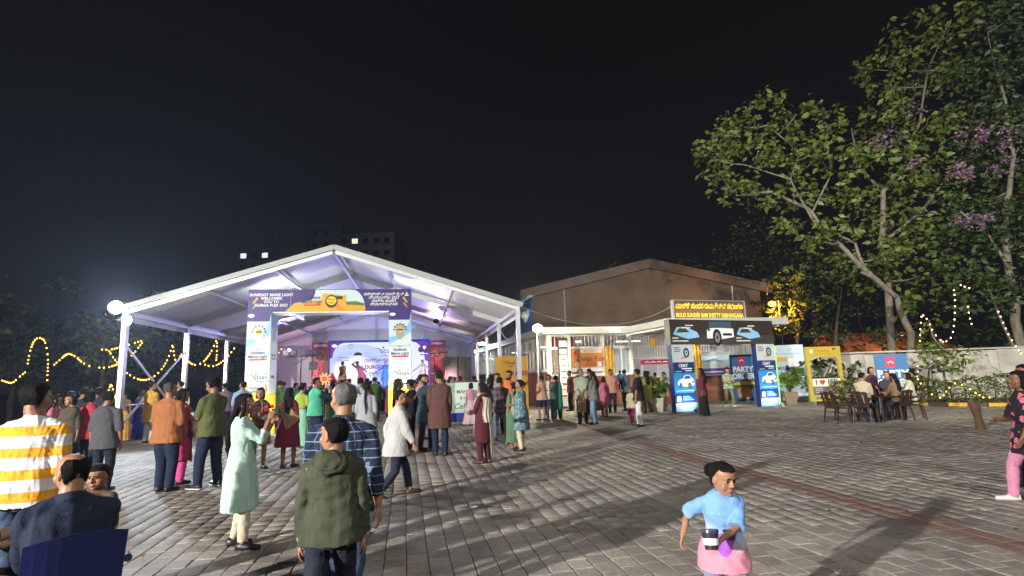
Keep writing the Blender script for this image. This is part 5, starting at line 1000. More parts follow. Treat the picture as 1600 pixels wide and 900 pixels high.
AUD = ['far left', 'left of centre', 'central', 'right of centre', 'far right']; DEP = ['near the open front', 'half-way in', 'near the stage']
HRW = {'short': 'short-haired', 'crop': 'crop-haired', 'long': 'long-haired', 'bun': 'bun-haired', 'bob': 'bob-haired', 'braid': 'plaited'}
for u, v in spots[:50]:
    cn_ = rr.choice(list(cols)); sx = rr.choice('mf'); hr = rr.choice(['short', 'short', 'crop'] if sx == 'm' else ['long', 'bun', 'bob', 'braid']); H = rr.uniform(1.55, 1.76) if sx == 'm' else rr.uniform(1.48, 1.62)
    p = TL(u, v); key = (cn_, sx); hr = HR_.setdefault(key, hr); lab = '%s %s in %s among the tent audience, %s, %s' % (HRW[hr], 'man' if sx == 'm' else 'woman', cn_, AUD[min(4, int((u+5.2)/2.1))], DEP[min(2, int((v-2.5)/3.4))])
    if lab in SEEN: lab = lab.replace('among', 'also among')
    SEEN.add(lab)
    key = (cn_, sx)
    if key in protos:
        o = copy_tree(protos[key]); o.location = (p[0], p[1], 0); s_ = rr.uniform(.95, 1.06); o.scale = (s_, s_, s_); o.rotation_euler = (0, 0, TYAW+rr.uniform(-.6, .6)); o['label'] = lab
    else:
        f_ = pp('aud%d' % n_, lab, (p[0], p[1]), math.degrees(TYAW)+rr.uniform(-30, 30), H=H, sex=sx, q='far', hair=hr, group=TC, arms=rr.choice([('down', 'down'), ('raise', 'down'), ('fold', 'fold'), ('front', 'front')]), wear=[('shirt' if sx == 'm' else 'kurta', cloth('aud_'+cn_.replace(' ', '_'), cols[cn_]), dict(sleeve=.6)), ('trousers', rr.choice([BLK, DJEAN, GREYC]))]); protos[key] = f_['root']
    n_ += 1
# ================================================================ printed welcome arch before the tent
PURP, PALE, YEL, GOLD, SKYB, INK, WHT_P, REDP = mat('print_purple', (.035, .02, .14), .45), mat('print_pale', (.50, .60, .60), .45), mat('print_yellow', (.75, .55, .01), .45), mat('print_gold', (.6, .33, .01), .45), mat('print_skyblue', (.20, .42, .62), .45), mat('print_ink', (.012, .014, .02), .5), mat('print_white', (.75, .75, .75), .45), mat('print_red', (.5, .03, .02), .45)
NAVYP, ORP, GRNP = mat('print_navy', (.012, .025, .12), .45), mat('print_orange', (.7, .2, .015), .45), mat('print_green', (.05, .16, .03), .5)
def arch_curve(x0, x1, y0, y1, n=12): return [(x0+(x1-x0)*math.sin(t), y0+(y1-y0)*(1-math.cos(t))) for t in np.linspace(0, math.pi/2, n)]
AO = G(378, 683); a1 = empty('welcome_arch', AO, TYAW, 'purple and yellow printed box arch welcoming visitors in front of the tent', 'arch')
AW, PW_, PD, AHt, BH = 5.24, .74, .9, 4.70, .74
for x in (0, AW-PW_):
    b = MB(); b.b2((x, 0, 0), (x+PW_, PD, AHt-BH)); b.build('pillar', PALE, a1)
b = MB(); b.b2((0, .002, AHt-BH), (AW, PD-.002, AHt)); b.build('beam', PURP, a1)
B = Board(a1, (0, 0, 0), (1, 0, 0))
zt = AHt-BH
def utsav(B, x, y, s, m):
    B.text('utsav', x, y, s, m, .008, bold=.0, xs=1.0); B.stroke([(x-s*1.75, y+s*.28), (x-s*1.2, y+s*.3), (x-s*.8, y+s*.1), (x-s*.95, y-s*.05)], [s*.02, s*.1, s*.09, s*.03], m, .009)
    B.stroke([(x+s*.35, y+s*.33), (x+s*.7, y+s*.42), (x+s*1.1, y+s*.36)], [s*.02, s*.08, s*.02], m, .009); B.disc(x-s*.62, y+s*.42, s*.13, s*.13, REDP, .008, name='logo_dot'); B.text('a celebration of life', x+s*.2, y-s*.62, s*.3, m, .008)
def biscuit_pillar(B, x0, w):
    B.rect(x0, zt-.32, x0+w, zt, PURP, .0, .003)
    B.poly([(x0, zt-.9)]+[(x0+w*.0+w*.95*math.sin(t)**1.0*1.0, zt-.9+.75*(1-math.cos(t))) for t in np.linspace(0, 1.5, 10)]+[(x0+w, zt-.05), (x0+w, 1.5), (x0, 1.5)], PALE, .004, .002)
    B.poly([(x0, zt-.9)]+[(x0+w*.95*math.sin(t), zt-.9+.75*(1-math.cos(t))) for t in np.linspace(0, 1.5, 10)]+[(x0+w, zt-.05), (x0+w, zt-.75), (x0, zt-1.15)], SKYB, .0065, .002)
    B.rect(x0, 0.02, x0+w, 1.28, YEL, .007, .002); B.poly([(x0, 1.28), (x0+w*.35, 1.36), (x0+w*.7, 1.34), (x0+w, 1.28)], YEL, .007, .002)
    cx = x0+w*.5
    B.poly([(cx+.17*math.cos(t)*(1 if math.sin(t) > 0 else .8), zt-.72+.27*math.sin(t)) for t in np.linspace(0, 6.1, 18)], GREY, .009, .002, 'emblem'); B.disc(cx, zt-.66, .10, .10, GOLD, .0115, .002, 'emblem')
    for k in range(7): a = math.pi*k/6; B.disc(cx+.2*math.cos(a), zt-.66+.2*math.sin(a), .028, .028, INK, .0115, .002, 'emblem', 8)
    B.rect(cx-.09, zt-.68, cx+.09, zt-.64, INK, .0135, .002, 'emblem')
    B.text('New', cx, zt-1.22, .075, REDP, .01); B.text('Sunfeast', cx, zt-1.33, .13, NAVYP, .01, bold=.015); B.text('Marie Light', cx, zt-1.46, .13, NAVYP, .01, bold=.015); B.rect(cx-.27, zt-1.58, cx+.27, zt-1.53, REDP, .0095, .002, 'print_bar')
    utsav(B, cx+.1, zt-2.12, .21, INK)
    B.text('CRUNCHIER', cx, 1.50, .085, NAVYP, .01, bold=.015); B.text('LIGHTER', cx, 1.40, .085, NAVYP, .01, bold=.015)
    for s in (-1, 1): B.poly([(cx+s*(.22+.12*math.sin(t)), 1.47+.15*math.cos(t)) for t in np.linspace(0, math.pi, 9)]+[(cx+s*(.22+.05*math.sin(t)), 1.47+.15*math.cos(t)) for t in np.linspace(math.pi, 0, 9)][1:-1], ORP, .0095, .002, 'biscuit_print') if s > 0 else B.poly(([(cx+s*(.22+.12*math.sin(t)), 1.47+.15*math.cos(t)) for t in np.linspace(0, math.pi, 9)]+[(cx+s*(.22+.05*math.sin(t)), 1.47+.15*math.cos(t)) for t in np.linspace(math.pi, 0, 9)][1:-1])[::-1], GOLD, .0095, .002, 'biscuit_print')
    B.disc(cx+w*.22, .6, .10, .10, GOLD, .0095, .002, 'biscuit_print'); B.disc(cx+w*.1, .48, .09, .09, ORP, .0105, .002, 'biscuit_print'); B.disc(x0+.12, zt-.13, .10, .055, WHT_P, .0095, .002, 'logo')
    for z in (1.62, 2.75): B.rect(x0, z, x0+w, z+.012, GREY, .011, .002, 'panel_seam')
biscuit_pillar(B, 0, PW_); biscuit_pillar(B, AW-PW_, PW_)
Bs = Board(a1, (PW_, 0, 0), (0, 1, 0)); Bs.rect(0.01, 0.02, PD, 1.3, YEL, .002); Bs.rect(.01, zt-.5, PD, zt, SKYB, .002); Bs.text('utsav', .4, zt-2.1, .2, INK, .006); Bs.text('Marie Light', .45, zt-1.4, .12, NAVYP, .006); Bs.rect(.2, zt-1.55, .7, zt-1.5, REDP, .005); Bs.disc(.45, zt-.75, .15, .22, GREY, .005)
Bb = Board(a1, (0, 0.002, zt), (1, 0, 0))
Bb.poly([(1.15, .0)]+arch_curve(1.15, 2.1, .0, .72, 10)+[(3.3, .72)]+[(3.3+.42*math.sin(t), .72-.72*(1-math.cos(t))) for t in np.linspace(0, math.pi/2, 10)][1:], PALE, .002, .002)
Bb.poly([(1.15, .0), (1.45, .28), (1.9, .36), (2.6, .38), (3.68, .26), (3.72, .0)], GOLD, .005, .002); Bb.poly([(2.6, .34), (3.0, .30), (3.4, .33), (3.69, .25), (3.70, .18), (2.6, .24)], GRNP, .008, .002)
for x in (1.32, 2.72): Bb.rect(x, .0, x+.012, .74, GREY, .011, .002, 'panel_seam')
Bb.text('New', 1.98, .58, .08, REDP, .010); Bb.text('Sunfeast', 2.0, .46, .155, NAVYP, .010, bold=.015); Bb.text('Marie Light', 2.02, .31, .155, NAVYP, .010, bold=.015); Bb.rect(1.74, .185, 2.28, .23, REDP, .0095, .002, 'print_bar')
Bb.poly([(2.32, .08), (3.06, .03), (3.10, .56), (3.02, .52), (2.36, .60), (2.30, .52)], GOLD, .011, .002, 'biscuit_packet'); Bb.disc(2.62, .33, .2, .22, INK, .0135, .002, 'biscuit_packet'); Bb.disc(2.62, .35, .16, .15, YEL, .016, .002, 'biscuit_packet'); Bb.text('Marie', 2.62, .39, .11, INK, .02); Bb.text('Light', 2.62, .29, .11, INK, .02); Bb.rect(2.74, .40, 2.98, .50, INK, .0135, .002, 'biscuit_packet')
Bb.disc(2.90, .14, .14, .12, ORP, .0185, .002, 'biscuit_print'); Bb.disc(2.99, .22, .12, .11, GOLD, .021, .002, 'biscuit_print')
Bb.text('SUNFEAST MARIE LIGHT\nWELCOMES\nYOU TO\nDURGA PUJA 2023', .72, .38, .125, WHT_P, .007, bold=.02, space=.92)
Bb.text('ಸನ್‌ಫೀಸ್ಟ್ ಮಾರಿ ಲೈಟ್\nನಿಮ್ಮನ್ನು 2023\nದುರ್ಗಾ ಪೂಜೆಗೆ\nಸ್ವಾಗತಿಸುತ್ತದೆ'.replace('\u200c', ''), 4.33, .39, .125, WHT_P, .007, bold=.01, space=.92)
for x, s in ((.22, 1), (5.04, -1)): Bb.stroke([(x+.07*s, .46), (x-.06*s, .28), (x+.05*s, .26), (x-.07*s, .10)], [.07, .05, .06, .02], GOLD, .008, 'bolt_print')
Bb.poly([(5.02, .50), (5.16, .50), (5.09, .64)], WHT_P, .008, .002, 'logo'); Bb.poly([(5.06, .525), (5.12, .525), (5.09, .59)], PURP, .011, .002, 'logo')
Bu = Board(a1, (PW_, PD, zt), (1, 0, 0), (0, -1, 0)); b = MB(); b.b2((PW_+.002, .05, zt-.04), (AW-PW_-.002, PD-.05, zt-.002)); b.build('soffit', WHITE, a1)
def spot_box(label, loc, to, e, col, angle=110): return flood('ground_spotlight', loc, to, label, e, col, size=.22, angle=angle, soft=.05, group='small floodlights on the ground')
q = TL(.0, 0); 
p = np.array(AO)+np.array([math.cos(TYAW), math.sin(TYAW), 0])*(AW-.3)+np.array([math.sin(TYAW), -math.cos(TYAW), 0])*.75
spot_box('small floodlight on the paving washing the yellow base of the right arch pillar', (p[0], p[1], .12), (p[0]-.1, p[1]+.9, 1.0), 380, (1, .96, .8))
p = np.array(AO)+np.array([math.cos(TYAW), math.sin(TYAW), 0])*(1.3)+np.array([math.sin(TYAW), -math.cos(TYAW), 0])*.4
spot_box('small floodlight on the paving washing the yellow base of the left arch pillar', (p[0], p[1], .12), (p[0]-.8, p[1]+.8, .9), 260, (1, .93, .75))

# ================================================================ stage at the back of the tent
stg = empty('stage', TL(.2, 13.2), TYAW, 'raised black stage platform at the back of the tent', 'stage')
b = MB(); b.b2((-4.6, 0, 1.05), (5.6, 4.2, STZ)); b.build('deck', mat('stage_deck', (.05, .045, .05), .5), stg)
b = MB(); b.b2((-4.6, .02, 0), (5.6, .06, 1.045)); b.build('skirting', cloth('stage_skirt', (.02, .015, .05)), stg)
bd = empty('led_backdrop', TL(-1.55, 16.9), TYAW, 'glowing white and violet backdrop screen naming the festival on the stage', 'screen')
LX0, LX1, LZ0, LZ1 = -1.1, 4.8, 1.3, 3.95
def led_mat():
    M = mat('led_screen', (.02, .02, .02), .4); t = M.node_tree; N = t.nodes.new; L = t.links.new; bs = t.nodes['Principled BSDF']
    c = N('ShaderNodeTexCoord'); mp = N('ShaderNodeMapping'); L(c.outputs['Object'], mp.inputs[0]); mp.inputs['Location'].default_value = (-.15, 0, -1.4); s = N('ShaderNodeVectorMath'); s.operation = 'LENGTH'; mp.inputs['Scale'].default_value = (.42, 0, .62); L(mp.outputs[0], s.inputs[0])
    r = N('ShaderNodeValToRGB'); L(s.outputs['Value'], r.inputs[0]); el = r.color_ramp.elements; el[0].position = .1; el[0].color = (1, 1, 1, 1); el[1].position = 1.6; el[1].color = (.55, .62, 1, 1)
    for p_, c_ in ((.45, (.95, .97, 1)), (.62, (.42, .52, 1)), (.8, (.52, .66, 1)), (1.1, (.80, .86, 1))): z = el.new(p_); z.color = (*c_, 1)
    L(r.outputs[0], bs.inputs['Emission Color']); bs.inputs['Emission Strength'].default_value = 1.05; return M
LED = led_mat(); b = MB(); b.b2((LX0, 0, LZ0), (LX1, .08, LZ1)); b.build('screen', LED, bd)
b = MB(); b.b2((LX0-.1, -.02, LZ1), (LX1+.1, .12, LZ1+.14)); b.b2((LX0-.1, .0, 1.15), (LX0-.001, .1, LZ1)); b.b2((LX1+.001, .0, 1.15), (LX1+.1, .1, LZ1)); b.build('frame', mat('blue_truss', (.03, .08, .35), .5), bd)
BL_ = Board(bd, (0, 0, 0), (1, 0, 0)); EV_, EP, EB, ER, EN = emi('led_violet', (.16, .02, .45), 1.0), emi('led_purple', (.30, .01, .36), .8), emi('led_blue', (.03, .10, .6), .9), emi('led_red', (.7, .05, .1), 1.2), emi('led_ink', (.02, .03, .06), .6)
BL_.poly([(LX0, LZ1)]+[(LX0+.9-.75*math.sin(t), LZ1-.9*(1-math.cos(t))) for t in np.linspace(0, 1.55, 10)]+[(LX0, LZ1-.95)], EV_, .0); BL_.poly(([(LX1, LZ1)]+[(LX1-1.0+.8*math.sin(t), LZ1-1.2*(1-math.cos(t))) for t in np.linspace(0, 1.55, 10)]+[(LX1, LZ1-1.25)])[::-1], EV_, .0)
BL_.disc(LX0+.25, LZ1-.18, .15, .09, emi('led_white', (1, 1, 1), 1.4), .004, name='logo')
utsav(BL_, 2.35, 3.42, .46, EN); BL_.text('ದುರ್ಗೋತ್ಸವ ೨೦೨೩', 2.2, 2.84, .27, EP, .008, bold=.015); BL_.text('DURGOTSAV 2023', 2.2, 2.42, .30, EP, .008, bold=.035); BL_.text('দুর্গোৎসব ২০২৩', 2.2, 2.02, .27, EB, .008, bold=.015)
BL_.ring(.55, 3.12, .36, .05, emi('led_pale', (.55, .65, 1), 1.2)); BL_.disc(.55, 3.10, .22, .22, emi('led_skin', (.9, .72, .75), 1.2), .005, name='emblem'); BL_.poly([(.55+.26*math.cos(t), 3.16+.2*math.sin(t)) for t in np.linspace(0, math.pi, 10)], EN, .009, name='emblem'); BL_.ring(.1, 3.72, .15, .02, EN, .005); BL_.text('75', .1, 3.72, .14, EN, .008)
for k, (x, y) in enumerate(((-.3, 2.95), (-.3, 2.85), (-.25, 3.05))): BL_.rect(x-.35, y, x+.35, y+.03, EN, .004, name='small_print')
# printed side banners with a dancer
def dancer_banner(u, label, m, txt):
    r = empty('stage_banner', TL(u, 16.8), TYAW, label, 'banner'); b = MB(); b.b2((-.5, 0, 1.3), (.5, .05, 4.0)); b.build('cloth_panel', m, r); Bd = Board(r, (0, 0, 0), (1, 0, 0)); sk, dr = mat('print_skin', (.45, .2, .13), .5), mat('print_rose', (.65, .04, .08), .5)
    Bd.poly([(-.30, 1.5), (.22, 1.5), (.16, 2.4), (.10, 2.9), (-.14, 2.9), (-.16, 2.4)], dr, .003, name='figure_print'); Bd.disc(-.02, 3.12, .1, .13, sk, .006, name='figure_print'); Bd.stroke([(-.1, 2.85), (-.28, 3.1), (-.12, 3.36)], .06, sk, .007, 'figure_print'); Bd.stroke([(.08, 2.85), (.27, 3.12), (.12, 3.4)], .06, sk, .007, 'figure_print')
    Bd.ring(.0, 3.15, .36, .03, mat('print_gold', ()), .003); Bd.text(txt, 0, 3.8, .19, WHT_P, .006, bold=.02)
    for z in (1.6, 1.75, 1.9): Bd.rect(-.4, z, -.1, z+.04, WHT_P, .009, name='small_print')
dancer_banner(-3.2, 'brown stage banner with a dancer in pink, left of the screen', mat('banner_brown', (.22, .05, .06), .5), 'SANESKA'); dancer_banner(3.85, 'red stage banner with a dancer, right of the screen', mat('banner_red', (.42, .03, .04), .5), 'SANESKA')
# speaker stacks
for k, u in enumerate((4.5, 5.28)):
    r = empty('speaker_stack', TL(u, 13.6), TYAW, ['left half of the tall black loudspeaker pair right of the stage', 'right half of the tall black loudspeaker pair right of the stage'][k], 'loudspeaker', 'loudspeakers beside the stage')
    for z in (0, 1.42): b = MB(); b.b2((-.37, 0, z+.01), (.37, .6, z+1.4)); c_ = b.build('cabinet', BLACK, r, bevel=.02); g_ = MB(); g_.b2((-.34, -.012, z+.05), (.34, -.004, z+1.36)); g_.build('grille', mat('speaker_grille', (.03, .03, .032), .7, bump=.4, bscale=200), c_)
# lamp stands with par cans
def par_stand(u, v, label, cols_, to):
    r = empty('light_stand', TL(u, v), TYAW, label, 'light stand'); b = MB(); b.tube([(0, 0, .9), (0, 0, 3.0)], .03, 8); b.build('pole', BLACK, r)
    for a in (0, 2.1, 4.2): b = MB(); b.tube([(0, 0, 1.3), (math.cos(a)*.7, math.sin(a)*.7, 0)], .022, 6); b.build('leg', BLACK, r)
    b = MB(); b.tube([(-.75, 0, 2.9), (.75, 0, 3.0)], .025, 8); b.tube([(-.3, 0, 2.55), (.35, 0, 2.95)], .02, 6); b.build('crossbar', BLACK, r)
    for i, x in enumerate((-.7, -.35, .35, .7)):
        q_ = MB(); q_.rings([[(x+rr_*math.cos(t), -.05+y, 3.16+rr_*math.sin(t)) for t in np.linspace(0, 6.283, 13)[:-1]] for y, rr_ in ((.22, .08), (.1, .13), (-.16, .15), (-.161, .12))]); c_ = q_.build('par_can', BLACK, r, smooth=False); g_ = MB(); g_.rings([[(x+.12*math.cos(t), -.215+y, 3.16+.12*math.sin(t)) for t in np.linspace(0, 6.283, 13)[:-1]] for y in (0, .004)]); g_.build('lens', emi('par_lens_%d' % i, cols_[i % len(cols_)], .12), c_)
    b = MB(); b.b2((.42, -.1, 2.25), (.78, .12, 2.68)); b.build('dimmer_box', BLACK, r)
    return r
par_stand(-3.3, 11.8, 'black tripod light stand with four par cans left of the stage', [(.7, .5, 1)], 0); par_stand(3.5, 11.6, 'black tripod light stand with par cans right of the stage', [(1, .8, .9)], 0)
def stage_light(u, v, z, to, e, col, angle, label):
    p_ = TL(u, v, z); t_ = TL(*to); r = empty('par_light', p_, 0, label, 'stage light', 'par lights hung in the tent'); d = (Vector(t_)-Vector(p_)).to_track_quat('-Z', 'Y').to_matrix().to_4x4(); d.translation = Vector(p_); r.matrix_world = d
    b = MB(); b.rings([[(k*math.cos(t), k*math.sin(t), z_) for t in np.linspace(0, 6.283, 13)[:-1]] for k, z_ in ((.06, .2), (.11, .12), (.13, -.06), (.10, -.061), (.10, .0))]); b.build('can', BLACK, r); b = MB(); b.rings([[(.1*math.cos(t), .1*math.sin(t), z_) for t in np.linspace(0, 6.283, 13)[:-1]] for z_ in (-.03, -.025)]); b.build('lens', emi('lens_%s' % label[:12], col, 3), r)
    l = lamp('par_lamp', 'SPOT', (0, 0, 0), e, col, size=.12, angle=angle, blend=.8); l.parent = r; l.location = (0, 0, -.1)
stage_light(-3.9, 11.8, 3.3, (-2.5, 3.5, 5.2), 900, (.45, .42, 1), 110, 'violet par light aimed up at the left roof slope')
stage_light(3.0, 12.4, 3.3, (2.5, 4.5, 5.0), 850, (.62, .45, 1), 110, 'lilac par light aimed up at the right roof slope')
stage_light(-.4, 12.8, 1.3, (.2, 3.2, 5.8), 620, (.25, .25, 1), 80, 'deep blue par light on the stage lip aimed at the ridge')
stage_light(1.4, 13.0, 1.3, (2.0, 17.9, 4.6), 900, (.28, .40, 1), 130, 'blue par light washing the rear gable')
stage_light(-3.0, 13.0, 1.3, (-4.5, 17.9, 3.2), 560, (.95, .55, .85), 120, 'pink par light washing the left rear wall')
stage_light(4.4, 13.0, 1.6, (5.2, 17.9, 3.0), 300, (1, .58, .55), 120, 'salmon par light washing the right rear wall')
stage_light(-4.8, 10.5, 3.5, (-1, 15, 1.8), 500, (1, .9, .95), 80, 'white par light aimed at the performers from the left')
stage_light(3.5, 8.0, 4.3, (4.8, 12, 4.6), 160, (1, .55, .6), 120, 'rosy par light on the right slope near the rear')
for k, (u, v, e) in enumerate(((-2.2, 1.6, 58), (2.4, 1.8, 46), (-2.2, 6.0, 40))):  # added tubes aimed upward to brighten the underside of the roof
    p_ = TL(u, v, 4.25); r = empty('tube_light', p_, TYAW+math.pi/2, ['added white tube light under the front left roof bay', 'added white tube light under the front right roof bay', 'added white tube light under the second left roof bay'][k], 'tube light'); b = MB(); b.b2((-.6, -.03, 0), (.6, .03, .04)); b.build('fitting', WHITE, r); b = MB(); b.tube([(-.57, 0, .06), (.57, 0, .06)], .018, 8); b.build('tube', emi('tube_glow', (.9, .95, 1), 9), r); b = MB(); [b.tube([(x, 0, .03), (x, 0, 1.0)], .006, 5) for x in (-.5, .5)]; tag(b.build('hanger', GREY, r), kind='stuff')
    l = lamp('tube_lamp', 'AREA', (0, 0, .09), e, (.92, 1, .97), sx=1.1, sy=.06); l.parent = r; l.location = (0, 0, .09); l.rotation_euler = (math.pi, 0, 0)
# festive props near the stage
def ornament(label, loc, c1, c2, rays):
    r = empty('paper_ornament', loc, TYAW, label, 'decoration'); b = MB()
    for k in range(rays): a = 6.283*k/rays; b.tube([(.1*math.cos(a), 0, .1*math.sin(a)), (.3*math.cos(a), 0, .3*math.sin(a))], [.06, .035], 6)
    b.build('petals', c1, r); b = MB(); b.ell((0, -.05, 0), (.13, .06, .13), 12, 8); b.build('centre', c2, r); b = MB(); b.tube([(0, .02, -.3), (0, .02, -3)], .02, 6); b.build('stick', BLACK, r)
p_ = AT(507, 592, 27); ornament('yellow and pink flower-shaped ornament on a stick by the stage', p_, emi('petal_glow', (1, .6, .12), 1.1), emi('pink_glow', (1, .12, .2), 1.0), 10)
p_ = AT(519, 592, 29); r = empty('paper_cone', (p_[0], p_[1], STZ), 0, 'red cone ornament on a pink stand at the stage edge', 'decoration'); b = MB(); b.tube([(0, 0, .35), (0, 0, .95)], [.3, .01], 14); b.build('cone', mat('red_paper', (.5, .02, .03), .6), r); b = MB(); b.b2((-.3, -.2, 0), (.3, .2, .34)); b.build('stand', mat('pink_paper', (.6, .3, .35), .6), r)
p_ = AT(516, 592, 30.6); r = empty('stage_plants', (p_[0], p_[1], STZ), 0, 'row of leafy plants along the left of the stage', 'plants'); g_ = np.random.default_rng(4); leaves('foliage', np.stack([g_.uniform(-.9, .9, 260), g_.uniform(-.2, .2, 260), g_.uniform(.05, .6, 260)], 1), .22, LEAF, r, 3); b = MB(); [b.tube([(x, 0, 0), (x, 0, .5)], .02, 5) for x in (-.7, -.3, .1, .5)]; b.build('stems', BARKD, r)

# ================================================================ tyre-advert arch and the lit name board before the lobby
CA, CB = G(1057, 645), G(1219, 634); cdir = (CB-CA)[:2]; cyaw = math.atan2(cdir[1], cdir[0]); CL = float(np.linalg.norm(cdir))
a2 = empty('advert_arch', CA, cyaw, 'blue and black tyre-advert arch with white cars in front of the lobby', 'arch')
CH, CBH, CPW = 3.72, 1.02, 1.08
for x in (0, CL-CPW):
    b = MB(); b.b2((x, 0, 0), (x+CPW, .26, CH-CBH)); b.build('pillar', NAVYP, a2)
b = MB(); b.b2((-.05, -.03, CH-CBH+.002), (CL+.0, .30, CH)); b.build('beam', mat('print_dark', (.035, .028, .026), .45), a2)
Bc = Board(a2, (0, 0, 0), (1, 0, 0)); CARB, CARW, TYRE, GLASSP, LBL, DBL = mat('print_blue', (.03, .22, .55), .4), mat('print_carwhite', (.72, .76, .8), .4), mat('print_tyre', (.015, .015, .017), .5), mat('print_carglass', (.05, .09, .14), .3), mat('print_lightblue', (.25, .5, .75), .4), mat('print_deepblue', (.01, .04, .16), .4)
def car_print(B, x, y, s, z):
    f = lambda P: [(x+a*s, y+c*s) for a, c in P]
    B.poly(f([(-.5, -.12), (-.48, .05), (-.38, .12), (-.2, .16), (-.05, .33), (.22, .34), (.36, .2), (.46, .12), (.5, -.02), (.47, -.16), (.1, -.22), (-.3, -.18)])[::-1], CARW, z, .002, 'car_print')
    B.poly(f([(-.13, .16), (-.02, .29), (.2, .30), (.3, .18), (.05, .15)])[::-1], GLASSP, z+.003, .002, 'car_print')
    for a, c, r_ in ((-.32, -.13, .10), (.2, -.16, .13)): B.disc(x+a*s, y+c*s, r_*s*.75, r_*s, TYRE, z+.003, .002, 'wheel_print'); B.disc(x+a*s, y+c*s, r_*s*.4, r_*s*.6, GREY, z+.006, .002, 'wheel_print')
    B.rect(x+.33*s, y-.04*s, x+.47*s, y+.03*s, GLASSP, z+.006, .002, 'car_print'); B.disc(x-.40*s, y+.02*s, .04*s, .03*s, LBL, z+.006, .002, 'car_print')
for x0 in (0, CL-CPW):
    zt2 = CH-CBH; B = Bc
    B.rect(x0, 1.98, x0+CPW, zt2, PALE if 0 else mat('print_offwhite', (.52, .54, .58), .4), .0, .003); B.disc(x0+.72, 2.36, .15, .20, TYRE, .004, .002, 'tyre_print'); B.disc(x0+.72, 2.36, .085, .12, LBL, .007, .002, 'tyre_print'); B.disc(x0+.72, 2.36, .03, .04, TYRE, .01, .002, 'tyre_print'); B.poly([(x0+.4, 2.14), (x0+.72, 2.13), (x0+.76, 2.2), (x0+.48, 2.19)], ORP, .0125, .002, 'print_bar')
    for y, l in ((2.55, .3), (2.47, .35), (2.4, .3)): B.rect(x0+.1, y, x0+.1+l, y+.03, DBL, .004, .002, 'small_print')
    B.rect(x0, .36, x0+CPW, 1.979, CARB, .0, .003); B.rect(x0, 1.55, x0+CPW, 1.979, DBL, .0035, .002); B.rect(x0, .36, x0+CPW, .75, DBL, .0035, .002); B.rect(x0, 0.02, x0+CPW, .359, LBL, .0, .003)
    B.text('CEAT', x0+.5, 1.84, .17, WHT_P, .008, bold=.03, xs=1.15); B.disc(x0+.30, 1.845, .035, .05, ORP, .0095, .002, 'logo'); B.rect(x0+.42, 1.70, x0+.95, 1.745, WHT_P, .007, .002, 'small_print'); B.rect(x0+.6, 1.62, x0+.92, 1.65, WHT_P, .007, .002, 'small_print'); B.rect(x0+.1, 1.60, x0+.4, 1.62, WHT_P, .007, .002, 'small_print')
    car_print(B, x0+.60, 1.18, .86, .006); B.rect(x0+.08, .83, x0+.98, .85, WHT_P, .006, .002, 'small_print'); B.rect(x0+.1, .44, x0+.28, .64, WHT_P, .008, .002, 'white_square')
    for k in range(3): B.rect(x0+.38, .47+k*.07, x0+.92-.1*k, .50+k*.07, LBL, .008, .002, 'small_print')
    B.rect(x0, .34, x0+CPW, .362, ORP, .006, .002, 'print_bar')
Bm = Board(a2, (-.05, -.03, CH-CBH), (1, 0, 0)); DKB = mat('print_umber', (.07, .045, .035), .4)
Bm.rect(0, 0, CL+.05, .38, mat('print_asphalt', (.05, .045, .042), .5), .002, .002)
for x in (.7, 4.1): Bm.poly([(x-.55, .42), (x-.35, .7), (x+.1, .72), (x+.7, .5), (x+.8, .3), (x+.2, .22)][::-1], LBL, .005, .002, 'car_print'); Bm.poly([(x-.4, .48), (x-.25, .65), (x+.1, .66), (x+.3, .5)][::-1], DKB, .008, .002, 'car_print'); Bm.rect(x+.1, .76, x+.5, .80, WHT_P, .008, .002, 'small_print'); Bm.rect(x-.1, .66, x+.35, .70, WHT_P, .011, .002, 'small_print'); Bm.rect(x-.6, .12, x+.2, .16, WHT_P, .008, .002, 'small_print'); Bm.rect(x-.6, .24, x-.3, .28, WHT_P, .008, .002, 'small_print')
x = 2.65; Bm.poly([(x-.75, .25), (x-.72, .62), (x-.4, .70), (x+.72, .66), (x+.74, .3), (x+.1, .22)][::-1], CARW, .005, .002, 'car_print'); Bm.rect(x-.6, .68, x+.62, .95, GLASSP, .005, .002, 'car_print'); Bm.disc(x-.2, .28, .24, .36, TYRE, .008, .002, 'wheel_print'); Bm.disc(x-.2, .28, .14, .22, GREY, .011, .002, 'wheel_print'); Bm.disc(x-.2, .28, .05, .08, TYRE, .014, .002, 'wheel_print'); Bm.rect(x+.12, .36, x+.62, .46, INK, .011, .002, 'number_plate'); Bm.rect(x-.7, .56, x-.55, .64, DKB, .011, .002, 'car_print')
pth = [np.array([CL+.015, -.02, z]) for z in np.linspace(.05, 2.6, 10)]; b = MB(); b.tube(pth, .02, 6); b.build('rope_light', emi('lime_glow', (.45, 1, .05), 1.6), a2)
for k, x in enumerate((.55, CL-.5)):
    p_ = CA+np.array([math.cos(cyaw)*x+math.sin(cyaw)*.55, math.sin(cyaw)*x-math.cos(cyaw)*.55, 0]); spot_box(['small floodlight at the foot of the left tyre-advert pillar', 'small floodlight at the foot of the right tyre-advert pillar'][k], (p_[0], p_[1], .1), (p_[0]-math.sin(cyaw)*.6, p_[1]+math.cos(cyaw)*.6, .75), 75, (.75, .9, 1))
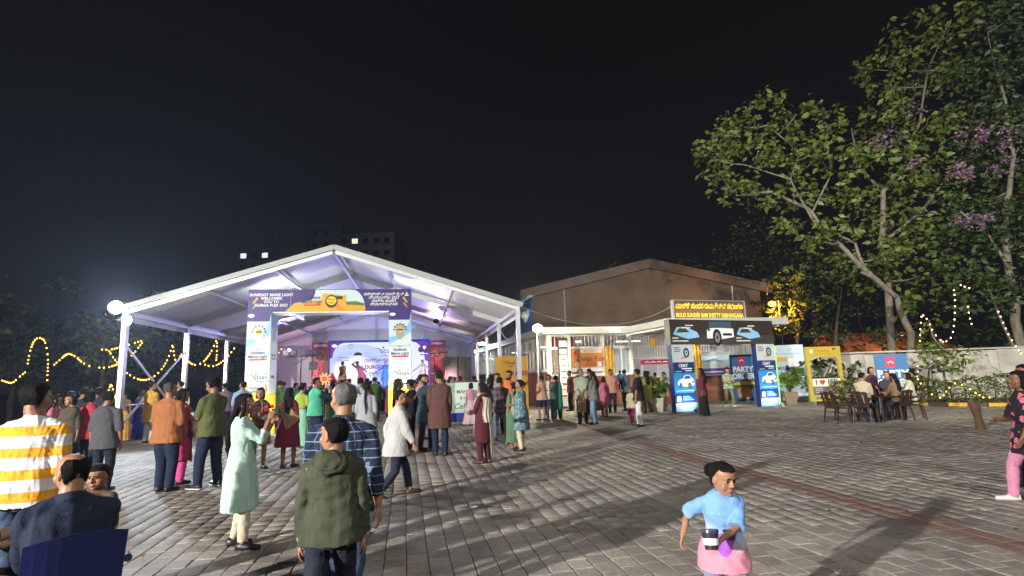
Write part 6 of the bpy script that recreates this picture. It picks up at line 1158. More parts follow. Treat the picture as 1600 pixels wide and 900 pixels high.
# lit name board
sg = empty('name_board', BL(4.9, -4.6, 3.985), cyaw*.55+BYAW*.45, 'lit yellow-lettered name board of the assembly hall above the entrance canopy', 'sign')
b = MB(); b.b2((0, 0, .0), (4.05, .16, .92)); b.build('board', mat('sign_face', (.10, .075, .055), .5), sg); b = MB(); b.b2((-.04, -.05, -.03), (0, .18, .95)); b.b2((4.05, -.05, -.03), (4.09, .18, .95)); b.b2((0, -.05, .921), (4.05, .18, .95)); b.build('frame', ALU, sg)
Bn = Board(sg, (0, 0, 0), (1, 0, 0)); YG = emi('sign_yellow', (1, .60, .04), 2.2, True)
Bn.text('ಮುಲ್ಕಿ ಸುಂದರ ರಾಮ ಶೆಟ್ಟಿ ಸಭಾಂಗಣ', 2.02, .66, .34, YG, .03, bold=.012); Bn.text('MULKI SUNDER RAM SHETTY SABHANGANA', 2.02, .22, .29, YG, .03, bold=.012, xs=.74)
for me_ in [o.data for o in sg.children if o.name.startswith('lettering')]:
    xs_ = [v.co.x for v in me_.vertices]; w_ = max(xs_)-min(xs_); me_.transform(Matrix.Translation((2.02, 0, 0)) @ Matrix.Diagonal((3.85/w_, 1, 1, 1)) @ Matrix.Translation((-(max(xs_)+min(xs_))/2, 0, 0)))
lamp('sign_glow', 'AREA', (2, -.12, .45), 12, (1, .7, .15), sx=3.8, sy=.6).parent = sg; sg.children[-1].rotation_euler = (math.pi/2, 0, 0); sg.children[-1].location = (2, -.08, .45)

# ================================================================ banners, standees and boards
def standee(name, label, cat, p0, p1, z0, z1, m, thick=.05, legs=True):
    p0, p1 = np.array(p0), np.array(p1); d = p1-p0; L_ = float(np.linalg.norm(d[:2])); r = empty(name, (p0[0], p0[1], 0), math.atan2(d[1], d[0]), label, cat); b = MB(); b.b2((0, 0, z0), (L_, thick, z1)); b.build('panel', m, r)
    if legs and z0 > .02:
        [MB().b2((x-.02, .005, 0), (x+.02, .045, z0)).build('leg', ALU, r) for x in (.1, L_-.1)]
    return r, Board(r, (0, 0, 0), (1, 0, 0)), L_
mint = mat('board_mint', (.42, .56, .50), .5); r, B, L_ = standee('food_board', 'pale mint food-stall board with brown lettering beside the tent', 'board', GY(697, 21.2), GY(792, 21.8), .32, 1.45, mint)
BRN = mat('print_brown', (.16, .03, .02), .5); B.text("MANI'S DUM BIRYANI", L_*.54, 1.10, .17, BRN, .004, bold=.02, xs=1.05); B.text('IS HAPPY TO BE', L_*.45, .86, .15, BRN, .004, bold=.02); B.text('Celebrating', L_*.42, .56, .30, INK, .004, shear=.3)
b = MB(); b.b2((-.02, .06, 0), (L_+.02, .5, .32)); b.build('blue_skirt', cloth('skirt_blue', (.02, .05, .4)), r)
r, B, L_ = standee('yellow_board', 'tall yellow-ochre festival board behind the bearded man', 'board', GY(775, 20.3), GY(827, 20.6), .05, 2.35, mat('board_ochre', (.46, .26, .03), .5, var=.1)); utsav(B, L_*.5, 2.12, .2, INK); B.text("SAREES'", L_*.72, 1.72, .22, BRN, .004, bold=.03)
for k in range(5): B.disc(.12+k*.27, 2.22, .04, .05, ORP, .002, name='motif')
for z in (1.2, 1.35, .95): B.stroke([(L_*.45, z), (L_*.55, z+.05), (L_*.9, z+.01)], .03, BRN, .004)
r, B, L_ = standee('menu_standee', 'tall narrow black-edged menu standee with red lines by the lobby corner', 'standee', GY(876, 27.6), GY(891, 27.7), .03, 3.45, INK); B.rect(.05, .08, L_-.03, 2.6, WHT_P, .001); B.rect(.06, 3.0, L_-.05, 3.3, WHT_P, .001); B.rect(.05, 2.65, L_-.04, 2.9, mat('print_greygreen', (.3, .36, .33), .5), .001)
for k in range(7): B.rect(.12, 2.35-k*.3, L_-.12, 2.42-k*.3, REDP if k % 2 == 0 else ORP, .005, name='menu_line')
r, B, L_ = standee('festival_banner', 'orange and white festival banner tied across the lobby window', 'banner', BL(1.32, -.09), BL(3.08, -.09), 1.75, 2.95, mat('banner_orange', (.62, .22, .06), .5, var=.15, vscale=2), .02, False)
B.rect(L_*.28, .98+1.75-.0, L_-.06, 2.92, mat('print_cream', (.7, .6, .5), .5), .002); B.rect(0, 1.75, L_, 1.95, WHT_P, .002); B.text('WELCOME TO', L_*.6, 2.82, .12, BRN, .006); B.text('Durga Puja', L_*.60, 2.42, .34, BRN, .006, shear=.25); B.disc(.2, 2.72, .09, .11, REDP, .004, name='emblem'); B.disc(.3, 2.1, .13, .16, mat('print_face', (.75, .62, .4), .5), .004, name='emblem'); B.rect(L_-.35, 2.0, L_-.12, 2.25, WHT_P, .004, name='white_square')
for k in range(3): B.stroke([(L_*.4, 2.18-k*.07), (L_*.85, 2.20-k*.07)], .02, BRN, .006)
OCH = cloth('marigold_cloth', (.70, .36, .01), var=.25)
def hang(label, u, v, z0, z1, w):
    b = MB(); [b.prism([(a*w/12, .04*math.sin(a*1.3)), ((a+1)*w/12, .04*math.sin((a+1)*1.3)), ((a+1)*w/12, .04*math.sin((a+1)*1.3)+.03), (a*w/12, .04*math.sin(a*1.3)+.03)], z0, z1) for a in range(12)]; o = b.build('hanging_drape', OCH); p_ = BL(u, v); o.location = (p_[0], p_[1], 0); o.rotation_euler = (0, 0, BYAW); tag(o, label, 'drape')
hang('long marigold-yellow drape on the lobby front beside the festival banner', 3.14, -.2, .75, 3.05, .5); hang('marigold-yellow drape at the left jamb of the entrance', 7.05, -2.4, 1.2, 3.3, .45); hang('short marigold drape high inside the grille left of the canopy post', 5.9, -.1, 3.0, 3.45, .35)
# posters by the entrance
r, B, L_ = standee('poster_board', 'white and purple poster board behind the entrance', 'poster', BL(7.5, -1.3), BL(9.9, -1.3), 1.38, 2.6, mat('poster_white', (.5, .52, .52), .5), .04, False); B.rect(0, 1.38, L_, 1.72, mat('print_violet', (.12, .05, .25), .5), .001); B.stroke([(.2, 2.3), (1.0, 2.1), (2.2, 2.35)], [.03, .12, .03], SKYB, .003, 'artwork'); B.stroke([(.4, 2.0), (1.4, 2.2), (2.1, 1.95)], [.02, .1, .02], GREY, .003, 'artwork'); B.rect(.3, 1.5, 1.9, 1.56, WHT_P, .005, name='small_print')
def party(label, p0, p1, z1, band):
    r, B, L_ = standee('party_standee', label, 'standee', p0, p1, .05, z1, mat('standee_blue', (.045, .16, .36), .45)); h = z1-.05
    B.rect(L_*.33, z1-.50, L_*.62, z1-.1, mat('print_pinkred', (.6, .05, .09), .45), .001, name='logo'); B.stroke([(L_*.4, z1-.32), (L_*.5, z1-.26), (L_*.57, z1-.33)], .05, WHT_P, .005, 'logo'); B.text('PARTY', L_*.52, z1-.74, .36, WHT_P, .004, bold=.05, xs=.95); B.text('ORDER', L_*.52, z1-1.08, .36, WHT_P, .004, bold=.05, xs=.95)
    B.poly([(0, z1-1.42), (L_*.5, z1-1.3), (L_, z1-1.38), (L_, z1-1.5), (0, z1-1.52)][::-1], YEL, .001, name='print_bar'); B.poly([(0, z1-1.50), (L_, z1-1.48), (L_, z1-1.6), (0, z1-1.62)][::-1], GRNP, .0035, name='print_bar')
    B.poly([(L_*.25, .15), (L_*.8, .15), (L_*.85, z1-1.75), (L_*.2, z1-1.75)], mat('print_tub', (.55, .36, .22), .5), .0045, name='tub_print'); B.disc(L_*.52, z1-1.74, L_*.33, .12, ORP, .007, name='tub_print')
party('blue party-order standee behind the seated group', GY(1376, 21.2), GY(1428, 20.9), 2.02, 1); party('blue party-order standee inside the tyre-advert arch', BL(8.55, -3.2), BL(9.75, -3.4), 2.35, 0)
r, B, L_ = standee('sponsor_banner', 'wide pale blue sponsor banner behind the potted palm', 'banner', GY(1204, 27.8), GY(1264, 27.4), .05, 2.75, mat('banner_pale', (.42, .52, .60), .4))
for k in range(4): B.ring(.25+k*.42, 2.52, .09, .03, GREY, .001)
B.rect(.1, 2.3, L_-.1, 2.34, GREY, .001, name='small_print'); B.rect(.3, 1.95, .95, 2.15, GOLD, .001, name='print_area'); B.text('KARBEZ', .45, 1.6, .2, NAVYP, .004, bold=.03); B.rect(.85, 1.5, 1.0, 1.75, NAVYP, .001, name='logo'); B.rect(1.15, 1.2, L_-.05, 1.6, GRNP, .001, name='photo_print'); B.rect(1.0, 1.7, L_-.05, 2.1, WHT_P, .001, name='photo_print')
p_ = GY(1252, 27.1); l = lamp('banner_lamp', 'SPOT', (p_[0], p_[1]-.5, 2.6), 16, (.95, 1, 1), size=.05, to=(p_[0], p_[1]+.6, 1.9), angle=110); l.parent = r; l.matrix_parent_inverse = r.matrix_world.inverted() if False else (Matrix.Translation(r.location) @ r.rotation_euler.to_matrix().to_4x4()).inverted()
# yellow selfie frame
f0, f1 = G(1268, 632), G(1323, 630); d = f1-f0; FL = float(np.linalg.norm(d[:2])); r = empty('photo_frame', f0, math.atan2(d[1], d[0]), 'upright yellow photo frame reading I love IFB, empty window on top', 'photo frame'); YF = mat('frame_yellow', (.50, .40, .06), .45)
b = MB(); b.b2((0, 0, .12), (.16, .12, 2.52)); b.b2((FL-.16, 0, .12), (FL, .12, 2.52)); b.b2((.161, 0, 2.05), (FL-.161, .12, 2.52)); b.b2((.161, 0, .12), (FL-.161, .12, 1.12)); b.build('frame', YF, r)
for s, x in ((1, .161), (-1, FL-.161)): b = MB(); b.prism([(x, 2.05), (x+s*.18, 2.05), (x+s*.06, 2.0), (x, 1.88)][::-s], 0, .1); o = b.build('corner_fillet', YF, r); o.matrix_local = Matrix.Rotation(math.pi/2, 4, 'X') @ Matrix.Translation((0, 0, -.11))
[MB().b2((x, -.15, 0), (x+.12, .3, .12)).build('foot', GREY, r) for x in (.03, FL-.15)]
B = Board(r, (0, 0, 0), (1, 0, 0)); B.rect(.161, 1.12, FL-.161, 1.17, INK, -.06, .07, name='ledge'); B.rect(.17, .78, FL-.17, 1.10, WHT_P, .001); B.text('I', .34, .94, .30, INK, .004, bold=.03); B.text('IFB', FL-.52, .94, .30, INK, .004, bold=.03, xs=1.25)
hx = .62; B.poly([(hx+.0085*16*math.sin(t)**3, .955+.0085*(13*math.cos(t)-5*math.cos(2*t)-2*math.cos(3*t)-math.cos(4*t))) for t in np.linspace(0, 6.283, 25)[:-1]][::-1], mat('print_heart', (.45, .08, .05), .5), .004, name='heart'); B.rect(.17, .40, FL-.17, .74, mat('print_slate', (.12, .12, .17), .5), .001); B.rect(FL*.55, .40, FL-.17, .74, mat('print_rosewood', (.3, .18, .16), .5), .004)
for k in range(3): B.rect(.25, .5+k*.08, .6, .52+k*.08, WHT_P, .006, name='small_print')
B.disc(.26, 2.32, .09, .09, WHT_P, .001, name='emblem'); B.rect(.42, 2.3, 1.1, 2.36, ORP, .001, name='small_print'); B.rect(.42, 2.18, 1.2, 2.22, ORP, .001, name='small_print'); B.text('IFB', FL-.3, 2.40, .13, INK, .004, bold=.02); B.rect(.25, .2, .5, .32, GREY, .001); B.text('THE', FL-.5, .25, .12, GOLD, .004)
# maroon stall behind the planters
r = empty('food_stall', BL(5.3, -.85), BYAW, 'maroon-fronted stall counter under the canopy', 'stall'); MRN = mat('stall_maroon', (.22, .012, .035), .5); b = MB(); b.b2((-.4, 0, 2.02), (2.0, .1, 2.26)); b.build('fascia', MRN, r); b = MB(); b.b2((-.3, .02, 0), (1.9, .5, .95)); b.build('counter', mat('stall_red', (.3, .03, .03), .5), r); b = MB(); [b.tube([(x, .05, 0), (x, .05, 2.3)], .03, 8) for x in (-.35, 1.95)]; b.build('poles', ALU, r)
B = Board(r, (-.4, 0, 2.02), (1, 0, 0)); B.text('A', 1.9, .12, .2, WHT_P, .004, bold=.02)
for k in range(4): B.stroke([(.2+k*.35, .1), (.35+k*.35, .15), (.45+k*.35, .09)], .03, WHT_P, .004, 'motif')
for k in range(3): b = MB(); b.b2((0, 0, 0), (.22, .14, .28)); 
# ================================================================ plastic chairs, table, tubs and other small things
def chair(label, loc, rz, m, group=None, s=1.0, slots=True):
    r = empty('plastic_chair', loc, rz, label, 'chair', group); b = MB()
    b.rings([[(x*k*s, y*k*s, z*s) for x, y in ((-.23, -.21), (.23, -.21), (.24, .22), (-.24, .22))] for k, z in ((.96, .415), (1, .43), (1, .445), (.9, .435))]); b.build('seat', m, r, bevel=.008)
    b = MB(); n = 9
    for i in range(n):
        if slots and i in (2, 6) : continue
        x0, x1 = -.22+.44*i/n, -.22+.44*(i+1)/n; c0, c1 = [.035*(1-(x/.22)**2) for x in (x0, x1)]
        b.add([(x*s, (-.20-.13*k-c)*s+t_, (.45+.43*k+.03*(1-(x/.22)**2)*k)*s) for t_ in (0, .014) for k in (0, 1) for x, c in ((x0, c0), (x1, c1))], [(0, 1, 3, 2), (5, 4, 6, 7), (0, 4, 5, 1), (2, 3, 7, 6), (0, 2, 6, 4), (1, 5, 7, 3)])
    if slots: [b.bar(((-.22)*s, (-.20-.13*k-.01)*s, (.45+.43*k)*s), (.22*s, (-.20-.13*k-.01)*s, (.45+.43*k)*s), .02, .07*s) for k in (.12, .93)]
    b.build('backrest', m, r)
    for sx in (-1, 1):
        for y, dy in ((.2, .04), (-.2, -.07)): b = MB(); b.tube([(sx*.21*s, y*s, .43*s), (sx*.245*s, (y+dy)*s, 0)], [.028*s, .02*s], 8); b.build('leg', m, r)
        b = MB(); b.tube(qb((sx*.235*s, -.29*s, .72*s), (sx*.28*s, -.05*s, .70*s), (sx*.255*s, .19*s, .63*s), 8), .022*s, 8); b.tube([(sx*.255*s, .19*s, .63*s), (sx*.24*s, .2*s, .43*s)], .02*s, 8); b.build('armrest', m, r)
    return r
def behind(key, d): f = FIG[key]['root']; a = f.rotation_euler[2]; return (f.location[0]-math.sin(a)*-d*-1*0+math.sin(a)*0+d*math.sin(a), f.location[1]-d*math.cos(a), 0), a
l_, a_ = behind('suit', -.02); chair('blue plastic armchair under the man in the navy jacket', (l_[0], l_[1], 0), a_, mat('plastic_blue', (.010, .020, .11), .35, spec=.5), None, 1.0, False)
BRC = mat('plastic_brown', (.035, .018, .013), .4); seatgrp = 'brown plastic chairs round the table'
for k in ('sit1', 'sit3', 'sit4', 'sit5'): l_, a_ = behind(k, -.02); chair({'sit1': 'brown plastic chair under the man in the cream shirt', 'sit3': 'brown plastic chair under the woman in the tan jacket', 'sit4': 'brown plastic chair under the woman in the cream kurta', 'sit5': 'brown plastic chair across the table'}[k], l_, a_, BRC, seatgrp)
p_ = GY(1310, 16.6); chair('empty brown plastic chair leftmost of the group at the table', p_, rad(-75), BRC, seatgrp); p_ = GY(1322, 17.4); chair('empty brown plastic chair nearest the yellow photo frame', p_, rad(-110), BRC, seatgrp); 
l_, a_ = behind('edge_left', -.02); chair('dark chair under the seated person at the left edge', l_, a_, BRC)
p_ = GY(1378, 16.9); r = empty('plastic_table', p_, .3, 'square brown plastic table amid the seated group', 'table'); b = MB(); b.b2((-.45, -.45, .70), (.45, .45, .735)); b.build('tabletop', BRC, r, bevel=.01); [MB().tube([(x, y, .70), (x*1.1, y*1.1, 0)], [.035, .025], 8).build('leg', BRC, r) for x in (-.38, .38) for y in (-.38, .38)]
p_ = GY(158, 2.35); chair('white plastic chair back showing at the bottom left edge', (p_[0]+.04, p_[1]-.18, 0), rad(20), mat('plastic_white', (.62, .63, .65), .35), None, .93, False)
def held(name, label, cat, p_, rz, parts, rx=0):
    r = empty(name, p_, rz, label, cat); r.rotation_euler = (rx, 0, rz)
    for nm, bm_, m_ in parts: bm_.build(nm, m_, r)
    return r
def phone(key, label, side=1, off=(0, 0, .05), tilt=-20, lit=False):
    f = FIG[key]; c = (f['hand'][1]+f['hand'][-1])/2 if side == 0 else f['hand'][side]; a = f['root'].rotation_euler[2]; o_ = np.array(f['Rz'] @ Vector(off)); b1, b2, b3 = MB(), MB(), MB(); b1.b2((-.037, -.004, -.077), (.037, .004, .077)); b2.b2((-.034, -.0055, -.073), (.034, -.0045, .073)); b3.b2((.008, .0041, .045), (.03, .007, .07))
    return held('phone', label, 'phone', c+o_, a, [('body', b1, BLACK), ('screen', b2, emi('phone_screen', (.6, .75, 1), 1.2 if lit else .8)), ('camera_bump', b3, GREY)], rad(tilt))
f_ = phone('mint', 'phone held up by the woman in the mint kurta', 0, (0, .02, .03), 0); f_.rotation_euler = (0, rad(90), FIG['mint']['root'].rotation_euler[2]); f_.rotation_euler = (Euler((0, 0, f_.rotation_euler[2])).to_matrix() @ Euler((0, math.pi/2, 0)).to_matrix()).to_euler()
phone('olive', 'phone in the hands of the bushy-haired man', 0, (0, .02, .02), -50, True); phone('teal', 'phone held high by the youth in the teal vest', 0, (0, .02, .04), 0); phone('walker', 'phone in the hands of the man in the leaf print shirt', 0, (0, .02, .02), -50, True); phone('maroon', 'phone in the hands of the woman with the cream dupatta', 0, (0, .02, .02), -50, True)
# spectacles of the woman in mint (part of her), the girl's tub and the bouquet
f_ = FIG['mint']; hd_, hh_ = f_['local_hd'], f_['hh']; b = MB()
for s in (-1, 1): b.tube([hd_((s*.155+.105*math.cos(t), .435-.03*abs(math.cos(t)), .495+.085*math.sin(t))) for t in np.linspace(0, 6.283, 15)], .0022, 5); b.tube([hd_((s*.26, .41, .51)), hd_((s*.35, .2, .53)), hd_((s*.345, -.02, .52))], .002, 5)
b.tube([hd_((-.05, .45, .51)), hd_((.05, .45, .51))], .002, 5); b.build('spectacles', ALU, f_['root'])
f_ = FIG['girl']; c = f_['hand'][-1]; a = f_['root'].rotation_euler[2]; o_ = np.array(f_['Rz'] @ Vector((.025, .018, .03))); b1, b2, b3 = MB(), MB(), MB(); n16 = np.linspace(0, 6.283, 33)[:-1]
b1.rings([[(k*math.cos(t), k*math.sin(t), z) for t in n16] for k, z in ((.036, -.05), (.047, .04), (.047, .042), (.042, .042), (.034, -.04))]); b2.rings([[(k*math.cos(t), k*math.sin(t), z) for t in n16] for k, z in ((.05, .04), (.05, .056), (.044, .058))]); b3.rings([[(k*math.cos(t), k*math.sin(t), z) for t in n16] for k, z in ((.0405, -.025), (.0435, .012))], False)
tub = held('tub', 'dark plastic tub with a white label in the girl\'s hand', 'tub', c+o_, a, [('cup', b1, mat('tub_dark', (.03, .03, .04), .3)), ('lid', b2, mat('tub_lid', (.06, .06, .075), .3)), ('label_band', b3, WHT_P)], rad(12))
f_ = FIG['plaid']; c = f_['hand'][1]; r = empty('bouquet', c+np.array([.12, -.12, .02]), 0, 'bouquet of crimson and white flowers in white paper', 'bouquet'); g_ = np.random.default_rng(8); b = MB(); [b.ell(g_.normal(size=3)*.05+np.array([0, 0, .12]), (.035,)*3, 8, 5) for _ in range(14)]; tag(b.build('red_flowers', mat('flower_red', (.5, .015, .06), .6), r), kind='stuff'); b = MB(); [b.ell(g_.normal(size=3)*.06+np.array([-.06, 0, .06]), (.03,)*3, 8, 5) for _ in range(10)]; tag(b.build('white_flowers', WHT_P, r), kind='stuff'); b = MB(); b.tube([(0, 0, -.22), (0, 0, .05)], [.02, .11], 10); b.build('paper_wrap', mat('wrap_paper', (.6, .6, .55), .6), r); leaves('leaves', g_.normal(size=(20, 3))*.05+np.array([0, 0, .05]), .09, LEAF, r, 2)
f_ = FIG['paleg']; c = f_['hand'][-1]; b1, b2 = MB(), MB(); b1.rings([[(x*k, y, z) for x, y in ((-.13, -.05), (.13, -.05), (.13, .05), (-.13, .05))] for k, z in ((1, -.46), (1, -.10), (.98, -.1), (.96, -.44))]); b2.tube(qb((-.07, 0, -.1), (0, 0, .08), (.07, 0, -.1), 8), .005, 5); held('paper_bag', 'brown paper carrier bag hanging from the man in pale green', 'bag', c+np.array([0, -.1, -.02]), .4, [('bag', b1, mat('kraft_paper', (.46, .26, .13), .8)), ('handle', b2, mat('kraft_paper', ()))])
f_ = FIG['pinkb']; c = f_['hand'][-1]; b1, b2 = MB(), MB(); b1.b2((-.16, -.05, -.38), (.16, .05, -.08)); b2.tube(qb((-.1, 0, -.08), (0, 0, .1), (.1, 0, -.08), 8), .008, 5); held('handbag', 'patterned brown handbag of the woman in pink', 'handbag', c, .4, [('bag', b1, cloth('bag_brown', (.12, .07, .05), 'dots', (.3, .2, .15), .4)), ('strap', b2, BRC)])
f_ = FIG['hat']; hd_, hh_ = f_['local_hd'], f_['hh']; b = MB(); b.rings([[hd_((k*math.cos(t), -.03+k*math.sin(t), z)) for t in np.linspace(0, 6.283, 21)[:-1]] for k, z in ((.34, .66), (.82, .64), (.84, .67), (.40, .72), (.36, 1.02), (.2, 1.1), (.02, 1.1))]); b.build('hat', BLK, f_['root'], smooth=True)
# blue-skirted drinks counter with water jars behind the rail
c0 = GY(312, 19.2); r = empty('drinks_counter', c0, TYAW, 'counter with a pleated blue skirt behind the hand rail', 'counter'); b = MB(); b.b2((0, 0, .74), (1.25, .7, .78)); b.build('top', WHITE, r); b = MB()
for k in range(25): b.prism([(k*.05, .03*(k % 2)), ((k+1)*.05, .03*((k+1) % 2)), ((k+1)*.05, .03*((k+1) % 2)+.015), (k*.05, .03*(k % 2)+.015)], .02, .738)
b.build('pleated_skirt', cloth('royal_skirt', (.02, .05, .42)), r)
for k, x in enumerate((.25, .75)):
    o_ = TL(0, 0)*0; p_ = np.array(c0)+np.array([math.cos(TYAW)*x-math.sin(TYAW)*.3, math.sin(TYAW)*x+math.cos(TYAW)*.3, .782]); j = empty('water_jar', p_, 0, ['clear water jar with a grey lid, left on the blue counter', 'clear water jar, right on the blue counter'][k], 'water jar'); b = MB(); b.rings([[(k_*math.cos(t), k_*math.sin(t), z) for t in n16] for k_, z in ((.13, 0), (.15, .04), (.15, .34), (.07, .42), (.06, .46))]); b.build('jar', mat('jar_clear', (.4, .5, .62), .1, alpha=.55), j, smooth=True); b = MB(); b.tube([(0, 0, .46), (0, 0, .51)], .07, 12); b.build('lid', GREY, j)
# brown stump at the soil edge, scrap of paper
p_ = G(1532, 671); r = empty('tree_stump', p_, 0, 'crooked brown stump at the edge of the soil bed', 'stump'); b = MB(); b.tube([(.02, 0, -.05), (.0, .02, .3), (-.05, 0, .55), (-.12, .05, .72)], [.10, .085, .11, .05], 10); b.tube([(-.03, 0, .45), (.08, .02, .66)], [.06, .03], 8); b.build('wood', mat('stump_wood', (.09, .05, .03), .9, bump=.5, bscale=20), r)
p_ = G(741, 794); g_ = np.random.default_rng(21); q_ = np.array([uv(g_.uniform(-9, 14), g_.uniform(2.5, 19), .006) for _ in range(150)]); tag(leaves('fallen_leaves', q_, .075, leaf_mat('leaf_dry', (.07, .05, .02), (.2, .15, .06)), None, 5, .0), kind='stuff')
b = MB(); b.add([(-.04, 0, .004), (.0, -.025, .012), (.05, .01, .006), (.02, .035, .02), (-.02, .03, .01), (0, .005, .0)], [(0, 1, 5), (1, 2, 5), (2, 3, 5), (3, 4, 5), (4, 0, 5)]); o = b.build('paper_scrap', WHT_P); o.location = (p_[0], p_[1], .003); tag(o, 'small white scrap of paper on the paving', 'litter')
p_ = G(1095, 795)
# ================================================================ lamps beyond and string lights
lp = AT(840, 513, 26.5); r = empty('street_lamp', (lp[0], 27.2, 0), 0, 'glaring yellowish street lamp at the lobby corner', 'street lamp'); b = MB(); b.tube([(0, .1, 0), (0, .1, 3.9)], .05, 8); b.tube(qb((0, .1, 3.9), (0, .0, 4.05), (lp[0]-lp[0], -.6, lp[2]+.12), 6), .03, 6); b.build('pole', GREY, r); b = MB(); b.ell((0, -.7, lp[2]), (.24, .24, .2), 14, 8); b.build('globe', emi('lamp_globe', (1, .93, .68), 26), r, smooth=True)
l = lamp('street_bulb', 'POINT', (0, -1.02, lp[2]-.1), 1300, (1, .92, .66), size=.2); l.parent = r; l.location = (0, -1.05, lp[2]-.1)
so = AT(1205, 475, 37); r = empty('sodium_lamp', (so[0]+.5, so[1], 0), 0, 'orange sodium street lamp glowing through the leaves beyond the arch', 'street lamp'); b = MB(); b.tube([(0, 0, 0), (0, 0, so[2]+.2)], .035, 8); b.tube([(0, 0, so[2]+.2), (-.5, 0, so[2]+.15)], .03, 6); b.build('pole', BLACK, r); b = MB(); b.ell((-.5, -.1, so[2]), (.26, .2, .2), 14, 8); b.build('globe', emi('sodium_globe', (1, .40, .03), 4), r, smooth=True)
l = lamp('sodium_bulb', 'SPOT', (0, 0, 0), 5200, (1, .42, .05), size=.2, to=(.6, 1, .0), angle=140); l.parent = r; l.location = (-.5, -.5, so[2]-.1)
for k, (x, y, Y, lb) in enumerate(((754, 537, 44, 'small white street light beyond the tent posts, nearer one'), (729, 547, 52, 'small white street light beyond the tent posts, farther one'))):
    q = AT(x, y, Y); r = empty('street_light', (q[0]+1.6, q[1], 0), 0, lb, 'street lamp'); b = MB(); b.tube([(0, 0, 0), (0, 0, q[2]-.3)], .06, 6); b.tube([(0, 0, q[2]-.3), (-1.5, 0, q[2]+.1)], .03, 6); b.build('pole', GREY, r); b = MB(); b.ell((-1.6, 0, q[2]), (.35, .18, .12), 12, 6); b.build('lamp_head', emi('cool_head', (.9, .97, 1), 14), r, smooth=True); l = lamp('bulb', 'POINT', (0, 0, 0), 260, (.7, .85, 1), size=.2); l.parent = r; l.location = (-1.6, -.3, q[2]-.25)
AMB, PKB = emi('bulb_amber', (1, .50, .06), 6), emi('bulb_pink', (1, .58, .28), 5)
def string(label, pts, Y, m, r_=.034, step=.26, dy=.5):
    W_ = [np.array(AT(x, y, Y+dy*math.sin(i*1.7))) for i, (x, y) in enumerate(pts)]
    Q = []
    for i in range(len(W_)-1):
        p0, p1_, p2, p3_ = W_[max(i-1, 0)], W_[i], W_[i+1], W_[min(i+2, len(W_)-1)]
        for t in np.linspace(0, 1, 9)[:-1]: Q.append(.5*((2*p1_)+(-p0+p2)*t+(2*p0-5*p1_+4*p2-p3_)*t*t+(-p0+3*p1_-3*p2+p3_)*t**3))
    Q.append(W_[-1]); Q = np.array(Q); o_ = Q[0].copy(); r = empty('string_light', o_, 0, label, 'string light', 'string lights draped on trees and hedge'); b = MB(); b.tube(list(Q-o_), .008, 4); b.build('cable', BLACK, r)
    d = np.concatenate([[0], np.cumsum(np.linalg.norm(np.diff(Q, axis=0), axis=1))]); b = MB()
    for s_ in np.arange(step/2, d[-1], step): p_ = np.array([np.interp(s_, d, Q[:, k]) for k in range(3)])-o_+np.array([0, 0, -.03]); b.ell(p_, (r_, r_, r_*1.25), 6, 4)
    tag(b.build('bulbs', m, r), kind='stuff'); return r
for lb, pts in (('amber string light rising at the far left edge', [(-6, 594), (2, 593), (18, 597), (30, 588), (42, 578)]), ('amber string light climbing the left tree in a tall arch', [(43, 570), (47, 548), (54, 531), (63, 527), (71, 535), (75, 560), (74, 590), (73, 614)]), ('amber string light zigzagging right of the tall arch', [(83, 570), (95, 560), (106, 552), (118, 556), (130, 566), (145, 573)]), ('faint amber string light running towards the floodlit post', [(152, 573), (168, 573), (184, 568)]), ('amber string light reaching the floodlit post from the left', [(156, 545), (172, 545), (190, 541), (206, 536), (222, 531)]), ('amber string light dropping from the floodlit post tip to the left', [(170, 546), (176, 556), (188, 571)]), ('short amber string light right of the floodlit post', [(223, 533), (214, 545), (205, 555)]), ('long amber swag between the first two left tent posts', [(196, 580), (212, 590), (230, 592), (248, 581), (262, 560), (270, 537)]), ('amber string light zigzagging by the second left tent post', [(270, 538), (275, 563), (285, 552), (293, 562), (304, 569), (318, 564), (330, 548), (338, 531)]), ('amber string light hanging straight down right of the second tent post', [(339, 532), (339, 548), (338, 562)]), ('amber swag from the second tent post to the arch', [(318, 568), (334, 571), (352, 560), (370, 538)]), ('amber string light seen past the right face of the left arch pillar', [(421, 588), (427, 570), (432, 556), (442, 541)]), ('small amber string light triangle low behind the saree', [(165, 622), (170, 608), (174, 600), (178, 612), (181, 622)])):
    string(lb, pts, 23.0 if 'past' not in lb else 30, AMB, .029, .22 if 'swag' in lb or 'zigzag' in lb else .27)
for lb, pts in (('pinkish string light hanging straight beside the party standee', [(1437, 536), (1438, 512), (1440, 490)]), ('pinkish string light looping below the right trees', [(1440, 489), (1450, 500), (1458, 517), (1468, 529), (1476, 533), (1487, 524), (1491, 500), (1492, 470), (1490, 450)]), ('short pinkish string light at the top of the loop', [(1498, 443), (1510, 448), (1516, 449)]), ('pinkish string light hanging straight right of the loop', [(1512, 474), (1514, 490), (1519, 509)]), ('pinkish string light slanting down the right-hand tree', [(1558, 482), (1566, 500), (1576, 522), (1586, 538), (1596, 552), (1604, 556)])): string(lb, pts, 23.2, PKB, .030, .28, .2)
string('amber string light waving along the clipped hedge', [(1432, 588), (1440, 600), (1452, 612), (1468, 620), (1480, 608), (1490, 598), (1506, 601), (1522, 611), (1540, 621), (1550, 617)], 21.3, AMB, .025, .30, .25); string('pinkish string light beside the right edge of the party standee', [(1433, 566), (1434, 578), (1432, 590)], 21.4, PKB, .024, .22, .05)
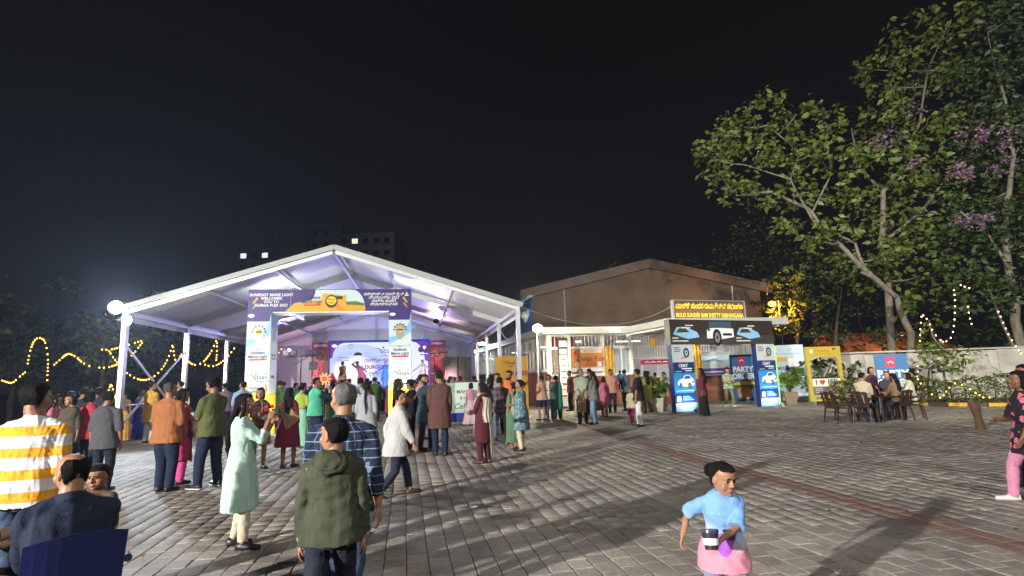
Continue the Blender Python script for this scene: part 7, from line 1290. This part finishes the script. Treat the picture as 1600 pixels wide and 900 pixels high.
for k in range(3):
    c_a, c_b = TL(HW+.08, vs_[k], 3.45), TL(HW+.08, vs_[k+1], 3.5); b = MB(); b.tube(sag(c_a, c_b, .45, 12), .014, 5); tag(b.build('power_cable', mat('cable_grey', (.4, .4, .36), .6)), ['power cable sagging between the first two right tent posts', 'power cable sagging past the second right tent post', 'power cable sagging near the rear right tent posts'][k], 'cable')
c0 = AT(813, 476, pr[1]); c1 = AT(1050, 478, 24.2); b = MB(); b.tube([p for p in sag((pr[0]+.05, pr[1], 3.98), c1, .75, 20)], .016, 5); tag(b.build('overhead_cable', mat('cable_grey', (.4, .4, .36), .6)), 'pale cable sagging from the tent post to the lit name board', 'cable')
# ================================================================ thin haze added to give the lamps a glow
if True:
    b = MB(); b.b2((-420, -90, -1.5), (420, 440, 60)); hz = b.build('haze', None); HM = bpy.data.materials.new('glow_haze'); HM.use_nodes = True; t_ = HM.node_tree; t_.nodes.remove(t_.nodes['Principled BSDF']); pv_ = t_.nodes.new('ShaderNodeVolumePrincipled'); pv_.inputs['Density'].default_value = .0009; pv_.inputs['Color'].default_value = (.68, .8, 1, 1); pv_.inputs['Anisotropy'].default_value = .55
    t_.links.new(pv_.outputs[0], t_.nodes['Material Output'].inputs['Volume']); hz.data.materials.append(HM); tag(hz, kind='stuff')
# ================================================================ apartment block far behind the tent
ab = empty('apartment_block', (-71.5, 140, 0), 0, 'dark apartment block far behind the tent with a few lit windows', 'building'); APT = mat('apartment_wall', (.45, .47, .53), .85, var=.12, vscale=.2)
for x0, x1, z1, y in ((0, 9, 36.5, 0), (9.2, 17.5, 43.5, 1), (17.6, 26, 44, 4), (26.1, 41, 40, 1)):
    b = MB(); b.b2((x0, y, 0), (x1, y+14, z1)); b.build('wall', APT, ab)
DKW, LTW = mat('dark_window', (.02, .022, .028), .2), emi('lit_window', (1, .88, .6), 1.3); LTC = emi('lit_window_cool', (.9, .95, 1), 1.1)
for x0, n, y in ((1.0, 3, 0), (26.9, 5, 1), (18.2, 2, 4)):
    for k in range(n):
        for z in (30.5, 33.8, 37.1, 40.4):
            if z > {1.0: 34, 26.9: 38, 18.2: 42}[x0]: continue
            lit = LTW if (x0, k, z) == (26.9, 1, 37.1) else (LTC if (x0, k, z) in ((1.0, 2, 33.8), (1.0, 0, 33.8)) else None)
            b = MB(); b.b2((x0+k*2.8, y-.12, z), (x0+k*2.8+1.7, y-.02, z+1.5)); w_ = b.build('window_frame', APT, ab); b = MB(); b.b2((x0+k*2.8+.1, y-.14, z+.1), (x0+k*2.8+1.6, y-.121, z+1.4)); b.build('pane', lit or DKW, w_)
l_ = empty('street_lamp', (-38, 118, 0), 0, 'added lamp hidden behind the tent, lighting the apartment block', 'street lamp'); b = MB(); b.tube([(0, 0, 0), (0, 0, 9)], .1, 8); b.build('pole', GREY, l_); b = MB(); b.ell((0, 0, 9.2), (.3, .3, .25), 10, 6); b.build('globe', emi('cool_head', (.9, .97, 1), 14), l_); q_ = lamp('bulb', 'POINT', (0, 0, 0), 260, (.9, .93, 1), size=.3); q_.parent = l_; q_.location = (0, 1, 9.6)  # added lamp, kept out of view, lifts the dark facade
for z in (33.2, 36.6): b = MB(); b.b2((26.3, -.3, z), (41, .98, z+.25)); b.build('balcony_slab', APT, ab)
# small orange-lit house behind the wall
h0 = AT(1395, 560, 40); hs = empty('tiled_house', (h0[0]-3, 40, 0), .1, 'orange-lit tiled house half hidden behind the boundary wall', 'building'); b = MB(); b.b2((0, 0, 0), (8, 5, 2.6)); b.build('wall', mat('house_wall', (.6, .55, .48), .8), hs); b = MB(); b.add([(-.4, -.5, 2.5), (8.4, -.5, 2.5), (8.4, 2.5, 4.1), (-.4, 2.5, 4.1), (-.4, 5.5, 2.5), (8.4, 5.5, 2.5)], [(0, 1, 2, 3), (3, 2, 5, 4), (0, 3, 4), (1, 5, 2)]); b.build('roof', mat('roof_tile', (.32, .13, .07), .8, var=.3, vscale=3), hs)
l = lamp('house_bulb', 'SPOT', (0, 0, 0), 200, (1, .5, .12), size=.1, to=(0, 1, -.35), angle=120); l.parent = hs; l.location = (3.0, -1.6, 3.6); b = MB(); b.ell((3.0, -1.4, 3.7), (.1, .1, .1), 8, 6); b.build('porch_bulb', emi('sodium_globe', (1, .5, .1), 8), hs); b = MB(); b.tube([(3.0, -.4, 3.0), (3.0, -1.4, 3.75)], .02, 5); b.build('bulb_arm', GREY, hs)
